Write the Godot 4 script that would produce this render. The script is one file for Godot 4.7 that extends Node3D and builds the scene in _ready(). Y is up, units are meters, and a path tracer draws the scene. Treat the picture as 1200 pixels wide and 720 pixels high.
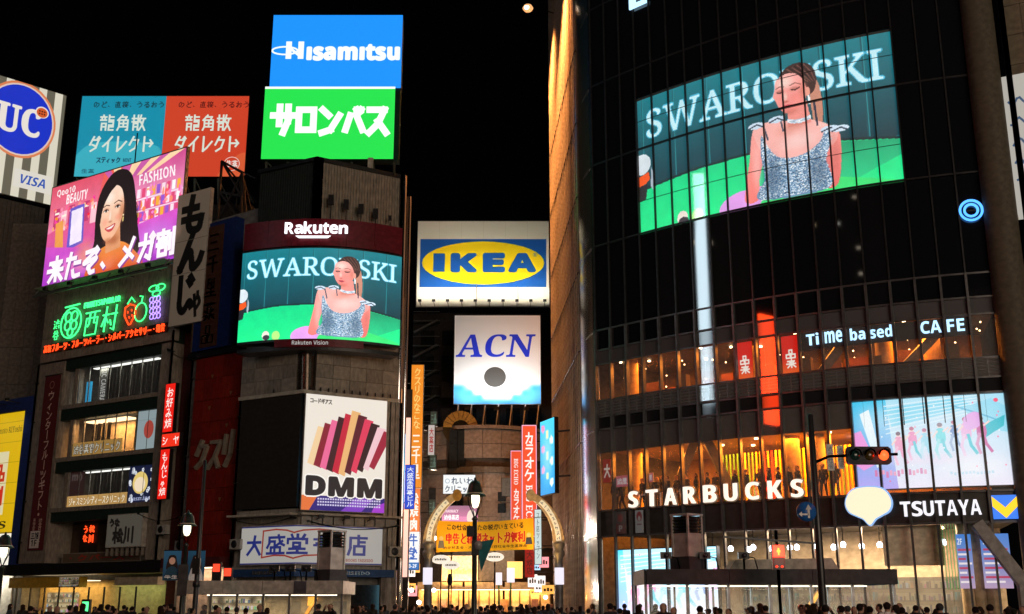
extends Node3D

func _ready() -> void:
	# camera: eye height of a passer-by, tilted up
	var cam := Camera3D.new()
	cam.name = "camera"
	cam.fov = rad_to_deg(2.0 * atan(360.0 / 1320.0))
	cam.near = 0.1
	cam.far = 900
	cam.position = Vector3(0, 1.75, 0)
	cam.rotation.x = atan(349.0 / 1320.0)
	add_child(cam)
	# night sky
	var env := Environment.new()
	var sm := ProceduralSkyMaterial.new()
	sm.sky_top_color = Color(0.004, 0.004, 0.006)
	sm.sky_horizon_color = Color(0.02, 0.016, 0.014)
	sm.sky_curve = 0.1
	sm.ground_bottom_color = Color(0.004, 0.004, 0.004)
	sm.ground_horizon_color = Color(0.01, 0.01, 0.01)
	sm.sun_angle_max = 0.0
	var sky := Sky.new()
	sky.sky_material = sm
	env.background_mode = Environment.BG_SKY
	env.sky = sky
	env.tonemap_mode = Environment.TONE_MAPPER_LINEAR
	env.tonemap_exposure = 1.0
	env.sdfgi_enabled = true
	env.ssao_enabled = true
	env.ssil_enabled = true
	var we := WorldEnvironment.new()
	we.name = "environment"
	we.environment = env
	add_child(we)

	build_ground()
	build_fruit_building()
	build_far_left()
	build_pharmacy()
	build_corner_building()
	build_wall_clutter()
	build_glass_tower()
	build_side_street()
	build_furniture()
	build_crowd()
	build_behind_camera()

func build_ground() -> void:
	var g := PlaneMesh.new()
	g.size = Vector2(700, 700)
	setting("ground", g, M("asphalt", 0.045, 0.045, 0.047, 0.7, 0.0, 1.0, 0.4), Transform3D(Basis(), Vector3(0, -0.02, -60)))
	# crossing stripes and kerbed pavements, just below the frame
	var road := thing("crossing_markings", "white stripes of the pedestrian crossing painted on the dark road", "road marking", flat_at(0, 0, 0))
	for i in 14:
		bx(road, "stripe", M("road_paint", 0.6, 0.6, 0.58, 0.6), -12 + i * 1.8, -11.1 + i * 1.8, -0.02, -0.012, -29, -22)
	setting("pavement", prism([[-60, 60], [-14, 52], [-5, 58], [-5, 100], [-60, 100]], -0.02, 0.12), M("paving", 0.2, 0.19, 0.18))
	setting("pavement", prism([[4, 58], [26, 43], [60, 43], [60, 100], [4, 100]], -0.02, 0.12), M("paving", 0.2, 0.19, 0.18))

func build_behind_camera() -> void:
	# the station front across the crossing, out of view: its glowing wall is added as fill light for every facade
	var st := thing("station_building", "long station building with a huge added fill light wall facing the crossing", "building", Transform3D(Basis(Vector3.UP, PI + 0.35), Vector3(42, 0, 40)))
	bx(st, "body", M("station_grey", 0.3, 0.29, 0.27), -26, 45, 0, 44, -12, -0.5)
	bx(st, "added_fill_wall", glow("added_fill_wall", 0.9, 0.82, 0.74, 2.0), -26, 26, 8, 40, -0.5, 0)
	area("added_fill_light", st.transform * Transform3D(Basis(), Vector3(0, 24, 0.5)), 52, 32, Color(1, 0.88, 0.76), 660.0)
	# block beside the crossing, out of view: its white and red upright signs show in the tower's glass
	var lb := thing("corner_department_store", "dark department store with tall white and red lit upright signs", "building", Transform3D(Basis(Vector3.UP, PI / 2 + 0.3), V(-46, 0, 36.8)))
	bx(lb, "body", M("dark_office", 0.05, 0.05, 0.05, 0.7), -14, 12, 0, 50, -14, -0.6)
	part(lb, "white_sign", extrude(P([-0.2, 21, 0.6, 21, 0.62, 40, 0.3, 43, -0.6, 49, -0.5, 36, -0.35, 30]), 0.5), glow("white_tower_sign", 0.72, 0.9, 1.0, 3.6), Vector3(0, 0, -0.5))
	rng.seed = 91
	for j in 12:
		for i in 11:
			if rng.randf() < 0.16:
				bx(lb, "lit_window", glow("office_window_%d" % (i % 3), 1.0, 0.75 + 0.1 * (i % 3), 0.45 + 0.2 * (i % 3), 2.2), -13 + i * 2.2, -12.4 + i * 2.2, 6 + j * 3.4, 6.5 + j * 3.4, -0.6, -0.55)
	# office tower behind the camera: its scattered lit windows show in the dark upper panes
	var ot := thing("office_tower", "tall dark office tower with scattered lit windows across the crossing", "building", Transform3D(Basis(Vector3.UP, PI * 0.76), Vector3(-40, 0, 22)))
	bx(ot, "body", M("dark_office", 0.05, 0.05, 0.05, 0.7), -16, 16, 0, 90, -16, -0.1)
	for j in 22:
		for i in 13:
			if rng.randf() < 0.1:
				bx(ot, "lit_window", glow("office_window_%d" % (i % 3), 1.0, 0.75 + 0.1 * (i % 3), 0.45 + 0.2 * (i % 3), 2.2), -15.4 + i * 2.4, -14.9 + i * 2.4 + (0.6 if rng.randf() < 0.3 else 0.0), 8 + j * 3.6, 8.4 + j * 3.6, -0.1, -0.05)
	var rs := thing("red_department_sign", "broad red lit upright sign standing out from the department store", "sign", Transform3D(Basis(Vector3.UP, PI / 2 - 0.35), V(-29.1, 0, 29.1)))
	bx(rs, "lit_face", glow("red_tower_sign", 1.0, 0.06, 0.01, 20.0), -1.1, 1.1, 18, 28.5, 0, 0.3)
	bx(rs, "post", M("black_metal", 0.02, 0.02, 0.022, 0.45, 0.3), -0.3, 0.3, 0, 28, -0.4, -0.02)
	area("red_sign_light", rs.transform * Transform3D(Basis(), Vector3(0, 23.2, 0.6)), 2.2, 10, Color(1, 0.1, 0.04), 12.0)
	area("white_sign_light", lb.transform * Transform3D(Basis(), Vector3(0, 35, 0.3)), 1.2, 26, Color(0.85, 0.95, 1), 20.0)

# ---------------------------------------------------------------- basics
var fonts := {}
var mats := {}
var names := {}
var boxes := {}
var rng := RandomNumberGenerator.new()

func V(x: float, y: float, d: float) -> Vector3:
	return Vector3(x, y, -d)

func face(x0: float, d0: float, x1: float, d1: float) -> Transform3D:
	# a frame on the ground whose x runs along a facade, y up and z out of the facade
	var t := Vector2(x1 - x0, d1 - d0).normalized()
	return Transform3D(Basis(Vector3(t.x, 0, -t.y), Vector3.UP, Vector3(t.y, 0, t.x)), V(x0, 0, d0))

func flat_at(x: float, y: float, d: float) -> Transform3D:
	return Transform3D(Basis(), V(x, y, d))

func numbered(n: String) -> String:
	names[n] = names.get(n, 0) + 1
	return n if names[n] == 1 else "%s_%03d" % [n, names[n] - 1]

func thing(called: String, label: String, category: String, xf: Transform3D, group := "") -> Node3D:
	var o := Node3D.new()
	o.name = numbered(called)
	o.transform = xf
	o.set_meta("label", label)
	o.set_meta("category", category)
	if group != "":
		o.set_meta("group", group)
	add_child(o)
	return o

func setting(called: String, mesh: Mesh, m: Material, xf := Transform3D()) -> MeshInstance3D:
	var o := MeshInstance3D.new()
	o.name = numbered(called)
	o.mesh = mesh
	o.material_override = m
	o.transform = xf
	o.set_meta("kind", "structure")
	add_child(o)
	return o

func part(parent: Node3D, called: String, mesh: Mesh, m: Material, pos := Vector3.ZERO, basis := Basis()) -> MeshInstance3D:
	var o := MeshInstance3D.new()
	o.name = called
	o.mesh = mesh
	o.material_override = m
	o.transform = Transform3D(basis, pos)
	parent.add_child(o, true)
	return o

func boxmesh(s: Vector3) -> Mesh:
	var k := "%.3f_%.3f_%.3f" % [s.x, s.y, s.z]
	if not boxes.has(k):
		var b := BoxMesh.new()
		b.size = s
		boxes[k] = b
	return boxes[k]

func bx(parent: Node3D, called: String, m: Material, x0: float, x1: float, y0: float, y1: float, z0: float, z1: float) -> MeshInstance3D:
	return part(parent, called, boxmesh(Vector3(absf(x1 - x0), absf(y1 - y0), absf(z1 - z0))), m, Vector3((x0 + x1) / 2, (y0 + y1) / 2, (z0 + z1) / 2))

func bar(parent: Node3D, called: String, m: Material, a: Vector3, b: Vector3, w: float, t: float) -> MeshInstance3D:
	# a straight bar of section w x t from a to b
	var y := (b - a).normalized()
	var ref := Vector3(0, 0, 1) if absf(y.z) < 0.9 else Vector3(1, 0, 0)
	var x := y.cross(ref).normalized()
	return part(parent, called, boxmesh(Vector3(w, snappedf((b - a).length(), 0.01), t)), m, (a + b) / 2, Basis(x, y, x.cross(y)))

func quad(parent: Node3D, called: String, m: Material, x0: float, x1: float, y0: float, y1: float, z: float) -> MeshInstance3D:
	var q := QuadMesh.new()
	q.size = Vector2(absf(x1 - x0), absf(y1 - y0))
	return part(parent, called, q, m, Vector3((x0 + x1) / 2, (y0 + y1) / 2, z))

func add_tube(st: SurfaceTool, pts: Array, r, n := 8) -> void:
	# a round tube along pts; r is one radius or one for each point
	var rings := []
	var prev := Vector3(0.31, 0.2, 0.93)
	for i in pts.size():
		var p: Vector3 = pts[i]
		var dir: Vector3 = (pts[mini(i + 1, pts.size() - 1)] - pts[maxi(i - 1, 0)]).normalized()
		var u := (prev - dir * prev.dot(dir)).normalized()
		prev = u
		var v := dir.cross(u)
		var rad: float = r[i] if r is Array else r
		var ring := []
		for k in n:
			var a := TAU * k / n
			ring.append([p + (u * cos(a) + v * sin(a)) * rad, u * cos(a) + v * sin(a)])
		rings.append(ring)
	for i in rings.size() - 1:
		for k in n:
			var l := (k + 1) % n
			for c in [[i, k], [i, l], [i + 1, l], [i, k], [i + 1, l], [i + 1, k]]:
				st.set_normal(rings[c[0]][c[1]][1])
				st.add_vertex(rings[c[0]][c[1]][0])
	for e in [0, rings.size() - 1]:
		var cn: Vector3 = (pts[0] - pts[1]).normalized() if e == 0 else (pts[-1] - pts[-2]).normalized()
		for k in range(1, n - 1):
			var t := [0, k + 1, k] if e == 0 else [0, k, k + 1]
			for c in t:
				st.set_normal(cn)
				st.add_vertex(rings[e][c][0])

func tube(pts: Array, r, n := 8) -> Mesh:
	var st := SurfaceTool.new()
	st.begin(Mesh.PRIMITIVE_TRIANGLES)
	add_tube(st, pts, r, n)
	return st.commit()

func lathe(profile: Array, n := 16) -> Mesh:
	# profile: Vector2(radius, height) from the bottom up
	var st := SurfaceTool.new()
	st.begin(Mesh.PRIMITIVE_TRIANGLES)
	st.set_smooth_group(1)
	for i in profile.size() - 1:
		var a: Vector2 = profile[i]
		var b: Vector2 = profile[i + 1]
		for k in n:
			var p := TAU * k / n
			var q := TAU * (k + 1) / n
			var v := [Vector3(a.x * cos(p), a.y, a.x * sin(p)), Vector3(a.x * cos(q), a.y, a.x * sin(q)), Vector3(b.x * cos(q), b.y, b.x * sin(q)), Vector3(b.x * cos(p), b.y, b.x * sin(p))]
			for c in [0, 1, 2, 0, 2, 3]:
				st.add_vertex(v[c])
	st.generate_normals()
	return st.commit()

func extrude(poly: PackedVector2Array, depth: float) -> Mesh:
	# a flat outline given thickness: front face at z = depth
	var st := SurfaceTool.new()
	st.begin(Mesh.PRIMITIVE_TRIANGLES)
	st.set_smooth_group(-1)
	if Geometry2D.is_polygon_clockwise(poly):
		poly = poly.duplicate()
		poly.reverse()
	var t := Geometry2D.triangulate_polygon(poly)
	for i in range(0, t.size(), 3):
		var a := poly[t[i]]
		var b := poly[t[i + 1]]
		var c := poly[t[i + 2]]
		if (b - a).cross(c - a) > 0:
			var s := b
			b = c
			c = s
		for p in [a, b, c]:
			st.add_vertex(Vector3(p.x, p.y, depth))
		for p in [a, c, b]:
			st.add_vertex(Vector3(p.x, p.y, 0))
	for i in poly.size():
		var a := poly[i]
		var b := poly[(i + 1) % poly.size()]
		for p in [Vector3(a.x, a.y, 0), Vector3(b.x, b.y, depth), Vector3(b.x, b.y, 0), Vector3(a.x, a.y, 0), Vector3(a.x, a.y, depth), Vector3(b.x, b.y, depth)]:
			st.add_vertex(p)
	st.generate_normals()
	return st.commit()

func ellipse(cx: float, cy: float, rx: float, ry: float, n := 40) -> PackedVector2Array:
	var p := PackedVector2Array()
	for i in n:
		p.append(Vector2(cx + rx * cos(TAU * i / n), cy + ry * sin(TAU * i / n)))
	return p

func corrugated(length: float, y0: float, y1: float, pitch: float, deep: float) -> Mesh:
	# ribbed sheet: ribs run upward, x along the sheet, z out
	var st := SurfaceTool.new()
	st.begin(Mesh.PRIMITIVE_TRIANGLES)
	st.set_smooth_group(-1)
	var prof := []
	var x := 0.0
	while x < length - 0.001:
		prof.append_array([Vector2(x, deep), Vector2(minf(x + pitch * 0.42, length), deep), Vector2(minf(x + pitch * 0.5, length), 0), Vector2(minf(x + pitch * 0.92, length), 0)])
		x += pitch
	prof.append(Vector2(length, deep))
	for i in prof.size() - 1:
		var a: Vector2 = prof[i]
		var b: Vector2 = prof[i + 1]
		for p in [Vector3(a.x, y0, a.y), Vector3(a.x, y1, a.y), Vector3(b.x, y1, b.y), Vector3(a.x, y0, a.y), Vector3(b.x, y1, b.y), Vector3(b.x, y0, b.y)]:
			st.add_vertex(p)
	st.generate_normals()
	return st.commit()

# ---------------------------------------------------------------- materials
func lin(r: float, g: float, b: float) -> Color:
	return Color(r, g, b).linear_to_srgb()

func noise_tex(key: String, freq: float, lo: float, hi: float, octaves := 4, normal := false) -> NoiseTexture2D:
	if not mats.has(key):
		var n := FastNoiseLite.new()
		n.seed = key.hash() % 1000
		n.frequency = freq
		n.fractal_octaves = octaves
		var t := NoiseTexture2D.new()
		t.width = 512
		t.height = 512
		t.seamless = true
		t.noise = n
		t.as_normal_map = normal
		if not normal:
			var g := Gradient.new()
			g.set_color(0, Color(lo, lo, lo))
			g.set_color(1, Color(hi, hi, hi))
			t.color_ramp = g
		mats[key] = t
	return mats[key]

# a surface of one base colour (linear) with mottling and uneven gloss
func M(key: String, r: float, g: float, b: float, rough := 0.7, metal := 0.0, worn := 1.0, scale := 0.25) -> StandardMaterial3D:
	if not mats.has(key):
		var m := StandardMaterial3D.new()
		m.albedo_color = lin(r, g, b)
		m.roughness = rough
		m.metallic = metal
		m.metallic_specular = 0.3 if metal < 0.2 and rough > 0.3 else 0.5
		if worn > 0.0:
			m.albedo_texture = noise_tex("mottle" if worn < 1.5 else "streak", 0.02, 0.72 if worn < 1.5 else 0.62, 1.0, 5)
			m.uv1_triplanar = true
			m.uv1_world_triplanar = true
			m.uv1_scale = Vector3(scale, scale * (0.25 if worn >= 1.5 else 1.0), scale)
			m.roughness_texture = noise_tex("gloss", 0.03, 0.75, 1.0, 4)
		mats[key] = m
	return mats[key]

func glow(key: String, r: float, g: float, b: float, energy := 1.0) -> StandardMaterial3D:
	if not mats.has(key):
		var m := StandardMaterial3D.new()
		m.albedo_color = lin(r * 0.5, g * 0.5, b * 0.5)
		m.roughness = 0.4
		m.emission_enabled = true
		m.emission = lin(r, g, b)
		m.emission_energy_multiplier = energy
		mats[key] = m
	return mats[key]

# a print: glows of itself when energy > 0, else plain paint
func print_mat(key: String, im: Image, energy := 0.0, rough := 0.5) -> StandardMaterial3D:
	var t := ImageTexture.create_from_image(im)
	var m := StandardMaterial3D.new()
	m.roughness = rough
	m.texture_repeat = false
	if energy > 0.0:
		m.albedo_color = lin(0.04, 0.04, 0.04)
		m.emission_enabled = true
		m.emission_operator = BaseMaterial3D.EMISSION_OP_MULTIPLY
		m.emission = Color.WHITE
		m.emission_texture = t
		m.emission_energy_multiplier = energy
	else:
		m.albedo_texture = t
	mats[key] = m
	return m

func pane(key: String, r: float, g: float, b: float, a: float) -> StandardMaterial3D:
	if not mats.has(key):
		var m := StandardMaterial3D.new()
		m.albedo_color = Color(lin(r, g, b), a)
		m.transparency = BaseMaterial3D.TRANSPARENCY_ALPHA
		m.roughness = 0.03
		m.metallic_specular = 0.6
		mats[key] = m
	return mats[key]

# ---------------------------------------------------------------- lights
func area(called: String, xf: Transform3D, w: float, h: float, c: Color, e: float) -> void:
	# an area light that shines along +z of xf
	var l := AreaLight3D.new()
	l.name = numbered(called)
	l.area_size = Vector2(w, h)
	l.light_color = c
	l.light_energy = e * 4.0
	l.shadow_enabled = true
	l.transform = xf * Transform3D(Basis(Vector3.UP, PI), Vector3.ZERO)
	add_child(l)

func spot(called: String, at: Vector3, to: Vector3, angle: float, c: Color, e: float, size := 0.15) -> void:
	var l := SpotLight3D.new()
	l.name = numbered(called)
	l.light_color = c
	l.light_energy = e
	l.spot_angle = angle
	l.spot_angle_attenuation = 0.8
	l.spot_range = 80
	l.spot_attenuation = 2.0
	l.light_size = size
	l.shadow_enabled = true
	add_child(l)
	var up := Vector3.UP if absf((to - at).normalized().y) < 0.98 else Vector3.RIGHT
	l.look_at_from_position(at, to, up)

func omni(called: String, at: Vector3, c: Color, e: float, size := 0.1) -> void:
	var l := OmniLight3D.new()
	l.name = numbered(called)
	l.light_color = c
	l.light_energy = e
	l.omni_range = 60
	l.omni_attenuation = 2.0
	l.light_size = size
	l.shadow_enabled = true
	l.position = at
	add_child(l)

# ---------------------------------------------------------------- lettering
func font(which: String) -> SystemFont:
	if not fonts.has(which):
		var f := SystemFont.new()
		f.font_names = PackedStringArray(["Droid Serif" if which.begins_with("serif") else "Droid Sans Mono" if which == "mono" else "Droid Sans"])
		f.font_weight = 700 if which.ends_with("bold") else 400
		fonts[which] = f
	return fonts[which]

func text_arrays(s: String, which: String, depth: float) -> Array:
	var t := TextMesh.new()
	t.font = font(which)
	t.font_size = 64
	t.pixel_size = 0.02
	t.curve_step = 2.0
	t.depth = depth
	t.text = s
	return t.get_mesh_arrays()

func letter_mesh(s: String, which: String, w: float, h: float, depth: float) -> Mesh:
	# the ink of s stretched to w x h, its lower left corner at the origin, back at z = 0
	var a := text_arrays(s, which, 0.2)
	var v: PackedVector3Array = a[Mesh.ARRAY_VERTEX]
	var lo := v[0]
	var hi := v[0]
	for p in v:
		lo = lo.min(p)
		hi = hi.max(p)
	var k := Vector3(w, h, depth) / (hi - lo)
	for i in v.size():
		v[i] = (v[i] - lo) * k
	a[Mesh.ARRAY_VERTEX] = v
	a[Mesh.ARRAY_TANGENT] = null
	a[Mesh.ARRAY_TEX_UV] = null
	var m := ArrayMesh.new()
	m.add_surface_from_arrays(Mesh.PRIMITIVE_TRIANGLES, a)
	return m

func letters(parent: Node3D, s: String, which: String, m: Material, x0: float, y0: float, w: float, h: float, z: float, depth: float) -> void:
	# each letter a part; h is the cap height, the whole word is w wide
	var f := font(which)
	var adv := []
	var total := f.get_string_size(s, HORIZONTAL_ALIGNMENT_LEFT, -1, 64).x
	for i in s.length():
		adv.append(f.get_string_size(s.substr(0, i), HORIZONTAL_ALIGNMENT_LEFT, -1, 64).x / total)
	adv.append(1.0)
	var cap := ink("H", which)
	for i in s.length():
		if s[i] == " ":
			continue
		var b := ink(s[i], which)
		var k := h / cap.size.y
		var yy := y0 + (b.position.y - cap.position.y) * k
		part(parent, "letter", letter_mesh(s[i], which, w * (adv[i + 1] - adv[i]) * 0.9, b.size.y * k, depth), m, Vector3(x0 + w * adv[i], yy, z))

func ink(s: String, which: String) -> Rect2:
	# the ink box of a letter, measured from the baseline of a reference H
	var a := text_arrays("H" + s, which, 0.0)
	var v: PackedVector3Array = a[Mesh.ARRAY_VERTEX]
	var hv: PackedVector3Array = text_arrays("H", which, 0.0)[Mesh.ARRAY_VERTEX]
	var hw := 0.0
	var base := 1e9
	for p in hv:
		base = minf(base, p.y)
	var left := 1e9
	for p in v:
		left = minf(left, p.x)
	var hl := 1e9
	var hr := -1e9
	for p in hv:
		hl = minf(hl, p.x)
		hr = maxf(hr, p.x)
	hw = left + (hr - hl) + 0.001
	var lo := Vector2(1e9, 1e9)
	var hi := Vector2(-1e9, -1e9)
	# vertices of the H come first
	for i in range(hv.size(), v.size()):
		var p := Vector2(v[i].x, v[i].y)
		lo = lo.min(p)
		hi = hi.max(p)
	return Rect2(lo.x, lo.y, hi.x - lo.x, hi.y - lo.y)

# Japanese lettering: strokes on a grid of ten by ten, x then y downward; a leading ~ means flowing curves
const GLYPH := {
	"サ": "0393 3036 707559", "ロ": "1181881811", "ン": "1143 195893", "ハ": "3218 6298", "パ": "3318 6398 7181726171", "ス": "11815619 5599",
	"タ": "4015 32826729 3566", "イ": "805316 5359", "レ": "20295793", "ク": "4015 32826729", "ト": "3039 3386", "→": "2029 2494 7294 9476",
	"テ": "2080 0393 535639", "ツ": "1124 4154 917639", "フ": "11817539", "ル": "313519 606895", "ー": "0595", "｜": "5059", "ラ": "2080 13837639",
	"シ": "1132 1435 195893", "ア": "119164 535629", "セ": "049275 303898", "リ": "2126 707649", "ウ": "5052 1412928649", "キ": "1382 0695 4069",
	"カ": "13837958 404419", "オ": "0393 606948 6318", "ケ": "3005 2393 636639", "ニ": "2272 0898", "メ": "805619 3387", "ミ": "2182 2475 1789",
	"コ": "118188 1898", "ヒ": "202898 2483", "マ": "118156 4478", "ネ": "5051 128217 5559 6597", "ヤ": "049275 3159", "ナ": "0393 505529",
	"の": "~52462816143152838659", "ど": "~3044 8235274989 7182 8091", "う": "~3061 1453847749", "る": "~217116548679494768", "お": "~1363 30381826658769 7294",
	"も": "~4036497986 1363 1666", "ん": "~50194556698896", "じ": "~3037598798 7182 8091", "や": "~15628466 3159 6062", "た": "~1262 3019 6494 576999",
	"ぞ": "~2171158447475979 7182 8091", "み": "~21513718164598 7459", "れ": "~2029 033207 33626897", "い": "~111638 7286", "わ": "~2029 033307 34739669",
	"こ": "~2181 252888", "が": "~13837958 404419 7091 8292", "き": "~2282 2575 4079 284989", "て": "~1181444789", "と": "~3044 8235274989", "か": "~13837958 404419 7294",
	"あ": "~1272 4048 74381735758859", "な": "~1262 4016 7394 6468494799", "に": "~2029 5181 454888", "、": "1728", "・": "4455",
	"龍": "2021 0141 1213 3233 0343 1519 154549 1747 606393 6191 649496666999 7797", "角": "4013 317163 232719 23838979 2585 2787 5357",
	"散": "0252 1014 4044 0454 1519 154549 1747 6054 6292 827659 6499", "直": "1181 5053 3337 337377 3575 3777 141999",
	"接": "0232 202918 0635 6061 4191 5253 8283 4494 655789 8649 4696", "生": "2004 2282 1585 0999 5059",
	"薬": "0191 3032 6062 3363663633 1425 8475 0797 5659 4719 6799", "来": "1282 3344 7364 0595 5059 5519 5599",
	"割": "3031 02016162 1353 1454 0565 3236 1656591916 7277 909989", "渋": "0112 0415 0926 6064 6292 4244 3494 4657 3859 9687 8799",
	"谷": "3013 6083 5206 5296 3676793936", "西": "0191 1383891913 313526 616585", "村": "0343 2029 2307 2446 5393 808968 5567",
	"高": "5051 0191 3262643432 19158589 3666683836", "級": "200223 320545 2529 0708 4748 5181749459 6159 6599",
	"雑": "014143 2004 0545 2429 2608 2648 6054 6269 6292 6494 6696 6999 8289", "貨": "2003 2224 505393 8152 2575782825 2676 3819 6889",
	"三": "1181 2575 0999", "千": "7021 0494 5159", "里": "2070752520 2272 5059 1787 0999", "品": "3060643430 0545490905 5595995955",
	"大": "0393 504509 5499", "盛": "1191 111406 134345 607495 8355 2629 267679 4649 0999", "堂": "5052 2032 8072 04029294 3464663634 1787 5659 0999",
	"書": "217173 0292 2373 1484 5055 0595 2676792926 2777", "店": "5051 1191 111609 5255 5383 3585893935", "商": "5051 0191 3243 7263 19138389 3526 6576 3666683836",
	"事": "0191 2272742422 158587 0696 1787 505949", "ビ": "202898 2483 7081 8191", "申": "1181861611 1383 5059", "告": "2013 2181 5054 0494 2676792926",
	"納": "200223 320545 2529 0708 59529299 707456 7486", "税": "3001 0343 2129 2407 2446 6071 9081 5292955552 656749 858999",
	"便": "2004 2329 3191 4282854542 4484 615739 4699", "利": "3001 0343 2129 2407 2446 6267 909979", "社": "2021 031305 124305 2529 5393 7079 4999",
	"会": "5004 5094 3464 1686 462979 6789", "肉": "19128289 5035 5275 5538 5578", "牛": "2004 2282 0595 5059", "繁": "2003 1161 0555 1353 6054 8264 6194 4667 5938 0999 5659 2849",
	"松": "0343 2029 2307 2446 6154 7194 745888 8699", "川": "101609 4148 8089", "好": "201549 423609 0343 519173 737968 5595", "焼": "202509 2548 0214 4234 5191 7072 4393 5595 656749 858898",
	"年": "2004 2282 2585 0696 5059 2526", "階": "1019 105355 6090 6265 9295 6494 5696995956", "美": "2031 7061 1282 2474 1686 5056 0797 4719 6799", "容": "5051 03019193 3324 7384 5026 5286 3666693936", "街": "2003 2306 1519 4262 3464 5054 3666 5659 3969 7292 7494 848979",
}
const VOICED := {"ダ": "タ", "バ": "ハ", "ギ": "キ", "ガ": "カ", "ジ": "シ", "デ": "テ", "ド": "ト", "ゲ": "ケ", "ボ": "ハ", "ぎ": "き", "プ": "フ"}
const SMALL := {"ィ": "イ", "ッ": "ツ", "ャ": "ヤ", "ゃ": "や", "ョ": "コ"}

func strokes(ch: String) -> Array:
	# polylines of a character in a unit square, y downward
	var k := 1.0
	var off := Vector2.ZERO
	var extra := ""
	if SMALL.has(ch):
		ch = SMALL[ch]
		k = 0.68
		off = Vector2(0.1, 0.3)
	if VOICED.has(ch):
		ch = VOICED[ch]
		extra = " 7182 8091"
	var src: String = GLYPH.get(ch, "")
	var flow := src.begins_with("~")
	var out := []
	for piece in (src.trim_prefix("~") + extra).split(" ", false):
		var line := PackedVector2Array()
		for i in range(0, piece.length() - 1, 2):
			line.append(off + k * Vector2(0.05 + 0.1 * int(piece[i]), 0.05 + 0.1 * int(piece[i + 1])))
		if line.size() < 2:
			continue
		if flow and line.size() > 2:
			var c := Curve2D.new()
			for i in line.size():
				var tan := (line[mini(i + 1, line.size() - 1)] - line[maxi(i - 1, 0)]) / 6.0
				c.add_point(line[i], -tan, tan)
			line = c.tessellate(3, 6)
		out.append(line)
	return out

func glyph_tubes(st: SurfaceTool, s: String, x0: float, y0: float, w: float, h: float, r: float, z := 0.0, shear := 0.0) -> void:
	# neon: tubes along the strokes, the cells side by side in w x h above (x0, y0)
	var cell := w / s.length()
	for i in s.length():
		for line in strokes(s[i]):
			var pts := []
			for p in line:
				pts.append(Vector3(x0 + cell * (i + 0.06 + p.x * 0.88) + shear * (1 - p.y) * h, y0 + h * (1.0 - p.y), z))
			add_tube(st, pts, r, 6)

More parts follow.
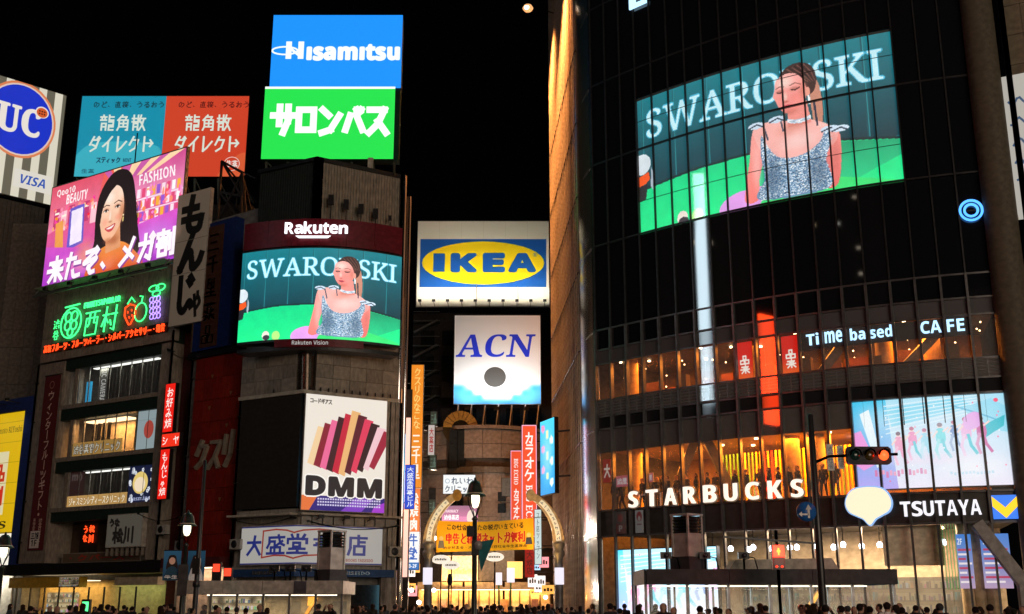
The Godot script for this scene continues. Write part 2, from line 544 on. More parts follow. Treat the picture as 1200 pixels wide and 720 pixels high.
# ---------------------------------------------------------------- a canvas for flat print
class Cv:
	var im: Image
	var w: int
	var h: int
	var own: Node
	func _init(host: Node, width: int, height: int, bg: Color) -> void:
		own = host
		w = width
		h = height
		im = Image.create_empty(w, h, false, Image.FORMAT_RGB8)
		im.fill(bg)
	func rect(x: float, y: float, rw: float, rh: float, c: Color) -> void:
		im.fill_rect(Rect2i(roundi(x), roundi(y), maxi(1, roundi(rw)), maxi(1, roundi(rh))), c)
	func grad(x: float, y: float, rw: float, rh: float, a: Color, b: Color) -> void:
		for j in int(rh):
			im.fill_rect(Rect2i(int(x), int(y) + j, int(rw), 1), a.lerp(b, j / rh))
	func poly(p: PackedVector2Array, c: Color, c2 = null) -> void:
		var top := 1e9
		var low := -1e9
		for q in p:
			top = minf(top, q.y)
			low = maxf(low, q.y)
		var n := p.size()
		for y in range(maxi(0, floori(top)), mini(h, ceili(low) + 1)):
			var yc := y + 0.5
			var xs := []
			for i in n:
				var a := p[i]
				var b := p[(i + 1) % n]
				if (a.y <= yc) != (b.y <= yc):
					xs.append(a.x + (yc - a.y) / (b.y - a.y) * (b.x - a.x))
			xs.sort()
			var col: Color = c if c2 == null else c.lerp(c2, clampf((yc - top) / (low - top), 0, 1))
			for i in range(0, xs.size() - 1, 2):
				var l := maxi(0, ceili(xs[i] - 0.5))
				var r := mini(w, ceili(xs[i + 1] - 0.5))
				if r > l:
					im.fill_rect(Rect2i(l, y, r - l, 1), col)
	func oval(cx: float, cy: float, rx: float, ry: float, c: Color, c2 = null) -> void:
		poly(own.ellipse(cx, cy, rx, ry, 36), c, c2)
	func line(pts: PackedVector2Array, t: float, c: Color, caps := true) -> void:
		for i in pts.size() - 1:
			var d := (pts[i + 1] - pts[i]).normalized() * t * 0.5
			var nn := Vector2(-d.y, d.x)
			var e := d if caps else Vector2.ZERO
			poly(PackedVector2Array([pts[i] - e + nn, pts[i + 1] + e + nn, pts[i + 1] + e - nn, pts[i] - e - nn]), c)
	func text(s: String, which: String, x: float, y: float, tw: float, th: float, c: Color, shear := 0.0, turn := false, thick := 0.0) -> void:
		# the ink of s stretched into the box (x, y, tw, th); turn: reads downward
		var a: Array = own.text_arrays(s, which, 0.0)
		var v: PackedVector3Array = a[Mesh.ARRAY_VERTEX]
		var idx: PackedInt32Array = a[Mesh.ARRAY_INDEX]
		var lo := v[0]
		var hi := v[0]
		for p in v:
			lo = lo.min(p)
			hi = hi.max(p)
		var q := PackedVector2Array()
		for p in v:
			var u := (p.x - lo.x) / (hi.x - lo.x)
			var k := 1.0 - (p.y - lo.y) / (hi.y - lo.y)
			if turn:
				q.append(Vector2(x + (1 - k) * tw, y + u * th))
			else:
				q.append(Vector2(x + u * tw + shear * (1 - k) * th, y + k * th))
		var offs := [Vector2.ZERO]
		if thick > 0.0:
			for i in 8:
				offs.append(Vector2.from_angle(TAU * i / 8) * thick)
		for o in offs:
			for i in range(0, idx.size(), 3):
				poly(PackedVector2Array([q[idx[i]] + o, q[idx[i + 1]] + o, q[idx[i + 2]] + o]), c)
	func jp(s: String, x: float, y: float, tw: float, th: float, t: float, c: Color, down := false, shear := 0.0) -> void:
		# Japanese characters in equal cells across (or down) the box
		var n := s.length()
		var cw := tw if down else tw / n
		var chh := th / n if down else th
		for i in n:
			var ch := s[i]
			if down and ch == "ー":
				ch = "｜"
			var ox := x + (0.0 if down else cw * i)
			var oy := y + (chh * i if down else 0.0)
			for l in own.strokes(ch):
				var pts := PackedVector2Array()
				for p in l:
					pts.append(Vector2(ox + cw * (0.05 + p.x * 0.9) + shear * (1 - p.y) * chh, oy + chh * (0.04 + p.y * 0.92)))
				line(pts, t, c)
	func air(cx: float, cy: float, rx: float, ry: float, c: Color, a: float) -> void:
		# a soft-edged dab of ink
		for y in range(maxi(0, int(cy - ry)), mini(h, int(cy + ry) + 1)):
			for x in range(maxi(0, int(cx - rx)), mini(w, int(cx + rx) + 1)):
				var q := 1.0 - ((x - cx) / rx) ** 2 - ((y - cy) / ry) ** 2
				if q > 0.0:
					im.set_pixel(x, y, im.get_pixel(x, y).lerp(c, a * q * q))
	func grain(amount: float, coarse: float) -> void:
		# tone noise of a photographic print: fine grain over soft cloudy variation
		var n := FastNoiseLite.new()
		n.seed = 5
		n.frequency = coarse
		n.fractal_octaves = 4
		var r := RandomNumberGenerator.new()
		r.seed = 9
		for y in h:
			for x in w:
				var c := im.get_pixel(x, y)
				var k := 1.0 + amount * (r.randf() - 0.5) + amount * 0.5 * n.get_noise_2d(x, y)
				im.set_pixel(x, y, Color(minf(c.r * k, 1), minf(c.g * k, 1), minf(c.b * k, 1)))
	func soften(k: int) -> void:
		im.resize(maxi(1, w / k), maxi(1, h / k), Image.INTERPOLATE_BILINEAR)
		im.resize(w, h, Image.INTERPOLATE_CUBIC)

func P(a: Array) -> PackedVector2Array:
	var p := PackedVector2Array()
	for i in range(0, a.size(), 2):
		p.append(Vector2(a[i], a[i + 1]))
	return p

func blob(a: Array, sx: float, sy: float, ox := 0.0, oy := 0.0) -> PackedVector2Array:
	# a closed smooth outline through points
	var n := a.size() / 2
	var c := Curve2D.new()
	for i in n + 1:
		var p := Vector2(a[(i % n) * 2], a[(i % n) * 2 + 1])
		var q := Vector2(a[((i + 1) % n) * 2], a[((i + 1) % n) * 2 + 1])
		var o := Vector2(a[((i + n - 1) % n) * 2], a[((i + n - 1) % n) * 2 + 1])
		var t := (q - o) / 6.0
		c.add_point(p * Vector2(sx, sy), -t * Vector2(sx, sy), t * Vector2(sx, sy))
	var r := PackedVector2Array()
	for p in c.tessellate(3, 5):
		r.append(p + Vector2(ox, oy))
	return r

func K(hex: String) -> Color:
	return Color.html(hex)

# ---------------------------------------------------------------- flat print: posters, screens, painted signs
func draw_jewel_ad() -> Image:
	# the picture on both large video screens: a woman in a glittering dress before teal panels
	var c := Cv.new(self, 1024, 576, K("0d6f78"))
	c.grad(0, 0, 1024, 400, K("057c88"), K("023c48"))
	for i in 7:
		var x := 20.0 + i * 150
		c.rect(x, 0, 5, 400, K("0a5560"))
		c.rect(x + 5, 0, 3, 400, K("2a98a0"))
	c.poly(P([0, 392, 250, 366, 512, 360, 780, 376, 1024, 410, 1024, 576, 0, 576]), K("04d88a"), K("1cf492"))
	c.poly(P([0, 384, 250, 358, 512, 352, 780, 368, 1024, 402, 1024, 412, 780, 378, 512, 362, 250, 368, 0, 394]), K("0a2c34"))
	c.poly(P([700, 372, 1024, 412, 1024, 470, 860, 540, 720, 540]), K("0c9a6c"), K("1fd890"))
	c.text("SWAROVSKI", "serif", 44, 58, 944, 118, K("48b8d8"), 0.0, false, 5.0)
	c.text("SWAROVSKI", "serif", 44, 58, 944, 118, K("c8f4ff"), 0.0, false, 1.0)
	# a figure half cut off at the edge
	c.oval(14, 280, 44, 44, K("d8e4ea"))
	c.poly(P([0, 330, 46, 318, 52, 350, 30, 366, 0, 372]), K("ff5a1e"))
	c.poly(P([0, 372, 40, 366, 30, 430, 0, 436]), K("20262e"))
	c.poly(P([58, 300, 70, 330, 66, 400, 54, 380]), K("a9b9c4"))
	# low table and small cakes
	c.poly(blob([360, 540, 430, 500, 560, 496, 620, 530, 560, 580, 380, 590], 1, 1), K("e8a4f0"))
	c.poly(blob([540, 536, 640, 500, 780, 510, 1000, 560, 1010, 600, 560, 600], 1, 1), K("36ea7c"))
	c.oval(196, 548, 24, 30, K("f2e6da"))
	c.oval(200, 560, 22, 16, K("3a3440"))
	c.oval(262, 552, 26, 30, K("b7ee86"))
	# ponytail, arms, neck, shoulders, dress
	c.poly(blob([738, 110, 764, 150, 772, 260, 756, 350, 738, 330, 728, 200], 1, 1), K("c98a74"))
	c.poly(blob([512, 262, 548, 262, 556, 330, 540, 400, 520, 470, 512, 545, 462, 545, 470, 470, 488, 380, 496, 310], 1, 1), K("ffa8a0"), K("ff8078"))
	c.poly(blob([776, 330, 818, 330, 826, 420, 806, 540, 756, 540, 762, 430], 1, 1), K("ff9c92"), K("f47470"))
	c.poly(blob([510, 262, 590, 252, 650, 268, 720, 276, 808, 330, 800, 390, 690, 420, 560, 390, 520, 330], 1, 1), K("ffb8b0"))
	c.poly(P([646, 206, 716, 200, 728, 292, 640, 290]), K("f4968c"))
	c.air(514, 420, 30, 140, K("ffcfc6"), 0.5)
	c.air(800, 440, 30, 130, K("c86a62"), 0.5)
	c.air(640, 300, 80, 40, K("e89a88"), 0.5)
	c.air(680, 350, 110, 50, K("ffd8d2"), 0.7)
	c.air(672, 286, 60, 26, K("c87868"), 0.5)
	c.poly(blob([538, 300, 556, 340, 590, 392, 640, 410, 700, 404, 752, 372, 776, 330, 792, 372, 770, 440, 768, 552, 520, 548, 540, 470, 532, 380], 1, 1), K("6f97b8"))
	rng.seed = 11
	for i in 6400:
		var p := Vector2(rng.randf_range(516, 800), rng.randf_range(296, 552))
		var q := c.im.get_pixelv(Vector2i(p))
		if absf(q.r - 0.435) < 0.02 and absf(q.b - 0.72) < 0.02:
			var v := rng.randf()
			c.rect(p.x, p.y, 2 + v * 3, 3, K("f6fdff") if v > 0.6 else K("20405c") if v < 0.3 else K("a8c6e4"))
	c.air(570, 470, 60, 120, K("30506c"), 0.55)
	c.air(740, 480, 50, 110, K("2c4a66"), 0.5)
	for b in [Vector2(520, 256), Vector2(600, 250), Vector2(790, 330), Vector2(826, 336)]:
		c.oval(b.x, b.y, 32, 13, K("cfe2f4"))
		c.line(P([b.x - 28, b.y + 6, b.x + 4, b.y - 4, b.x + 24, b.y + 8]), 5, K("27394c"))
	c.line(P([548, 262, 562, 320]), 6, K("33495e"))
	c.line(P([616, 262, 622, 300]), 5, K("33495e"))
	for i in 60:
		c.oval(642 + i * 1.4, 266 + sin(i * 0.05) * 10, 3.0, 8, K("ffffff") if i % 2 else K("9ab4cc"))
	# head turned aside, hair braided back
	c.poly(blob([616, 106, 640, 60, 690, 44, 738, 66, 756, 118, 744, 170, 716, 176, 690, 120], 1, 1), K("3c2626"))
	for i in 8:
		c.line(P([640 + i * 10, 62 - i * 1.5, 676 + i * 9, 92, 722 + i * 4, 130]), 3, K("84584e") if i % 2 else K("241518"))
	c.poly(blob([600, 128, 608, 96, 648, 78, 690, 92, 716, 140, 714, 190, 692, 218, 654, 236, 628, 228, 610, 204, 598, 172, 592, 158], 1, 1), K("ffb2aa"), K("fb8e86"))
	c.air(640, 112, 46, 34, K("ffe4d8"), 0.8)
	c.air(704, 160, 26, 60, K("d47a6a"), 0.7)
	c.air(652, 232, 46, 20, K("c97062"), 0.6)
	c.air(676, 176, 30, 24, K("ff8e84"), 0.55)
	c.air(616, 172, 16, 20, K("ff968a"), 0.45)
	c.air(618, 144, 20, 12, K("b06a5e"), 0.75)
	c.air(674, 144, 26, 13, K("b06a5e"), 0.75)
	c.oval(722, 168, 9, 18, K("ec9f8c"))
	c.line(P([604, 130, 618, 124, 634, 128]), 3, K("7a4a40"))
	c.line(P([658, 128, 678, 122, 698, 132]), 3, K("7a4a40"))
	c.line(P([608, 146, 620, 150, 632, 146]), 4, K("2a1618"))
	c.line(P([662, 146, 676, 150, 692, 144]), 4, K("2a1618"))
	c.air(638, 168, 12, 26, K("ffe0d2"), 0.7)
	c.air(640, 188, 14, 8, K("b8584e"), 0.7)
	c.poly(blob([624, 206, 640, 200, 650, 202, 664, 206, 646, 216], 1, 1), K("d0505c"))
	c.line(P([626, 207, 644, 208, 662, 207]), 2, K("8a2a34"))
	c.line(P([724, 186, 726, 216]), 8, K("f0faff"))
	c.line(P([742, 214, 748, 306]), 7, K("1a2c44"))
	c.soften(3)
	c.grain(0.1, 0.01)
	return c.im

func draw_dance_ad() -> Image:
	# pale video screen: dancers crossing a bright room
	var c := Cv.new(self, 768, 420, K("d6ecfa"))
	c.grad(0, 0, 768, 420, K("a8e4f8"), K("f2ecfb"))
	c.poly(P([0, 0, 180, 0, 210, 420, 0, 420]), K("39c8f0"), K("b9a8f4"))
	c.poly(P([40, 60, 90, 40, 140, 300, 110, 320]), K("e9fbff"))
	c.poly(P([0, 150, 40, 140, 110, 300, 40, 330, 0, 300]), K("f09ae0"))
	c.poly(P([180, 40, 560, 10, 610, 60, 200, 130]), K("6fd6f2"))
	for i in 7:
		c.line(P([170, 30 + i * 22, 640, 4 + i * 12]), 5, K("d9f6ff"))
	c.poly(P([560, 60, 700, 20, 768, 60, 768, 180, 640, 160]), K("8fdcf4"))
	c.line(P([520, 50, 640, 90, 740, 130]), 7, K("4fb3d8"))
	c.poly(P([640, 150, 760, 100, 750, 150, 660, 200]), K("22b8c8"))
	rng.seed = 5
	var spots := [[230, 170, 1.0], [300, 150, 1.0], [362, 160, 0.95], [440, 140, 1.1], [508, 130, 0.9], [566, 120, 1.15], [640, 120, 1.1]]
	var tones := ["f58ab4", "f06aa8", "79d8ef", "2bd4d8", "3a6ab0", "f0a0d8", "c84a90"]
	for i in spots.size():
		var x: float = spots[i][0]
		var y: float = spots[i][1]
		var s: float = spots[i][2]
		var col := K(tones[i])
		c.oval(x, y, 11 * s, 13 * s, K("ffd6c8"))
		c.oval(x, y - 6 * s, 12 * s, 9 * s, K("b03a5a") if i % 3 else K("5a3a4a"))
		c.poly(blob([x - 16 * s, y + 14 * s, x + 16 * s, y + 14 * s, x + 20 * s, y + 64 * s, x - 18 * s, y + 68 * s], 1, 1), col)
		c.line(P([x - 10 * s, y + 60 * s, x - 24 * s, y + 100 * s, x - 14 * s, y + 136 * s]), 13 * s, col.lerp(K("ffffff"), 0.35))
		c.line(P([x + 8 * s, y + 60 * s, x + 16 * s, y + 100 * s, x + 36 * s, y + 130 * s]), 13 * s, K("1fbccc") if i % 2 else col)
		c.line(P([x - 14 * s, y + 22 * s, x - 34 * s, y + 44 * s]), 8 * s, K("ffd2c4"))
		c.line(P([x + 14 * s, y + 22 * s, x + 36 * s, y + 8 * s]), 8 * s, K("ffd2c4"))
	c.poly(blob([560, 110, 610, 80, 650, 100, 630, 150, 570, 160], 1, 1), K("e79be6"))
	for i in 26:
		c.oval(rng.randf_range(60, 740), rng.randf_range(10, 400), 4, 4, K("ff6a9a") if i % 2 else K("ffffff"))
	c.oval(724, 30, 11, 9, K("ff4a6e"))
	c.air(380, 290, 340, 40, K("f8d8f0"), 0.6)
	for i in 14:
		c.rect(96 + i * 19, 330 + (i * 7) % 12, 13, 30 - (i * 5) % 14, K("f0a0c0") if i % 3 else K("d87ab0"))
	for i in 12:
		c.rect(470 + i * 18, 352 + (i * 5) % 6, 12, 12, K("a8d8f0"))
	c.air(120, 90, 160, 120, K("ffffff"), 0.4)
	c.air(430, 200, 480, 330, K("f0f6ff"), 0.55)
	c.air(600, 330, 240, 90, K("ffffff"), 0.5)
	c.soften(2)
	return c.im

func draw_beauty_poster() -> Image:
	# wide pink poster: smiling woman in a shop, sale slogan along the lower edge
	var c := Cv.new(self, 1024, 556, K("d24a8e"))
	c.grad(0, 0, 1024, 556, K("f0604e"), K("d050d8"))
	c.poly(P([0, 0, 420, 0, 380, 170, 0, 260]), K("e0526a"), K("f08ab0"))
	c.poly(P([560, 0, 1024, 0, 1024, 240, 660, 190]), K("d04a8e"), K("f3a8c4"))
	for i in 8:
		c.poly(P([420 + i * 70, 0, 470 + i * 78, 0, 520 + i * 40, 70, 490 + i * 36, 70]), K("ffd4a8") if i % 2 else K("c85aa4"))
	for i in 6:
		c.rect(40 + i * 60, 130 + (i % 2) * 20, 44, 110, K("ffc4d0") if i % 2 else K("c23a70"))
		c.rect(44 + i * 60, 150 + (i % 2) * 20, 36, 12, K("fff0e0"))
	for j in 3:
		for i in 9:
			var v := (i * 7 + j * 3) % 5
			c.rect(690 + i * 36, 150 + j * 62, 26, 48, [K("ffe2ee"), K("f6b13c"), K("e04a78"), K("9a58d0"), K("ffffff")][v])
		c.rect(680, 202 + j * 62, 344, 8, K("f6d8ec"))
	for i in 40:
		c.oval(690 + rng.randf() * 330, 150 + rng.randf() * 190, 4 + rng.randf() * 10, 6 + rng.randf() * 14, Color.from_hsv(fposmod(0.85 + rng.randf() * 0.25, 1.0), 0.3 + rng.randf() * 0.5, 1.0))
		c.oval(30 + rng.randf() * 340, 120 + rng.randf() * 130, 4 + rng.randf() * 9, 5 + rng.randf() * 12, Color.from_hsv(fposmod(0.9 + rng.randf() * 0.2, 1.0), 0.3 + rng.randf() * 0.6, 1.0))
	c.text("FASHION", "sansbold", 700, 70, 260, 60, K("fff4f4"), -0.1)
	c.text("BEAUTY", "sansbold", 130, 62, 170, 54, K("fff0f0"))
	c.text("Qoo10", "sansbold", 44, 22, 150, 44, K("fff6f2"))
	# phone with its lit page
	c.poly(blob([170, 170, 180, 148, 272, 142, 286, 164, 300, 330, 286, 356, 190, 370, 172, 350], 1, 1), K("6a5ac8"))
	c.poly(P([184, 164, 274, 156, 286, 342, 194, 354]), K("f4e8fc"))
	c.poly(P([60, 210, 120, 200, 150, 420, 80, 440]), K("f0a050"))
	c.poly(P([0, 330, 300, 380, 1024, 300, 1024, 556, 0, 556]), K("e058c8"), K("a838c8"))
	# woman, three-quarter view
	c.air(200, 470, 220, 90, K("ff9ad0"), 0.6)
	c.air(850, 420, 220, 120, K("d890f0"), 0.7)
	c.air(330, 420, 130, 110, K("ffb060"), 0.6)
	c.poly(blob([384, 250, 400, 120, 470, 30, 560, 10, 640, 60, 684, 190, 716, 340, 740, 470, 640, 520, 606, 420, 430, 500, 380, 440, 392, 360], 1, 1), K("170c12"))
	for i in 9:
		c.line(P([600 + i * 8, 90 + i * 10, 640 + i * 8, 240, 650 + i * 9, 460]), 3, K("3a2028") if i % 2 else K("0c0608"))
	c.poly(blob([410, 440, 500, 400, 600, 400, 690, 450, 760, 556, 360, 556], 1, 1), K("f2953c"), K("d8502c"))
	c.poly(P([478, 340, 580, 300, 600, 430, 486, 446]), K("e29a6c"))
	c.air(540, 380, 60, 40, K("a85a34"), 0.7)
	c.poly(blob([420, 210, 432, 132, 500, 88, 566, 112, 596, 190, 590, 280, 548, 352, 494, 384, 452, 356, 428, 296, 416, 250], 1, 1), K("ffdcc6"), K("f2b48e"))
	c.air(482, 150, 60, 50, K("fff2e4"), 0.8)
	c.air(586, 240, 34, 100, K("c87a50"), 0.7)
	c.air(462, 278, 34, 30, K("ff9a84"), 0.5)
	c.air(560, 264, 34, 30, K("ff9478"), 0.5)
	c.air(500, 380, 60, 24, K("c07048"), 0.6)
	c.air(462, 212, 32, 18, K("a8664a"), 0.6)
	c.air(546, 204, 34, 18, K("a8664a"), 0.6)
	c.poly(blob([402, 260, 408, 120, 480, 56, 540, 76, 478, 126, 436, 200, 420, 300], 1, 1), K("1a0e14"))
	c.line(P([438, 194, 462, 186, 486, 192]), 5, K("5a382c"))
	c.line(P([522, 186, 552, 176, 580, 188]), 5, K("5a382c"))
	for e in [[462, 217], [550, 208]]:
		c.oval(e[0], e[1], 16, 7, K("fffaf4"))
		c.oval(e[0] + 1, e[1], 7.5, 7.5, K("2c1814"))
		c.line(P([e[0] - 19, e[1] + 1, e[0], e[1] - 8, e[0] + 19, e[1] - 1]), 4, K("24120e"))
	c.air(498, 250, 12, 44, K("fff0e2"), 0.7)
	c.air(502, 280, 20, 9, K("b86848"), 0.7)
	c.poly(blob([466, 312, 500, 304, 544, 296, 526, 328, 496, 334], 1, 1), K("cc4a4e"))
	c.poly(blob([476, 314, 504, 309, 536, 301, 520, 316, 496, 320], 1, 1), K("fff4ee"))
	c.oval(600, 262, 5, 5, K("fff2c0"))
	c.oval(600, 284, 4, 14, K("ffe08a"))
	c.soften(3)
	# slogan
	c.jp("来たぞ、メガ割", 34, 398, 970, 146, 27, K("8a3a9a"), false, 0.0)
	c.jp("来たぞ、メガ割", 28, 390, 970, 146, 24, K("fff4fa"), false, 0.0)
	c.soften(2)
	c.grain(0.1, 0.01)
	return c.im

func draw_throat_board() -> Image:
	# two colour fields with the same product name, blue-green and orange-red
	var c := Cv.new(self, 1024, 530, K("0aa0c0"))
	c.rect(517, 0, 507, 530, K("e84a2c"))
	c.poly(blob([-40, 470, 60, 330, 260, 300, 480, 330, 516, 420, 516, 540, -40, 560], 1, 1), K("3fc4d8"))
	c.rect(517, 0, 507, 530, K("e84a2c"))
	c.poly(blob([860, 560, 930, 430, 1030, 380, 1060, 560], 1, 1), K("f2683c"))
	for k in [0, 1]:
		var x = 520.0 * k
		c.jp("のど、直接、うるおう", x + 70, 34, 440, 44, 5, K("06303c") if k == 0 else K("6a1410"))
		c.jp("龍角散", x + 118, 118, 290, 118, 11, K("f4fff0"))
		c.jp("ダイレク→", x + 62, 262, 400, 112, 12, K("f4fff0"))
	c.jp("スティック", 122, 404, 150, 38, 6, K("084a68"))
	c.text("MINT", "sansbold", 286, 412, 50, 24, K("084a68"))
	c.jp("生薬", 40, 480, 80, 30, 4, K("0a6a80"))
	c.oval(944, 448, 48, 46, K("fff2ea"))
	c.oval(944, 448, 44, 42, K("e84a2c"))
	c.jp("生薬", 910, 424, 70, 46, 6, K("fff2ea"))
	return c.im

func draw_blue_board() -> Image:
	var c := Cv.new(self, 768, 460, K("0a8cf4"))
	c.text("\u0131sam\u0131tsu", "sansbold", 212, 190, 540, 94, K("eef6ff"), 0.0, false, 6.0)
	c.rect(84, 168, 34, 110, K("eef6ff"))
	c.rect(156, 168, 34, 110, K("eef6ff"))
	c.line(P([118, 218, 156, 250]), 16, K("eef6ff"))
	var ring := PackedVector2Array()
	for i in 26:
		var a := TAU * i / 25.0
		ring.append(Vector2(78 + 74 * cos(a), 226 + 24 * sin(a)))
	c.line(ring, 10, K("eef6ff"))
	return c.im

func draw_green_board() -> Image:
	var c := Cv.new(self, 768, 440, K("18d848"))
	c.rect(0, 0, 768, 14, K("f4fff4"))
	c.jp("サロンパス", 44, 108, 690, 190, 40, K("f6fff6"))
	return c.im

func draw_card_board() -> Image:
	# striped board with a round blue emblem and a payment mark
	var c := Cv.new(self, 860, 700, K("6e6a5a"))
	for i in 9:
		c.rect(8 + i * 98, 0, 48, 700, K("efe9d4"))
	c.oval(602, 230, 214, 236, K("f08a5a"))
	c.oval(602, 230, 202, 222, K("f4d8c8"))
	c.oval(602, 230, 193, 212, K("1436d8"))
	c.text("UC", "serifbold", 470, 150, 250, 170, K("fff6ec"), 0.0, false, 5.0)
	c.oval(726, 150, 40, 36, K("fff2e8"))
	c.oval(726, 152, 33, 30, K("e8622c"))
	for i in 6:
		c.oval(711 + (i % 3) * 15, 144 + (i / 3) * 16, 5, 5, K("3a1408"))
	c.rect(606, 530, 222, 110, K("f2ece0"))
	c.text("VISA", "sansbold", 632, 556, 160, 56, K("2b5ac0"), 0.22)
	return c.im

func draw_tall(s: String, bg: Color, ink_c: Color, n: int, t: float, pad := 0.12) -> Image:
	# characters one under another
	var c := Cv.new(self, 128, 110 * n, bg)
	c.jp(s, 128 * pad, 30, 128 * (1 - 2 * pad), 110.0 * n - 60, t, ink_c, true)
	return c.im

func draw_batter_cakes() -> Image:
	# three white plates with black brush characters
	var c := Cv.new(self, 300, 900, K("c9beac"))
	c.jp("もん", 18, 18, 264, 528, 52, K("15120f"), true)
	c.jp("じ", 12, 566, 200, 270, 46, K("15120f"))
	c.jp("や", 180, 690, 110, 180, 26, K("15120f"))
	c.rect(0, 330, 300, 4, K("8d8474"))
	c.rect(0, 556, 300, 4, K("8d8474"))
	return c.im

func draw_game_poster() -> Image:
	# backlit poster: plain crimson and pink shards on off-white, black letters below
	var c := Cv.new(self, 640, 800, K("f2e9dc"))
	rng.seed = 3
	for i in 11:
		var x := 40.0 + i * 52
		var tn: Color = [K("f7d3a2"), K("8a1830"), K("f06a9a"), K("3c0f1e"), K("c81e3c"), K("f0b878"), K("5a1428"), K("e23a5c"), K("2c0e1c"), K("f6c8d0"), K("a01c3a")][i]
		var top := 90 + absf(i - 5) * 26.0
		c.poly(PackedVector2Array([Vector2(x + 60, top), Vector2(x + 130, top + 14), Vector2(x + 50 - i * 6, 560 - absf(i - 5) * 12), Vector2(x - 10 - i * 4, 540 - absf(i - 5) * 12)]), tn)
	c.soften(2)
	c.jp("コードギアス", 30, 28, 170, 34, 6, K("4a4440"))
	c.rect(0, 700, 640, 100, K("2b1a78"))
	c.poly(P([0, 700, 120, 700, 60, 800, 0, 800]), K("e8743a"))
	c.poly(P([420, 700, 560, 700, 460, 800, 300, 800]), K("7a3ac0"))
	c.poly(P([560, 760, 640, 730, 640, 800, 540, 800]), K("a83ad0"))
	for j in 3:
		for i in 26:
			c.rect(120 + i * 19, 716 + j * 20, 13, 11, K("d8d0f0"))
	c.text("DMM", "sansbold", 34, 574, 576, 118, K("fffaf2"), 0.0, false, 20.0)
	c.text("DMM", "sansbold", 34, 574, 576, 118, K("1c1a20"), 0.0, false, 10.0)
	return c.im

func draw_bookshop() -> Image:
	var c := Cv.new(self, 1180, 320, K("e9e4dc"))
	c.rect(0, 0, 1180, 10, K("27368a"))
	c.rect(0, 310, 1180, 10, K("27368a"))
	var b := P([210, 40, 330, 30, 430, 40, 500, 62, 570, 40, 690, 28, 860, 40, 860, 262, 700, 244, 580, 252, 500, 276, 420, 252, 320, 248, 205, 264])
	b.append(b[0])
	c.line(b, 13, K("c8402c"))
	c.jp("大", 56, 70, 140, 180, 24, K("23379c"))
	c.jp("盛堂", 236, 66, 380, 180, 22, K("23379c"))
	c.jp("書", 640, 66, 180, 180, 20, K("23379c"))
	c.jp("店", 900, 60, 170, 190, 22, K("23379c"))
	c.text("BOOKS TAISEIDO", "sansbold", 900, 272, 210, 26, K("b8402c"))
	return c.im

func draw_furniture_board() -> Image:
	var c := Cv.new(self, 1100, 745, K("e6e2d6"))
	for i in 5:
		c.rect(180 + i * 185, 0, 2, 745, K("cfcabc"))
	c.rect(22, 158, 1056, 420, K("0a58b4"))
	c.oval(550, 366, 512, 188, K("fbd90a"))
	c.rect(134, 284, 96, 160, K("0a58b4"))
	c.text("K", "sansbold", 290, 292, 200, 144, K("0a58b4"), 0.0, false, 12.0)
	c.text("E", "sansbold", 560, 292, 160, 144, K("0a58b4"), 0.0, false, 13.0)
	c.text("A", "sansbold", 770, 292, 214, 144, K("0a58b4"), 0.0, false, 12.0)
	c.text("\u00ae", "sans", 966, 278, 36, 36, K("0a58b4"))
	return c.im

func draw_white_board() -> Image:
	# white board, slanted blue letters, plain dark disc, blue foot with the glow there painted into its fade
	var c := Cv.new(self, 720, 760, K("e8e4dc"))
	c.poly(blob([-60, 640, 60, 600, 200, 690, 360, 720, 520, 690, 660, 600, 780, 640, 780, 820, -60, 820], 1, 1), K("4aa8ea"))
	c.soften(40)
	c.text("ACN", "serifbold", 10, 164, 640, 196, K("0a30d0"), 0.16)
	c.oval(340, 532, 92, 86, K("4a4640"))
	return c.im

func draw_tax_banner() -> Image:
	var c := Cv.new(self, 900, 300, K("e8ae12"))
	c.jp("この社会あなたの税がいきている", 90, 30, 720, 58, 7, K("3a2a10"))
	c.jp("申告と納税ネットが便利", 80, 116, 740, 110, 19, K("f6d060"))
	c.jp("申告と納税ネットが便利", 80, 116, 740, 110, 14, K("c4221a"))
	c.jp("渋谷税里会・大来商会・川西社会年生直接品", 60, 244, 780, 30, 4, K("4a3410"))
	c.oval(44, 170, 20, 22, K("e0c090"))
	c.poly(P([22, 190, 66, 190, 76, 262, 14, 262]), K("6a6a70"))
	c.oval(856, 160, 20, 22, K("e0c090"))
	c.poly(P([832, 182, 880, 182, 890, 250, 824, 250]), K("343a58"))
	return c.im

func draw_clinic(kind: int) -> Image:
	var c := Cv.new(self, 480, 280, K("eef4f6"))
	if kind == 0:
		c.oval(62, 92, 36, 36, K("9ab4c8"))
		c.oval(62, 92, 26, 26, K("eef4f6"))
		c.jp("れいわ", 120, 34, 340, 110, 13, K("27506a"))
		c.jp("クリニック", 20, 156, 440, 104, 13, K("27506a"))
	elif kind == 1:
		c.im.fill(K("e678b4"))
		c.grad(0, 0, 480, 110, K("8a4a7a"), K("c85a9a"))
		c.text("PHARMACY", "sansbold", 30, 40, 190, 30, K("ffe8f4"))
		c.jp("渋谷薬店", 30, 90, 200, 54, 8, K("ffffff"))
		c.oval(400, 120, 66, 80, K("f4ddd0"))
		c.poly(blob([320, 280, 350, 190, 450, 190, 480, 280], 1, 1), K("f4f6fa"))
	elif kind == 2:
		c.im.fill(K("7a7468"))
		c.jp("美", 60, 20, 10, 10, 2, K("33302c"))
		c.jp("渋谷", 100, 20, 280, 110, 12, K("26241f"))
		c.jp("スプ里", 100, 150, 280, 110, 12, K("26241f"))
	return c.im

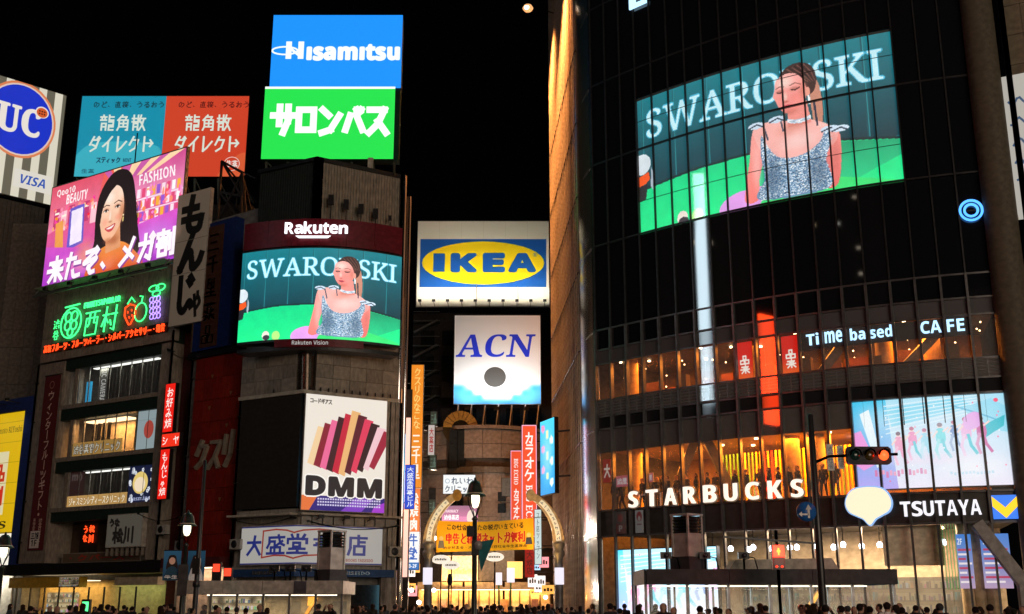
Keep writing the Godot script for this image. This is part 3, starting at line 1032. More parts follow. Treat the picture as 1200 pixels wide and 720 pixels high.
func draw_strip(s: String, bg: Color, c1: Color, wide: int, high: int, t: float, edge = null) -> Image:
	var c := Cv.new(self, wide, high, bg)
	if edge != null:
		c.jp(s, wide * 0.03, high * 0.14, wide * 0.94, high * 0.72, t * 1.9, edge)
	c.jp(s, wide * 0.03, high * 0.14, wide * 0.94, high * 0.72, t, c1)
	return c.im

func draw_karaoke(short: bool) -> Image:
	var c := Cv.new(self, 150, 960 if not short else 720, K("f2502c"))
	var hh := c.h
	c.rect(0, 0, 150, 8, K("ffb8d8"))
	c.rect(0, hh - 8, 150, 8, K("ffb8d8"))
	c.rect(0, 0, 8, hh, K("ffb8d8"))
	c.rect(142, 0, 8, hh, K("ffb8d8"))
	if short:
		c.text("BIG ECHO", "serifbold", 44, 80, 56, 260, K("fff4ee"), 0.0, true)
		c.jp("カラオケ", 34, 380, 84, 330, 12, K("fff4ee"), true)
	else:
		c.jp("カラオケ", 26, 60, 98, 430, 14, K("fff4ee"), true)
		c.text("BIG ECHO", "serifbold", 40, 520, 66, 400, K("fff4ee"), 0.0, true)
	return c.im

func draw_portrait(bg: Color, k: int) -> Image:
	var c := Cv.new(self, 200, 380, bg)
	c.grad(0, 0, 200, 380, bg, bg.lerp(K("102838"), 0.5))
	c.poly(blob([50, 110, 70, 60, 130, 60, 152, 120, 160, 240, 40, 240], 1, 1), K("2a1c1e"))
	c.oval(100, 130, 36, 46, K("f0cdb8"))
	c.poly(blob([30, 380, 44, 240, 90, 200, 120, 200, 160, 240, 180, 380], 1, 1), K("dfe8f0") if k else K("20506a"))
	c.jp("渋谷" if k else "年生", 20, 310, 160, 50, 7, K("f2fbff"))
	return c.im

func draw_drugstore() -> Image:
	# yellow drugstore front with blue frame
	var c := Cv.new(self, 420, 760, K("f2c40c"))
	c.text("Matsumoto KiYoshi", "serif", 60, 90, 340, 40, K("2c2208"))
	c.rect(60, 250, 240, 400, K("f4e8b8"))
	c.jp("薬品", 70, 330, 210, 110, 20, K("d83a14"))
	c.jp("大割", 70, 470, 210, 120, 22, K("e0341c"))
	c.text("des", "serifbold", 60, 672, 280, 66, K("302608"), 0.15)
	for i in 5:
		c.rect(0, 130 * i + 60, 420, 3, K("a88a10"))
	return c.im

func draw_hair_poster() -> Image:
	# tall poster: auburn hair above white script panel
	var c := Cv.new(self, 300, 640, K("c8b8a0"))
	c.poly(blob([130, 0, 300, 0, 300, 420, 220, 380, 160, 200], 1, 1), K("a85818"))
	for i in 9:
		c.line(P([150 + i * 18, 0, 180 + i * 16, 160, 200 + i * 14, 400]), 5, K("d88a34") if i % 2 else K("6a3410"))
	c.poly(blob([0, 20, 90, 0, 170, 40, 180, 300, 210, 600, 60, 640, 0, 600], 1, 1), K("f2ece0"))
	for j in 5:
		var p := PackedVector2Array()
		for i in 12:
			p.append(Vector2(20 + i * 12, 120 + j * 90 + sin(i * 1.3 + j) * 16))
		c.line(p, 9, K("4a6a94"))
	return c.im

func draw_shop_wall(k: int) -> Image:
	# shelves of goods on shop walls seen through the glass
	var c := Cv.new(self, 512, 256, K("d8c49a"))
	rng.seed = 40 + k
	for j in 4:
		c.rect(0, j * 64, 512, 20, K("b09a72"))
		var x := 4.0
		while x < 500:
			var bw := rng.randf_range(6, 26)
			var bh := rng.randf_range(18, 44)
			if rng.randf() < 0.8:
				c.rect(x, j * 64 + 58 - bh, bw, bh, Color.from_hsv(rng.randf(), rng.randf_range(0.05, 0.6), rng.randf_range(0.25, 0.95)))
			x += bw + rng.randf_range(1, 8)
		c.rect(0, j * 64 + 58, 512, 6, K("6a5a44"))
	for i in 5:
		c.air(rng.randf() * 512, rng.randf() * 256, 60, 50, K("2c2418"), 0.7)
	c.soften(2)
	return c.im

# ---------------------------------------------------------------- shapes for buildings
func prism(plan: Array, y0: float, y1: float) -> Mesh:
	# upright block over a plan of [x, depth] corners, with top and bottom
	var poly := PackedVector2Array()
	for p in plan:
		poly.append(Vector2(p[0], -p[1]))
	if Geometry2D.is_polygon_clockwise(poly):
		poly.reverse()
	var st := SurfaceTool.new()
	st.begin(Mesh.PRIMITIVE_TRIANGLES)
	st.set_smooth_group(-1)
	var t := Geometry2D.triangulate_polygon(poly)
	for i in range(0, t.size(), 3):
		for k in [0, 1, 2]:
			st.add_vertex(Vector3(poly[t[i + k]].x, y1, poly[t[i + k]].y))
		for k in [0, 2, 1]:
			st.add_vertex(Vector3(poly[t[i + k]].x, y0, poly[t[i + k]].y))
	for i in poly.size():
		var a := poly[i]
		var b := poly[(i + 1) % poly.size()]
		for p in [Vector3(a.x, y0, a.y), Vector3(b.x, y1, b.y), Vector3(b.x, y0, b.y), Vector3(a.x, y0, a.y), Vector3(a.x, y1, a.y), Vector3(b.x, y1, b.y)]:
			st.add_vertex(p)
	st.generate_normals()
	return st.commit()

func strip(pts: Array, y0: float, y1: float) -> Mesh:
	# an upright sheet over [x, depth] points, with uv 0 to 1 along and down
	var st := SurfaceTool.new()
	st.begin(Mesh.PRIMITIVE_TRIANGLES)
	var run := [0.0]
	for i in range(1, pts.size()):
		run.append(run[-1] + Vector2(pts[i][0], pts[i][1]).distance_to(Vector2(pts[i - 1][0], pts[i - 1][1])))
	for i in pts.size() - 1:
		for c in [[i, 0], [i, 1], [i + 1, 1], [i, 0], [i + 1, 1], [i + 1, 0]]:
			var a := maxi(0, c[0] - 1)
			var b := mini(pts.size() - 1, c[0] + 1)
			st.set_normal(Vector3(pts[b][1] - pts[a][1], 0, pts[b][0] - pts[a][0]).normalized())
			st.set_uv(Vector2(run[c[0]] / run[-1], 1.0 - c[1]))
			st.add_vertex(V(pts[c[0]][0], y0 if c[1] == 0 else y1, pts[c[0]][1]))
	return st.commit()

func thick_strip(pts: Array, y0: float, y1: float, deep: float) -> Mesh:
	# the same with thickness behind it
	var plan := []
	for p in pts:
		plan.append(p)
	for i in range(pts.size() - 1, -1, -1):
		var a: Array = pts[maxi(0, i - 1)]
		var b: Array = pts[mini(pts.size() - 1, i + 1)]
		var n := Vector2(b[1] - a[1], b[0] - a[0]).normalized()
		plan.append([pts[i][0] - n.x * deep, pts[i][1] + n.y * deep])
	return prism(plan, y0, y1)

func lamp_heads(t: Node3D, m: Material, x0: float, x1: float, n: int, y: float, out: float, h := 0.28) -> Array:
	# small flood lamps on arms in front of a board
	var at := []
	for i in n:
		var x := lerpf(x0, x1, (i + 0.5) / n)
		var head := bx(t, "flood_lamp", m, x - h * 0.8, x + h * 0.8, y - h / 2, y + h / 2, out - 0.1, out + 0.1)
		bar(head, "lamp_arm", m, Vector3(0, -h * 0.3, -0.1), Vector3(0, -h * 0.6, -out + 0.05), 0.05, 0.05)
		at.append(Vector3(x, y + h * 0.6, out))
	return at

# ---------------------------------------------------------------- the street's far side, from the drugstore to the corner
func build_fruit_building() -> void:
	var f := face(-35.6, 83.25, -23.3, 75.4)
	var tile := M("beige_tile", 0.36, 0.31, 0.25, 0.6, 0.0, 2.0, 0.5)
	var dark := M("dark_green_band", 0.02, 0.04, 0.03, 0.45)
	var black := M("black_metal", 0.02, 0.02, 0.022, 0.45, 0.3)
	var steel := M("grey_steel", 0.28, 0.28, 0.28, 0.45, 0.7)
	var glass := pane("shop_glass", 0.9, 0.95, 0.95, 0.08)
	var b := thing("fruit_parlour_building", "narrow beige tiled building with green neon fruit sign above three window floors", "building", f)
	bx(b, "core", M("core_concrete", 0.2, 0.19, 0.17, 0.8), 0.0, 14.55, 0, 24.8, -12, -2.2)
	bx(b, "pilaster", tile, -0.12, 2.95, 4.6, 19.2, -2.2, 0)
	bx(b, "pilaster", tile, 13.5, 14.6, 4.6, 19.2, -2.2, 0)
	# fascia panels behind the neon
	for i in 14:
		for j in 3:
			bx(b, "panel", [tile, M("beige_tile_b", 0.32, 0.275, 0.22, 0.6, 0.0, 2.0, 0.6), M("beige_tile_c", 0.38, 0.325, 0.265, 0.55, 0.0, 2.0, 0.4)][(i * 5 + j * 3) % 3], -0.1 + i * 1.05 + 0.012, -0.1 + (i + 1) * 1.05 - 0.012, 19.35 + j * 1.85 + 0.012, 19.35 + (j + 1) * 1.85 - 0.012, -0.5, 0)
	bx(b, "fascia_back", dark, -0.1, 14.55, 19.2, 24.9, -2.1, -0.5)
	# window floors
	var rows := [[15.85, 18.5], [12.0, 14.72], [8.42, 10.92]]
	for r in rows.size():
		var y0: float = rows[r][0]
		var y1: float = rows[r][1]
		bx(b, "spandrel", dark, 2.95, 13.5, y1, y1 + 0.72, -0.6, -0.12)
		bx(b, "sill", tile, 2.95, 13.5, y0 - 0.3, y0, -1.9, -0.02)
		bx(b, "spandrel", dark, 2.95, 13.5, y0 - 1.0 if r == 2 else y0 - 0.42, y0 - 0.3, -0.6, -0.14)
		bx(b, "room_floor", M("room_floor", 0.2, 0.18, 0.15), 2.95, 13.5, y0 - 0.25, y0 - 0.05, -2.2, -1.9)
		bx(b, "pier", tile, 4.0, 4.4, y0, y1, -0.7, -0.2)
		for i in 8:
			var x := 4.4 + i * 1.1375
			if i < 8:
				var p := quad(b, "pane", glass, x + 0.03, x + 1.1375 - 0.03, y0, y1, -0.32)
				bx(p, "window_frame", steel, -0.57, -0.53, -(y1 - y0) / 2, (y1 - y0) / 2, -0.04, 0.04)
		quad(b, "pane", glass, 3.0, 4.0, y0, y1, -0.5)
	# things seen behind the panes
	var curtain := M("curtain_grey", 0.28, 0.27, 0.25, 0.9)
	for r in [0, 2]:
		for i in 20:
			var x := 6.2 + i * 0.362
			if r == 0 or x < 10.7:
				part(b, "curtain_fold", tube([Vector3(x, rows[r][0], -1.2 - 0.1 * (i % 2)), Vector3(x + 0.03, rows[r][1], -1.2 - 0.1 * ((i + 1) % 2))], 0.2, 6), curtain)
	for r in [0, 2]:
		bx(b, "ceiling_light", glow("cool_ceiling", 0.9, 0.92, 0.85, 1.5), 5.5, 12.5, rows[r][1] - 0.08, rows[r][1] - 0.03, -0.95, -0.6)
		area("office_ceiling_light", f * Transform3D(Basis(Vector3.RIGHT, PI * 0.6), Vector3(9.0, rows[r][1] - 0.15, -0.75)), 7.0, 0.4, Color(0.95, 0.95, 0.85), 4.0 if r == 0 else 2.2)
	bx(b, "blue_light_panel", glow("blue_panel", 0.02, 0.3, 0.55, 0.8), 4.5, 5.05, 15.9, 17.6, -1.0, -0.9)
	var cam := Cv.new(self, 120, 420, K("1a1c1e"))
	cam.text("BIC CAMERA", "sansbold", 26, 12, 70, 396, K("f0f0ea"), 0.0, true)
	quad(b, "window_print", print_mat("camera_print", cam.im, 0.45), 6.05, 7.0, 15.88, 18.45, -0.8)
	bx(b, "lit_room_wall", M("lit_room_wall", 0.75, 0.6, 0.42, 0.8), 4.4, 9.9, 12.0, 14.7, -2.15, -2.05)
	bx(b, "ceiling_light", glow("warm_ceiling", 1.0, 0.72, 0.4, 2.2), 4.8, 9.5, 14.55, 14.62, -1.8, -0.8)
	area("clinic_ceiling_light", f * Transform3D(Basis(Vector3.RIGHT, PI / 2), Vector3(7.1, 14.5, -1.2)), 4.6, 0.9, Color(1, 0.72, 0.4), 6.0)
	for i in 4:
		part(b, "curtain_fold", tube([Vector3(4.8 + i * 0.55, 12.0, -1.7), Vector3(4.85 + i * 0.55, 14.6, -1.7)], 0.14, 6), M("curtain_cream", 0.6, 0.5, 0.36, 0.9))
	quad(b, "clinic_strip", print_mat("clinic_strip_print", draw_strip("渋谷美容クリニック", K("c89a50"), K("f4ecd8"), 640, 110, 8, K("2a2018")), 0.5), 4.4, 9.85, 12.02, 13.0, -0.3)
	bx(b, "blind", M("blind_olive", 0.2, 0.2, 0.12, 0.9), 9.95, 11.2, 12.0, 14.7, -1.3, -1.2)
	var pd := Cv.new(self, 200, 240, K("b8ccd0"))
	pd.oval(110, 118, 46, 56, K("d8584a"))
	pd.rect(0, 56, 200, 2, K("90a8ac"))
	quad(b, "window_print", print_mat("disc_print", pd.im, 0.5), 11.3, 13.45, 12.02, 14.7, -0.3)
	var mo := Cv.new(self, 160, 220, K("5a1c20"))
	mo.text("mo", "sansbold", 20, 20, 110, 60, K("c8b0a8"))
	quad(b, "window_print", print_mat("small_red_print", mo.im, 0.12), 4.45, 6.1, 9.2, 10.9, -0.35)
	quad(b, "clinic_strip", print_mat("ladies_strip_print", draw_strip("ジャスミンレディースクリニック", K("b08a50"), K("fff0d0"), 900, 110, 7, K("7a5018")), 1.0), 4.42, 10.85, 8.42, 9.2, -0.28)
	var jm := Cv.new(self, 260, 260, K("141c3c"))
	rng.seed = 8
	for i in 26:
		var q := Vector2(rng.randf_range(10, 250), rng.randf_range(10, 250))
		for k in 5:
			jm.oval(q.x + 9 * cos(k * 1.256), q.y + 9 * sin(k * 1.256), 6, 6, K("e8eef8"))
	jm.oval(120, 120, 78, 78, K("f0d27a"))
	jm.oval(116, 132, 56, 52, K("ffe9c8"))
	jm.text("Jasmine", "serif", 30, 214, 200, 38, K("cfd8ff"), 0.2)
	quad(b, "window_print", print_mat("jasmine_print", jm.im, 0.85), 10.9, 13.45, 8.42, 10.92, -0.29)
	# second storey: dark restaurant front
	bx(b, "dark_window_back", M("restaurant_wall", 0.14, 0.09, 0.06, 0.7), 2.95, 13.5, 4.6, 7.4, -2.15, -2.05)
	bx(b, "sill", M("pale_ledge", 0.45, 0.4, 0.33), 4.2, 12.5, 4.55, 5.25, -1.0, -0.5)
	quad(b, "ledge_lettering", print_mat("ledge_print", draw_strip("・クバース・", K("6a5a48"), K("b83a2a"), 520, 80, 10), 0.0), 4.3, 12.4, 4.6, 5.2, -0.49)
	bx(b, "canopy", black, -0.6, 16.0, 3.75, 4.5, -1.5, 0.8)
	bx(b, "shop_band", M("yellow_shopband", 0.6, 0.36, 0.04, 0.5), -0.3, 7.6, 2.9, 3.6, -0.2, 0.4)
	bx(b, "shop_band", M("cream_band", 0.5, 0.42, 0.3), 11.2, 15.4, 3.0, 3.5, -0.2, 0.4)
	quad(b, "shop_posters", print_mat("shop_print_a", draw_shop_wall(1), 0.35), 5.4, 7.5, 2.95, 3.6, 0.41)
	bx(b, "shop_back_wall", M("shop_yellow_wall", 0.6, 0.45, 0.2), 0, 14.5, 0, 3.4, -2.1, -2.0)
	quad(b, "shop_posters", print_mat("shop_print_b", draw_shop_wall(2), 0.7), 1.0, 4.6, 1.2, 2.6, -1.9)
	for i in 9:
		var pn := quad(b, "shop_pane", glass, i * 1.6 + 0.04, i * 1.6 + 1.56, 0.1, 2.9, -0.1)
		bx(pn, "shop_frame", black, -0.84, -0.76, -1.4, 1.4, -0.05, 0.05)
	area("fruit_shop_light", f * Transform3D(Basis(Vector3.RIGHT, PI / 2), Vector3(4.0, 3.3, -1.0)), 7.0, 1.2, Color(1, 0.8, 0.45), 5.0)
	area("fruit_shop_light", f * Transform3D(Basis(Vector3.RIGHT, PI / 2), Vector3(11.0, 3.3, -1.0)), 5.0, 1.2, Color(0.9, 1, 0.75), 1.6)
	bx(b, "shop_ceiling_light", glow("shop_ceiling", 1, 0.8, 0.5, 2.0), 0.8, 7.2, 3.34, 3.39, -1.6, -0.5)
	bx(b, "dark_passage_wall", M("dark_red_wall", 0.1, 0.02, 0.015), 14.62, 17.2, 0, 20.0, -6, -1.0)

	# neon lettering and fruit on the fascia
	var n := thing("neon_fruit_sign", "green and red neon tubes shaping fruit and the parlour name on beige panels", "neon sign", f * Transform3D(Basis(), Vector3(0, 19.4, 0.1)))
	var gr := glow("neon_green", 0.05, 1.0, 0.22, 2.2)
	var rd := glow("neon_red", 1.0, 0.06, 0.01, 2.2)
	var pu := glow("neon_purple", 0.4, 0.25, 1.0, 2.2)
	var backing := M("neon_backing", 0.03, 0.025, 0.02, 0.6)
	var st := SurfaceTool.new()
	st.begin(Mesh.PRIMITIVE_TRIANGLES)
	glyph_tubes(st, "西村", 4.75, 1.3, 4.0, 2.1, 0.06, 0.1, 0.1)
	part(n, "name_tubes", st.commit(), gr)
	st = SurfaceTool.new()
	st.begin(Mesh.PRIMITIVE_TRIANGLES)
	glyph_tubes(st, "渋", 1.4, 2.35, 0.75, 0.75, 0.035, 0.1)
	part(n, "character_tubes", st.commit(), gr)
	st = SurfaceTool.new()
	st.begin(Mesh.PRIMITIVE_TRIANGLES)
	glyph_tubes(st, "谷", 1.4, 1.5, 0.75, 0.75, 0.035, 0.1)
	part(n, "character_tubes", st.commit(), gr)
	# melon-shaped emblem: outline with three berries
	st = SurfaceTool.new()
	st.begin(Mesh.PRIMITIVE_TRIANGLES)
	for e in [[3.45, 2.6, 1.18, 1.15], [3.1, 3.1, 0.36, 0.36], [3.8, 3.1, 0.36, 0.36], [3.1, 2.4, 0.34, 0.34], [3.8, 2.4, 0.34, 0.34], [3.45, 1.9, 0.3, 0.3]]:
		var loop := []
		for i in 19:
			loop.append(Vector3(e[0] + e[2] * cos(TAU * i / 18), e[1] + e[3] * sin(TAU * i / 18), 0.1))
		add_tube(st, loop, 0.06, 6)
	add_tube(st, [Vector3(2.6, 3.9, 0.1), Vector3(4.3, 3.95, 0.1)], 0.06, 6)
	part(n, "emblem_tubes", st.commit(), gr)
	for i in 13:
		var ch := "FRUITS&PARLOR"[i]
		part(n, "letter", letter_mesh(ch, "sansbold", 0.27, 0.42, 0.08), gr, Vector3(4.85 + i * 0.315, 3.5 + i * 0.0, 0.08))
	st = SurfaceTool.new()
	st.begin(Mesh.PRIMITIVE_TRIANGLES)
	add_tube(st, [Vector3(10.0, 1.6, 0.1), Vector3(9.5, 2.3, 0.1), Vector3(9.5, 2.9, 0.1), Vector3(10.0, 3.1, 0.1), Vector3(10.6, 2.9, 0.1), Vector3(10.65, 2.3, 0.1), Vector3(10.2, 1.6, 0.1), Vector3(10.0, 1.6, 0.1)], 0.06, 6)
	for q in [[9.8, 2.6], [10.2, 2.7], [10.0, 2.2], [10.3, 2.3]]:
		add_tube(st, [Vector3(q[0], q[1], 0.1), Vector3(q[0] + 0.03, q[1] - 0.14, 0.1)], 0.05, 6)
	part(n, "strawberry_tubes", st.commit(), rd)
	st = SurfaceTool.new()
	st.begin(Mesh.PRIMITIVE_TRIANGLES)
	var ring := []
	for i in 21:
		ring.append(Vector3(11.2 + 0.62 * cos(TAU * i / 20), 2.35 + 0.68 * sin(TAU * i / 20), 0.1))
	add_tube(st, ring, 0.05, 6)
	add_tube(st, [Vector3(11.2, 3.0, 0.1), Vector3(11.3, 3.5, 0.1), Vector3(11.0, 3.55, 0.1)], 0.05, 6)
	add_tube(st, [Vector3(9.7, 3.15, 0.1), Vector3(10.1, 3.6, 0.1), Vector3(10.5, 3.2, 0.1)], 0.05, 6)
	for e in [[12.4, 3.9, 0.5, 0.22], [13.1, 3.9, 0.45, 0.24], [12.7, 3.5, 0.4, 0.2]]:
		var loop := []
		for i in 15:
			loop.append(Vector3(e[0] + e[2] * cos(TAU * i / 14), e[1] + e[3] * sin(TAU * i / 14), 0.1))
		add_tube(st, loop, 0.05, 6)
	part(n, "melon_tubes", st.commit(), gr)
	st = SurfaceTool.new()
	st.begin(Mesh.PRIMITIVE_TRIANGLES)
	for i in 12:
		var row := int(i / 3.0)
		var loop := []
		for k in 11:
			loop.append(Vector3(12.25 + (i % 3) * 0.36 + row * 0.05 + 0.19 * cos(TAU * k / 10), 3.1 - row * 0.42 + 0.19 * sin(TAU * k / 10), 0.1))
		add_tube(st, loop, 0.035, 6)
	part(n, "grape_tubes", st.commit(), pu)
	st = SurfaceTool.new()
	st.begin(Mesh.PRIMITIVE_TRIANGLES)
	glyph_tubes(st, "高級フルーツ・フルーツパーラー・シルバーアクセサリー・雑貨", 0.5, 0.62, 13.4, 0.6, 0.045, 0.1)
	part(n, "slogan_tubes", st.commit(), rd)
	for i in 6:
		bx(n, "tube_rail", backing, 0.6 + i * 2.3, 2.6 + i * 2.3, 0.58, 1.25, 0.0, 0.04)

	# hanging red cloth on the wide pilaster
	var r := thing("fruit_gift_banner", "tall dark red banner with white vertical lettering hung on beige pilaster", "banner", f * Transform3D(Basis(), Vector3(1.85, 5.5, 0.05)))
	var cb := Cv.new(self, 160, 1130, K("5c1218"))
	cb.oval(80, 60, 26, 26, K("a06a5a"))
	cb.oval(80, 60, 20, 20, K("5c1218"))
	cb.jp("ウィンターフルーツギフト", 46, 100, 68, 780, 8, K("d8b8a8"), true)
	cb.oval(80, 906, 10, 10, K("d8b8a8"))
	cb.jp("高級品生来直接", 30, 930, 30, 150, 3, K("c8a898"), true)
	cb.jp("渋谷西村店三", 90, 930, 36, 150, 4, K("c8a898"), true)
	cb.rect(16, 1010, 100, 108, K("d8d0c8"))
	cb.jp("三階", 24, 1020, 80, 40, 7, K("2a2624"))
	cb.text("1F", "sansbold", 30, 1066, 60, 40, K("2a2624"))
	bx(r, "cloth", M("red_cloth", 0.12, 0.015, 0.02, 0.9), -0.88, 0.88, 0, 12.7, 0, 0.05)
	quad(r, "print", print_mat("gift_print", cb.im, 0.0, 0.9), -0.87, 0.87, 0.02, 12.68, 0.055)
	bx(r, "rod", black, -0.95, 0.95, 12.7, 12.78, -0.05, 0.06)

	# pink poster on the roof edge
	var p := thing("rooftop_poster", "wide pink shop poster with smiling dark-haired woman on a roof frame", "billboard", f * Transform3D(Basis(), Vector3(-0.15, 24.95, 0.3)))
	quad(p, "poster_face", print_mat("beauty_print", draw_beauty_poster(), 1.05), 0.1, 15.2, 0.1, 8.3, 0.262)  # face glows by itself, standing in for floodlight from below
	bx(p, "frame", steel, 0, 15.3, 0, 8.4, 0, 0.25)
	for i in 9:
		bar(p, "brace", black, Vector3(0.6 + i * 1.8, 0.2, 0), Vector3(0.6 + i * 1.8, -0.05, -2.0), 0.12, 0.12)
		bar(p, "brace", black, Vector3(0.6 + i * 1.8, 6.0, 0), Vector3(0.6 + i * 1.8, 0.0, -3.2), 0.1, 0.1)
	bx(p, "lamp_rail", steel, 0.2, 15.1, -0.75, -0.6, 0.9, 1.05)
	bx(p, "catwalk", M("catwalk_pale", 0.5, 0.48, 0.44, 0.6, 0.2), 0.2, 14.6, -0.06, 0.0, 0.0, 0.95)
	for i in 8:
		bar(p, "rail_post", steel, Vector3(0.4 + i * 2.05, -0.65, 1.0), Vector3(0.4 + i * 2.05, 0.0, 0.6), 0.07, 0.07)
	lamp_heads(p, black, 0.6, 14.8, 5, -0.4, 1.25, 0.24)
	for i in 5:
		spot("poster_flood", f * Vector3(1.8 + i * 2.9, 25.0, 1.5), f * Vector3(1.8 + i * 2.9, 28.0, 0.3), 50, Color(1, 0.85, 0.8), 6.0, 0.2)
	area("poster_glow", f * Transform3D(Basis(), Vector3(7.5, 29.0, 0.65)), 14.8, 8.0, Color(1.0, 0.5, 0.62), 14.0)

	# white plates with black brush characters
	var mo2 := thing("batter_cake_sign", "tall off-white sign of three plates with black brush characters beside pink poster", "sign", f * Transform3D(Basis(), Vector3(14.75, 20.1, 0.35)))
	quad(mo2, "print", print_mat("batter_print", draw_batter_cakes(), 0.0), 0.02, 3.23, 0.02, 9.5, 0.303)
	bx(mo2, "box", M("sign_white", 0.5, 0.46, 0.4, 0.5), 0, 3.25, 0, 9.52, 0, 0.3)
	bar(mo2, "bracket", black, Vector3(0.5, 4.9, 0), Vector3(0.3, 4.9, -1.2), 0.12, 0.12)
	bar(mo2, "bracket", black, Vector3(0.5, 1.0, 0), Vector3(0.3, 1.0, -1.2), 0.12, 0.12)
	# roof stair truss at the poster's end
	var tr := thing("roof_truss", "black steel truss standing on roof behind the pink poster", "truss", f * Transform3D(Basis(), Vector3(15.4, 24.8, -2.5)))
	for q in [[0, 0, 0, 8.4], [2.6, 0, 2.2, 7.0], [0, 8.4, 2.2, 7.0], [0, 6.0, 2.3, 5.2], [0, 3.6, 2.45, 3.2], [0, 8.4, 2.3, 5.2], [2.2, 7.0, 0, 3.6], [0, 6.0, 2.45, 3.2], [0, 1.2, 2.45, 3.2], [2.2, 7, 3.6, 0]]:
		bar(tr, "strut", black, Vector3(q[0], q[1], 0), Vector3(q[2], q[3], 0), 0.14, 0.14)
		if q[1] > 1:
			bar(tr, "strut", black, Vector3(q[0], q[1], 0), Vector3(q[2], q[3], -1.4), 0.1, 0.1)

	# red upright box signs at the passage
	var red := thing("red_box_sign", "lit red upright box sign with white characters above dark passage", "sign", f * Transform3D(Basis(), Vector3(15.05, 8.4, 0.4)))
	var red_rows := [["もんじゃ焼", 0.0, 0.92, 0.0, 3.3], ["お好み焼", 0.0, 1.0, 4.4, 7.7], ["ママイママ", 0.0, 1.75, 3.4, 4.32]]
	for q in red_rows.size():
		var a: Array = red_rows[q]
		var im: Image
		if q < 2:
			im = draw_tall(a[0], K("e8180c"), K("fff0e8"), a[0].length(), 9)
		else:
			im = draw_strip("シブヤ", K("f03018"), K("fff0e8"), 240, 130, 10)
		bx(red, "box", black, a[1], a[2], a[3], a[4], 0, 0.3)
		quad(red, "lit_face", print_mat("red_face_%d" % q, im, 1.05), a[1] + 0.03, a[2] - 0.03, a[3] + 0.03, a[4] - 0.03, 0.303)
	bar(red, "bracket", black, Vector3(0.1, 6.8, 0), Vector3(-0.3, 6.8, -0.6), 0.1, 0.1)
	bar(red, "bracket", black, Vector3(0.1, 1.2, 0), Vector3(-0.3, 1.2, -0.6), 0.1, 0.1)
	area("red_sign_glow", f * Transform3D(Basis(), Vector3(15.5, 12.3, 0.9)), 0.9, 7.4, Color(1, 0.1, 0.05), 2.5)

	var un := thing("red_neon_lettering", "red neon characters glowing in dark second-storey window", "neon sign", f * Transform3D(Basis(), Vector3(5.8, 5.25, -0.6)))
	st = SurfaceTool.new()
	st.begin(Mesh.PRIMITIVE_TRIANGLES)
	glyph_tubes(st, "う", 0.3, 1.35, 0.55, 0.5, 0.04)
	glyph_tubes(st, "な", 0.3, 0.75, 0.55, 0.5, 0.04)
	glyph_tubes(st, "松", 0.95, 1.35, 0.6, 0.55, 0.04)
	glyph_tubes(st, "川", 0.95, 0.65, 0.6, 0.6, 0.04)
	part(un, "tubes", st.commit(), rd)
	bx(un, "board", backing, -0.05, 1.85, 0, 2.1, -0.12, -0.07)
	bx(un, "stand", backing, 0.8, 1.0, -0.02, 0.1, -0.3, 0.05)

	var ma := thing("restaurant_sign", "square off-white restaurant sign with black brush characters above a grille", "sign", f * Transform3D(Basis(), Vector3(9.85, 4.9, 0.0)))
	var mim := Cv.new(self, 360, 220, K("b9ae9a"))
	mim.jp("うな", 16, 26, 110, 52, 14, K("17130f"))
	mim.jp("松川", 60, 82, 230, 118, 20, K("17130f"))
	bx(ma, "box", M("sign_white", 0.5, 0.46, 0.4, 0.5), 0, 3.6, 0.55, 2.75, -0.1, 0.35)
	quad(ma, "print", print_mat("restaurant_print", mim.im, 0.12), 0.05, 3.55, 0.6, 2.7, 0.353)
	for i in 8:
		bx(ma, "grille_bar", M("grille_beige", 0.25, 0.22, 0.18), i * 0.51, i * 0.51 + 0.05, 0, 0.5, 0.05, 0.3)
	bx(ma, "grille_rail", M("grille_beige", 0.25, 0.22, 0.18), 0, 3.6, 0.22, 0.28, 0.03, 0.05)
	bx(ma, "bracket", black, 0.2, 0.4, 0.6, 2.6, -0.4, -0.1)
	bx(ma, "bracket", black, 3.2, 3.4, 0.6, 2.6, -0.4, -0.1)

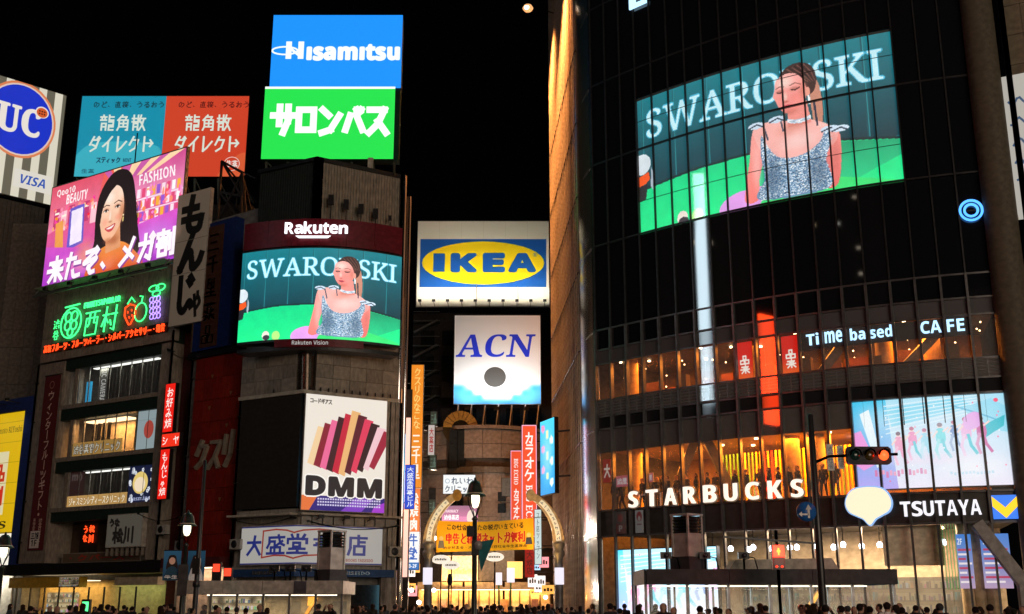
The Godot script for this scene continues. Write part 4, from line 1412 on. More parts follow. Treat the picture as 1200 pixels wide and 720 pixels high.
func build_far_left() -> void:
	var f := face(-35.6, 83.25, -23.3, 75.4)
	var black := M("black_metal", 0.02, 0.02, 0.022, 0.45, 0.3)
	# drugstore in line with the fruit building
	var a := thing("drugstore_building", "yellow drugstore front with blue frame next to beige tiled building", "building", f * Transform3D(Basis(), Vector3(-9, 0, 0)))
	bx(a, "core", M("core_concrete", 0.2, 0.19, 0.17, 0.8), 0, 8.85, 0, 16.8, -12, -0.6)
	bx(a, "blue_frame", M("drugstore_blue", 0.03, 0.06, 0.25, 0.5), 0, 8.85, 15.9, 16.9, -0.6, 0.1)
	bx(a, "blue_frame", M("drugstore_blue", 0.03, 0.06, 0.25, 0.5), 7.9, 8.85, 4.4, 15.9, -0.6, 0.1)
	quad(a, "lit_front", print_mat("drugstore_print", draw_drugstore(), 0.75), 2.6, 7.88, 6.9, 15.85, 0.0)
	bx(a, "sign_box", M("yellow_box", 0.5, 0.35, 0.02), 0, 7.9, 6.85, 15.9, -0.6, -0.02)
	bx(a, "lit_transom", glow("white_lightbox", 0.95, 0.9, 0.78, 1.0), 0, 7.9, 4.4, 6.8, -0.55, -0.02)
	bx(a, "canopy", black, 0, 8.8, 3.9, 4.4, -0.6, 1.0)
	bx(a, "shop_wall", M("pale_shopwall", 0.75, 0.75, 0.7, 0.6), 0.2, 7.8, 0, 3.9, -0.58, -0.5)
	bx(a, "canopy_lamp", glow("awning_tube", 1.0, 0.8, 0.5, 4.0), 0.4, 7.6, 3.84, 3.89, 0.2, 0.4)
	area("drugstore_canopy_light", f * Transform3D(Basis(Vector3.RIGHT, PI * 0.68), Vector3(-5.0, 3.8, 0.4)), 7.0, 0.6, Color(1, 0.95, 0.85), 9.0)
	lamp_heads(a, black, 3.0, 8.0, 3, 16.6, 1.2, 0.2)
	for i in 3:
		spot("drugstore_flood", f * Vector3(-5.4 + i * 1.9, 16.4, 1.5), f * Vector3(-5.4 + i * 1.9, 12.5, 0), 45, Color(0.85, 0.92, 1), 1.2, 0.1)
	area("drugstore_glow", f * Transform3D(Basis(), Vector3(-4.6, 8.0, 0.7)), 6, 7, Color(1, 0.85, 0.5), 5.0)
	# striped board on the tower behind
	var u := face(-50.1, 87.8, -41.2, 96.4)
	var b := thing("grey_ribbed_building", "dark ribbed office building carrying the striped card board on its top", "building", u)
	bx(b, "body", M("ribbed_grey", 0.14, 0.135, 0.12, 0.7), -4, 11.4, 0, 36.3, -14, -0.3)
	part(b, "cladding", corrugated(11.3, 20.0, 36.2, 0.35, 0.08), M("ribbed_grey", 0.14, 0.135, 0.12, 0.7), Vector3(0, 0, -0.28))
	var w := thing("pale_concrete_block", "plain pale concrete block with tile joints below the striped board", "building", flat_at(-42.2, 0, 94))
	for i in 4:
		for j in 14:
			bx(w, "panel", M("pale_concrete", 0.26, 0.24, 0.2, 0.8), -1.75 + i * 1.05, -0.73 + i * 1.05, 34.2 - (j + 1) * 1.6 + 0.03, 34.2 - j * 1.6, -0.1, 0.0)
	bx(w, "body", M("pale_concrete_body", 0.22, 0.2, 0.17, 0.8), -1.8, 2.5, 0, 34.15, -8, -0.1)
	var c := thing("striped_card_board", "striped white board with round blue emblem and payment mark on building top", "billboard", u * Transform3D(Basis(), Vector3(-1.0, 36.4, 0)))
	quad(c, "lit_face", print_mat("card_print", draw_card_board(), 0.8), 0.1, 12.9, 0.1, 10.9, 0.405)
	bx(c, "box", black, 0, 13, 0, 11, 0, 0.4)
	for i in 5:
		bar(c, "brace", black, Vector3(1 + i * 2.6, 5, 0), Vector3(1 + i * 2.6, 0, -2.5), 0.15, 0.15)
	area("card_board_glow", u * Transform3D(Basis(), Vector3(5.5, 42, 0.8)), 12, 10, Color(1, 0.93, 0.8), 14.0)
	# two-coloured board further on
	var h := thing("dark_office_building", "unlit dark office building carrying the blue and red throat remedy board", "building", flat_at(-30.7, 0, 93))
	bx(h, "body", M("dark_office", 0.05, 0.05, 0.05, 0.7), -8, 8, 0, 35.6, -14, 0)
	for j in 7:
		for i in 7:
			bx(h, "window", M("dark_pane", 0.02, 0.025, 0.03, 0.1), -7.2 + i * 2.1, -5.6 + i * 2.1, 12 + j * 3.3, 14.1 + j * 3.3, 0.0, 0.04)
	var t := thing("throat_remedy_board", "two-field rooftop board, blue-green and orange-red, with cream lettering", "billboard", flat_at(-30.7, 35.6, 92))
	quad(t, "lit_face", print_mat("throat_print", draw_throat_board(), 0.75), -7.4, 7.4, 2.15, 9.75, 0.255)
	bx(t, "box", black, -7.5, 7.5, 2.1, 9.85, -0.2, 0.25)
	var frame := M("green_steel", 0.12, 0.14, 0.1, 0.5, 0.5)
	for i in 8:
		bar(t, "leg", frame, Vector3(-7.2 + i * 2.05, 2.1, 0), Vector3(-7.2 + i * 2.05, 0, -0.6), 0.16, 0.16)
		bar(t, "brace", frame, Vector3(-7.2 + i * 2.05, 2.1, 0), Vector3(-6.2 + i * 2.05, 0, -0.6), 0.09, 0.09)
	bx(t, "lamp_post", black, -2.25, -2.15, 2.15, 6.2, 0.27, 0.33)
	area("throat_board_glow", flat_at(-30.7, 41.5, 91.3), 14, 7, Color(0.8, 0.6, 0.55), 8.0)

func build_pharmacy() -> void:
	var f := face(-22.6, 75.0, -17.4, 71.3)
	var red := M("red_enamel", 0.3, 0.022, 0.012, 0.4, 0.0, 2.0, 0.5)
	var black := M("black_metal", 0.02, 0.02, 0.022, 0.45, 0.3)
	var b := thing("red_pharmacy_building", "building with dark red panelled front and steel medicine lettering", "building", f)
	bx(b, "core", M("core_concrete", 0.2, 0.19, 0.17, 0.8), 0.9, 6.6, 0, 27.5, -10, -0.3)
	for i in 5:
		for j in 9:
			bx(b, "panel", [red, M("red_enamel_b", 0.25, 0.02, 0.012, 0.45, 0.0, 2.0, 0.6), M("red_enamel_c", 0.33, 0.028, 0.015, 0.4, 0.0, 2.0, 0.5)][(i * 2 + j * 5) % 3], 1.75 + i * 0.92 + 0.012, 1.75 + (i + 1) * 0.92 - 0.012, 4.6 + j * 1.45 + 0.012, 4.6 + (j + 1) * 1.45 - 0.012, -0.28, 0.0)
	for q in [[3.5, 16.3], [3.4, 14.2], [5.4, 15.0], [5.0, 8.2], [3.3, 8.9], [5.2, 12.9]]:
		part(b, "small_emblem", extrude(P([-0.13, 0.12, 0.13, 0.12, 0.0, -0.13]), 0.03), M("old_gold", 0.4, 0.25, 0.12, 0.5, 0.6), Vector3(q[0], q[1], 0.0))
	bx(b, "awning", M("dark_red_awning", 0.1, 0.02, 0.02), 0.9, 6.5, 4.0, 4.6, -0.3, 1.0)
	bx(b, "shop_wall", M("pharmacy_shopwall", 0.6, 0.45, 0.35, 0.6), 1.2, 6.4, 0, 3.9, -0.3, -0.25)
	area("pharmacy_awning_light", f * Transform3D(Basis(Vector3.RIGHT, PI * 0.68), Vector3(3.8, 3.9, 0.5)), 4.8, 0.5, Color(1, 0.85, 0.7), 3.0)
	bx(b, "awning_lamp", glow("awning_tube", 1.0, 0.8, 0.5, 4.0), 1.6, 6.0, 3.94, 3.99, 0.4, 0.55)
	bx(b, "cornice", black, 0.9, 6.5, 17.7, 18.1, -0.3, 0.15)
	var k := thing("steel_medicine_lettering", "large dull steel characters mounted on dark red panels", "lettering", f * Transform3D(Basis(), Vector3(2.25, 10.0, 0.0)))
	var steel := M("dull_steel", 0.5, 0.44, 0.34, 0.5, 0.4)
	var chars := [["ク", 0.0, 0.2, 1.3, 2.0], ["ス", 1.25, 0.1, 1.35, 2.1], ["リ", 2.6, 0.1, 1.2, 2.6]]
	for q in chars:
		for l in strokes(q[0]):
			for i in l.size() - 1:
				var a := Vector3(q[1] + l[i].x * q[3] + (1 - l[i].y) * 0.3, q[2] + (1 - l[i].y) * q[4], 0.12)
				var e := Vector3(q[1] + l[i + 1].x * q[3] + (1 - l[i + 1].y) * 0.3, q[2] + (1 - l[i + 1].y) * q[4], 0.12)
				bar(k, "stroke", steel, a, e, 0.22, 0.24)
	var s := thing("unlit_tower_sign", "unlit dark blue tower sign with brown strip of tube characters", "sign", f * Transform3D(Basis(), Vector3(1.55, 18.1, 0.0)))
	bx(s, "box", M("sign_blue", 0.012, 0.03, 0.14, 0.4), 0, 3.75, 0, 8.9, -0.3, 0.4)
	bx(s, "strip", M("sign_brown", 0.09, 0.035, 0.02, 0.5), 0.95, 2.6, 0.15, 8.6, 0.4, 0.47)
	bx(s, "edge", M("sign_edge", 0.16, 0.1, 0.05, 0.5, 0.4), 0.0, 0.12, 0, 8.9, 0.4, 0.44)
	var tm := M("tube_pale", 0.4, 0.34, 0.26, 0.4)
	var st := SurfaceTool.new()
	for i in 5:
		var holder := bx(s, "character_plate", M("sign_brown", 0.09, 0.035, 0.02, 0.5), 1.1, 2.45, 6.7 - i * 1.62, 8.2 - i * 1.62, 0.472, 0.49)
		for l in strokes("三千里薬品"[i]):
			var pts := []
			for q in l:
				pts.append(Vector3(-0.6 + 1.2 * q.x, 0.65 - 1.3 * q.y, 0.06))
			part(holder, "tube_stroke", tube(pts, 0.06, 6), tm)
	# dark recess toward the corner building
	bx(b, "recess_wall", M("plain_concrete", 0.14, 0.13, 0.12, 0.7), 6.35, 7.6, 0, 27, -6, -0.6)

func build_corner_building() -> void:
	var fr := face(-12.7, 67.9, -7.3, 71.1)
	var fl := face(-17.2, 70.5, -12.7, 67.9)
	var black := M("black_metal", 0.02, 0.02, 0.022, 0.45, 0.3)
	var steel := M("grey_steel", 0.28, 0.28, 0.28, 0.45, 0.7)
	var tile := M("grey_tile", 0.3, 0.27, 0.23, 0.55)
	var b := thing("corner_building", "corner building with curved video screen, tiled band and rooftop boards", "building", Transform3D())
	part(b, "core", prism([[-17.2, 71.2], [-12.7, 68.5], [-7.45, 71.6], [-9.4, 98], [-19, 98]], 0, 25.0), M("core_concrete", 0.2, 0.19, 0.17, 0.8))
	part(b, "upper_core", prism([[-16.9, 71.2], [-12.7, 69.0], [-7.75, 72.0], [-9.6, 92], [-18, 92]], 25.0, 29.7), M("core_concrete", 0.2, 0.19, 0.17, 0.8))
	# tiled band
	var cr := Node3D.new()
	cr.name = "tile_band"
	b.add_child(cr)
	for j in 3:
		for i in 5:
			var tl: Material = [tile, M("grey_tile_b", 0.26, 0.235, 0.2, 0.55, 0.0, 2.0, 0.6), M("grey_tile_c", 0.33, 0.3, 0.25, 0.5, 0.0, 2.0, 0.5)][(i * 2 + j) % 3]
			var o := bx(cr, "tile", tl, 0, 1.1, 0, 0.84, 0, 0.3)
			o.transform = fr * Transform3D(Basis(), Vector3(0.65 + 0.55 + i * 1.12, 14.45 + 0.42 + j * 0.86, 0.0))
			if i < 4:
				o = bx(cr, "tile", tl, 0, 1.1, 0, 0.84, 0, 0.3)
				o.transform = fl * Transform3D(Basis(), Vector3(0.1 + 0.55 + i * 1.12, 14.45 + 0.42 + j * 0.86, 0.0))
	part(b, "corner_column", lathe([Vector2(0.5, 14.3), Vector2(0.5, 17.0)], 16), M("bronze", 0.12, 0.09, 0.07, 0.3, 0.8), V(-12.7, 0, 68.2))
	var gut := part(b, "gutter", prism([[-17.3, 70.3], [-12.7, 67.5], [-7.2, 70.9], [-7.3, 71.3], [-12.7, 68.1], [-17.2, 70.7]], 14.2, 14.42), M("pale_gutter", 0.5, 0.46, 0.38, 0.5))
	for i in 12:
		var q: Vector3 = fr * Vector3(0.4 + i * 0.52, 14.52, 0.35) if i < 11 else fl * Vector3(3, 14.52, 0.3)
		part(gut, "clip", boxmesh(Vector3(0.08, 0.22, 0.12)), black, q)
	# the dark blank side and the pier beside the poster
	var o2 := bx(b, "blank_panel", M("dark_panel", 0.035, 0.03, 0.027, 0.35), 0, 5.0, 7.4, 14.2, 0, 0.2)
	o2.transform = fl * Transform3D(Basis(), Vector3(2.6, 10.8, 0.05))
	for i in 3:
		var o3 := bx(b, "pier", M("pale_pier", 0.4, 0.37, 0.32, 0.5, 0.0, 2.0, 0.5), 0, 0.26, 0, 12.4, 0, 0.3)
		o3.transform = fr * Transform3D(Basis(), Vector3(5.55 + i * 0.33, 8.0, 0.06 * (i % 2)))
	var o4 := bx(b, "ledge", M("pale_gutter", 0.5, 0.46, 0.38, 0.5), 0, 6.6, 0, 0.12, 0, 1.0)
	o4.transform = fr * Transform3D(Basis(), Vector3(3.2, 6.95, 0.3))
	o4 = bx(b, "ledge", M("pale_gutter", 0.5, 0.46, 0.38, 0.5), 0, 5.0, 0, 0.12, 0, 1.0)
	o4.transform = fl * Transform3D(Basis(), Vector3(2.7, 6.95, 0.3))
	for i in 9:
		var o5 := bx(b, "ledge_panel", M("ledge_grey", 0.3, 0.28, 0.25, 0.5, 0.3), 0, 0.6, 0, 0.5, 0, 0.06)
		o5.transform = fr * Transform3D(Basis(), Vector3(0.4 + i * 0.68, 6.62, 0.25))
	# ribbed upper storey
	var rr := face(-12.7, 68.7, -7.6, 71.8)
	var rl := face(-16.9, 71.0, -12.7, 68.7)
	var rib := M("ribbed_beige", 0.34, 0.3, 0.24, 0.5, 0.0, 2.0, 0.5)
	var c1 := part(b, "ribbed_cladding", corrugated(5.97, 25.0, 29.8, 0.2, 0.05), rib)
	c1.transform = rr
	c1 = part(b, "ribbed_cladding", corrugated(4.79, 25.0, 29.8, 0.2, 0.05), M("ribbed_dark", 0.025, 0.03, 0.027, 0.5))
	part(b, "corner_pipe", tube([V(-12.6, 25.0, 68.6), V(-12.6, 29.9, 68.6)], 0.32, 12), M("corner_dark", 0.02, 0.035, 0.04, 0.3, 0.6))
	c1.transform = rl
	part(b, "roof_cap", prism([[-17.1, 70.8], [-12.7, 68.4], [-7.4, 71.7], [-7.6, 72.0], [-12.7, 68.9], [-17.0, 71.2]], 29.75, 30.0), black)
	part(b, "downpipe", tube([V(-7.45, 25.0, 71.6), V(-7.45, 30.2, 71.6)], 0.1, 8), steel)
	for i in 5:
		var z := 27.0 - i * 0.12
		var q := rr * Vector3(0.75 + i * 1.05, z, 0.75)
		part(b, "flood_lamp", boxmesh(Vector3(0.34, 0.66, 0.2) if i < 4 else Vector3(0.22, 0.3, 0.2)), black, q)
		part(b, "lamp_stem", boxmesh(Vector3(0.06, 1.5, 0.06)), black, q + Vector3(0, -1.0, -0.1))
	# street front
	part(b, "blue_band", prism([[-17.0, 70.0], [-12.7, 67.4], [-7.2, 70.7], [-7.3, 71.6], [-12.7, 68.4], [-17.0, 71.0]], 3.35, 3.8), M("shop_blue", 0.03, 0.08, 0.22, 0.4))
	part(b, "wall", prism([[-17.0, 70.5], [-12.7, 67.9], [-7.3, 71.1], [-7.5, 71.7], [-12.7, 68.6], [-17.0, 71.2]], 3.8, 7.3), M("pale_pier", 0.4, 0.37, 0.32, 0.5, 0.0, 2.0, 0.5))
	part(b, "shop_wall", prism([[-17.0, 70.8], [-12.7, 68.2], [-9.9, 69.8], [-9.9, 70.4], [-12.7, 68.8], [-17.0, 71.4]], 0, 3.35), M("pale_pier", 0.4, 0.37, 0.32, 0.5, 0.0, 2.0, 0.5))
	var d1 := bx(b, "door", M("dark_glass_door", 0.02, 0.02, 0.022, 0.1), 0, 1.7, 0, 2.9, 0, 0.1)
	d1.transform = fr * Transform3D(Basis(), Vector3(4.5, 1.45, 0.0))
	d1 = bx(b, "pier", M("pale_pier", 0.4, 0.37, 0.32, 0.5, 0.0, 2.0, 0.5), 0, 0.9, 0, 3.3, 0, 0.5)
	d1.transform = fr * Transform3D(Basis(), Vector3(5.9, 1.65, -0.1))
	for side in 2:
		var lt := letter_mesh("SHISEIDO", "sansbold", 1.9, 0.2, 0.04)
		var o := part(b, "lettering", lt, M("silver_letter", 0.5, 0.5, 0.5, 0.3, 0.8))
		o.transform = (fr if side else fl) * Transform3D(Basis(), Vector3(2.6 if side else 2.2, 3.47, 0.42))

	# curved band and screen
	var arc := []
	for i in 25:
		var t := i / 24.0
		var x := lerpf(-17.05, -7.05, t)
		var u := (x + 12.3) / 5.0
		arc.append([x, 66.9 + (1.3 if u < 0 else 1.75) * absf(u) ** 1.9])
	var s := thing("curved_video_screen", "curved corner video screen with woman in glittering dress under dark red band", "video screen", Transform3D())
	part(s, "screen_face", strip(arc, 17.45, 23.25), print_mat("jewel_print", draw_jewel_ad(), 1.15))
	var back := []
	for p in arc:
		back.append([p[0], p[1] + 0.04])
	part(s, "cabinet", thick_strip(back, 17.3, 23.35, 0.7), black)
	part(s, "soffit", thick_strip(back, 16.75, 17.0, 1.2), black)
	var vis := []
	for i in range(6, 20):
		vis.append([arc[i][0], arc[i][1] - 0.05])
	part(s, "name_strip", thick_strip(vis, 16.95, 17.4, 0.3), M("crimson_band", 0.16, 0.012, 0.022, 0.4))
	var vl := letter_mesh("Rakuten Vision", "sans", 2.2, 0.26, 0.03)
	part(s, "lettering", vl, glow("dim_white", 0.8, 0.8, 0.8, 0.5), V(-13.4, 17.05, 66.82))
	for i in 6:
		var k := int(i * 24 / 6.0)
		var n := mini(24, k + 4)
		var seg := []
		for m in range(k, n + 1):
			seg.append([arc[m][0] + (0.02 if m == k else 0.0), arc[m][1] + 0.02])
		part(s, "band_panel", thick_strip(seg, 23.42, 25.2, 0.5), M("crimson_band", 0.16, 0.012, 0.022, 0.4))
	var word := "Rakuten"
	var ws := 4.0
	var f := font("sansbold")
	var total := f.get_string_size(word, HORIZONTAL_ALIGNMENT_LEFT, -1, 64).x
	for i in word.length():
		var x0 := f.get_string_size(word.substr(0, i), HORIZONTAL_ALIGNMENT_LEFT, -1, 64).x / total
		var x1 := f.get_string_size(word.substr(0, i + 1), HORIZONTAL_ALIGNMENT_LEFT, -1, 64).x / total
		var ib := ink(word[i], "sansbold")
		var cap := ink("H", "sansbold")
		part(s, "letter", letter_mesh(word[i], "sansbold", (x1 - x0) * ws * 0.9, 0.72 * ib.size.y / cap.size.y, 0.1), glow("white_letter", 0.95, 0.95, 1.0, 1.6), V(-14.2 + x0 * ws, 24.15, 66.78 + absf(i - 3) * 0.015))
	part(s, "underline", extrude(P([0, 0.14, 2.2, 0.14, 2.0, 0.0, 0.2, 0.0]), 0.08), glow("white_letter", 0.95, 0.95, 1.0, 1.6), V(-13.5, 23.85, 66.78))
	area("corner_screen_glow", flat_at(-12.2, 20.3, 66.3), 8.5, 5.6, Color(0.25, 0.9, 0.75), 14.0)

	# poster on the street side
	var p := thing("backlit_poster", "backlit white poster with crimson shards and heavy black letters on corner facade", "billboard", fr * Transform3D(Basis(), Vector3(-0.1, 7.15, 0.35)))
	quad(p, "lit_face", print_mat("game_print", draw_game_poster(), 0.95), 0.04, 5.4, 0.04, 7.0, 0.183)
	bx(p, "box", M("poster_edge", 0.4, 0.38, 0.35), 0, 5.44, 0, 7.04, 0, 0.18)
	lamp_heads(p, black, 0.3, 5.2, 3, -0.35, 0.75, 0.2)
	area("poster_backlight", fr * Transform3D(Basis(), Vector3(2.6, 10.6, 0.85)), 5.2, 6.8, Color(1, 0.85, 0.75), 12.0)
	# bookshop sign round the corner
	var k2 := thing("bookshop_sign", "long white bookshop sign with blue characters and red book outline", "sign", Transform3D())
	var sp := [[-16.45, 69.75], [-12.75, 67.62], [-7.95, 70.35]]
	part(k2, "print", strip(sp, 4.08, 6.3), print_mat("bookshop_print", draw_bookshop(), 0.42, 0.4))
	var sb := []
	for q in sp:
		sb.append([q[0], q[1] + 0.012])
	part(k2, "box", thick_strip(sb, 4.03, 6.35, 0.35), M("sign_white", 0.5, 0.46, 0.4, 0.5))

	# roof boards
	var h := thing("rooftop_logo_board", "tall glowing rooftop board, blue above green, white lettering", "billboard", flat_at(-12.3, 30.0, 71.5))
	var gl := M("board_side", 0.01, 0.05, 0.03, 0.5)
	quad(h, "blue_face", print_mat("blue_board_print", draw_blue_board(), 1.15), -4.4, 4.65, 6.12, 11.7, 0.45)
	quad(h, "green_face", print_mat("green_board_print", draw_green_board(), 1.15), -4.66, 4.28, 0.85, 6.18, 0.55)
	bx(h, "blue_box", black, -4.4, 4.65, 6.2, 11.7, -0.5, 0.445)
	bx(h, "green_box", gl, -4.66, 4.28, 0.85, 6.18, -0.5, 0.545)
	bx(h, "side_box", gl, 4.29, 4.6, 0.85, 6.15, -0.5, 0.3)
	for i in 7:
		bar(h, "leg", M("green_steel", 0.12, 0.14, 0.1, 0.5, 0.5), Vector3(-4.4 + i * 1.45, 0.9, 0), Vector3(-4.4 + i * 1.45, -0.25, 0.0), 0.14, 0.14)
		bar(h, "brace", M("green_steel", 0.12, 0.14, 0.1, 0.5, 0.5), Vector3(-4.4 + i * 1.45, 0.9, 0), Vector3(-3.4 + i * 1.3, -0.25, 0.4), 0.08, 0.08)
	bx(h, "junction_box", M("pale_gutter", 0.5, 0.46, 0.38, 0.5), 2.6, 2.95, 0.0, 0.85, 0.6, 0.8)
	part(h, "mast", tube([Vector3(1.1, 11.7, 0), Vector3(1.1, 14.2, 0)], 0.03, 6), steel)
	area("green_board_glow", flat_at(-12.5, 33.5, 70.7), 8.8, 5.2, Color(0.15, 1, 0.35), 16.0)
	area("blue_board_glow", flat_at(-12.2, 39.0, 70.8), 8.8, 5.4, Color(0.1, 0.5, 1), 16.0)

func build_wall_clutter() -> void:
	var grey := M("pipe_paint", 0.25, 0.24, 0.22, 0.6)
	var pale := M("unit_shell", 0.45, 0.44, 0.4, 0.5)
	var black := M("black_metal", 0.02, 0.02, 0.022, 0.45, 0.3)
	var fb := face(-35.6, 83.25, -23.3, 75.4)
	var fc := face(-22.6, 75.0, -17.4, 71.3)
	var fr := face(-12.7, 67.9, -7.3, 71.1)
	var fl := face(-17.2, 70.5, -12.7, 67.9)
	for q in [[fb, 0.05, 4.6, 19.2, 0.07, "grey drainpipe at the edge of the beige tiled pilaster"], [fb, 14.75, 4.6, 20.0, 0.08, "grey drainpipe beside the red upright signs"], [fc, 1.55, 4.6, 17.6, 0.07, "grey drainpipe along the red panelled front"], [fr, 6.45, 3.8, 14.2, 0.08, "grey drainpipe beside the backlit poster"], [fl, 0.15, 3.8, 14.2, 0.09, "grey drainpipe at the edge of the blank dark panel"]]:
		var f: Transform3D = q[0]
		var o := thing("drainpipe", q[5], "pipe", f * Transform3D(Basis(), Vector3(q[1], q[2], 0.14)))
		part(o, "pipe", tube([Vector3(0, 0, 0), Vector3(0, q[3] - q[2], 0)], q[4], 8), grey)
		for k in 5:
			bx(o, "clamp", black, -q[4] - 0.03, q[4] + 0.03, (q[3] - q[2]) * (0.1 + 0.2 * k), (q[3] - q[2]) * (0.1 + 0.2 * k) + 0.08, -0.15, q[4] + 0.02)
	for q in [[fb, 14.8, 6.2, 0.1, "below the red upright signs"], [fb, 15.6, 5.2, -0.8, "in the dark passage"], [fr, 5.75, 4.6, 0.35, "beside the bookshop sign toward the side street"], [fl, 0.3, 5.0, 0.3, "between bookshop sign and red panels"]]:
		var f: Transform3D = q[0]
		var o := thing("air_conditioning_unit", "small pale air conditioning unit %s" % q[4], "air conditioner", f * Transform3D(Basis(), Vector3(q[1], q[2], q[3])), "air conditioning units")
		bx(o, "shell", pale, 0, 0.85, 0, 0.6, -0.15, 0.2)
		part(o, "fan_guard", lathe([Vector2(0.0, 0.02), Vector2(0.22, 0.02), Vector2(0.24, 0.0)], 16), black, Vector3(0.35, 0.3, 0.2), Basis(Vector3.RIGHT, PI / 2))
		bx(o, "bracket", black, 0.05, 0.12, -0.06, 0, -0.3, 0.18)
		bx(o, "bracket", black, 0.72, 0.79, -0.06, 0, -0.3, 0.18)
	# slack cables along the facades
	for q in [[fb, 13.0, 7.6, 17.0, 7.2], [fb, 14.6, 18.6, 17.4, 17.8], [fl, 0.2, 6.8, 5.0, 6.75], [fr, 0.5, 6.55, 6.3, 6.45]]:
		var f: Transform3D = q[0]
		var pts := []
		for i in 9:
			var t := i / 8.0
			pts.append(Vector3(lerpf(0, q[3] - q[1], t), (q[4] - q[2]) * t - 0.35 * sin(PI * t), 0))
		var o := thing("slack_cable", "thin black cable sagging along a facade above the shops", "cable", f * Transform3D(Basis(), Vector3(q[1], q[2], 0.4)), "sagging cables")
		part(o, "cable", tube(pts, 0.03, 5), black)
		bx(o, "anchor", black, -0.06, 0.06, -0.06, 0.06, -0.4, 0.05)
		bx(o, "anchor", black, pts[8].x - 0.06, pts[8].x + 0.06, pts[8].y - 0.06, pts[8].y + 0.06, -0.4, 0.05)

# ---------------------------------------------------------------- the glass building: its plan is a gentle curve
var q_tab := []

func q_init() -> void:
	var x := 4.7
	var s := 0.0
	var last := Vector2(x, q_depth(x))
	while x < 24.2:
		q_tab.append([s, last.x, last.y])
		x += 0.05
		var p := Vector2(x, q_depth(x))
		s += p.distance_to(last)
		last = p

func q_depth(x: float) -> float:
	return 0.0223464 * x * x - 1.286794 * x + 68.8409

func qf(s: float, inset := 0.0) -> Transform3D:
	# frame on the ground at arc length s of the facade: x along it, z outward
	var lo := 0
	var hi := q_tab.size() - 1
	while hi - lo > 1:
		var m := (lo + hi) / 2
		if q_tab[m][0] <= s:
			lo = m
		else:
			hi = m
	var k: float = (s - q_tab[lo][0]) / (q_tab[hi][0] - q_tab[lo][0])
	var x := lerpf(q_tab[lo][1], q_tab[hi][1], k)
	var d := q_depth(x)
	var f := face(x, d, x + 1.0, d + 2.0 * 0.0223464 * x - 1.286794)
	f.origin -= f.basis.z * inset
	return f

func qline(s0: float, s1: float, inset: float, n := 24) -> Array:
	var a := []
	for i in n + 1:
		var o := qf(lerpf(s0, s1, i / float(n)), inset).origin
		a.append([o.x, -o.z])
	return a

func qs(i: float) -> float:
	return 0.2 + 1.147 * i

func qput(parent: Node3D, called: String, m: Material, i: float, wide: float, y0: float, y1: float, z0: float, z1: float) -> MeshInstance3D:
	# a box centred on bay position i (in bays), wide metres across
	var o := part(parent, called, boxmesh(Vector3(snappedf(wide, 0.001), snappedf(y1 - y0, 0.001), snappedf(z1 - z0, 0.001))), m)
	o.transform = qf(qs(i)) * Transform3D(Basis(), Vector3(0, (y0 + y1) / 2, (z0 + z1) / 2))
	return o

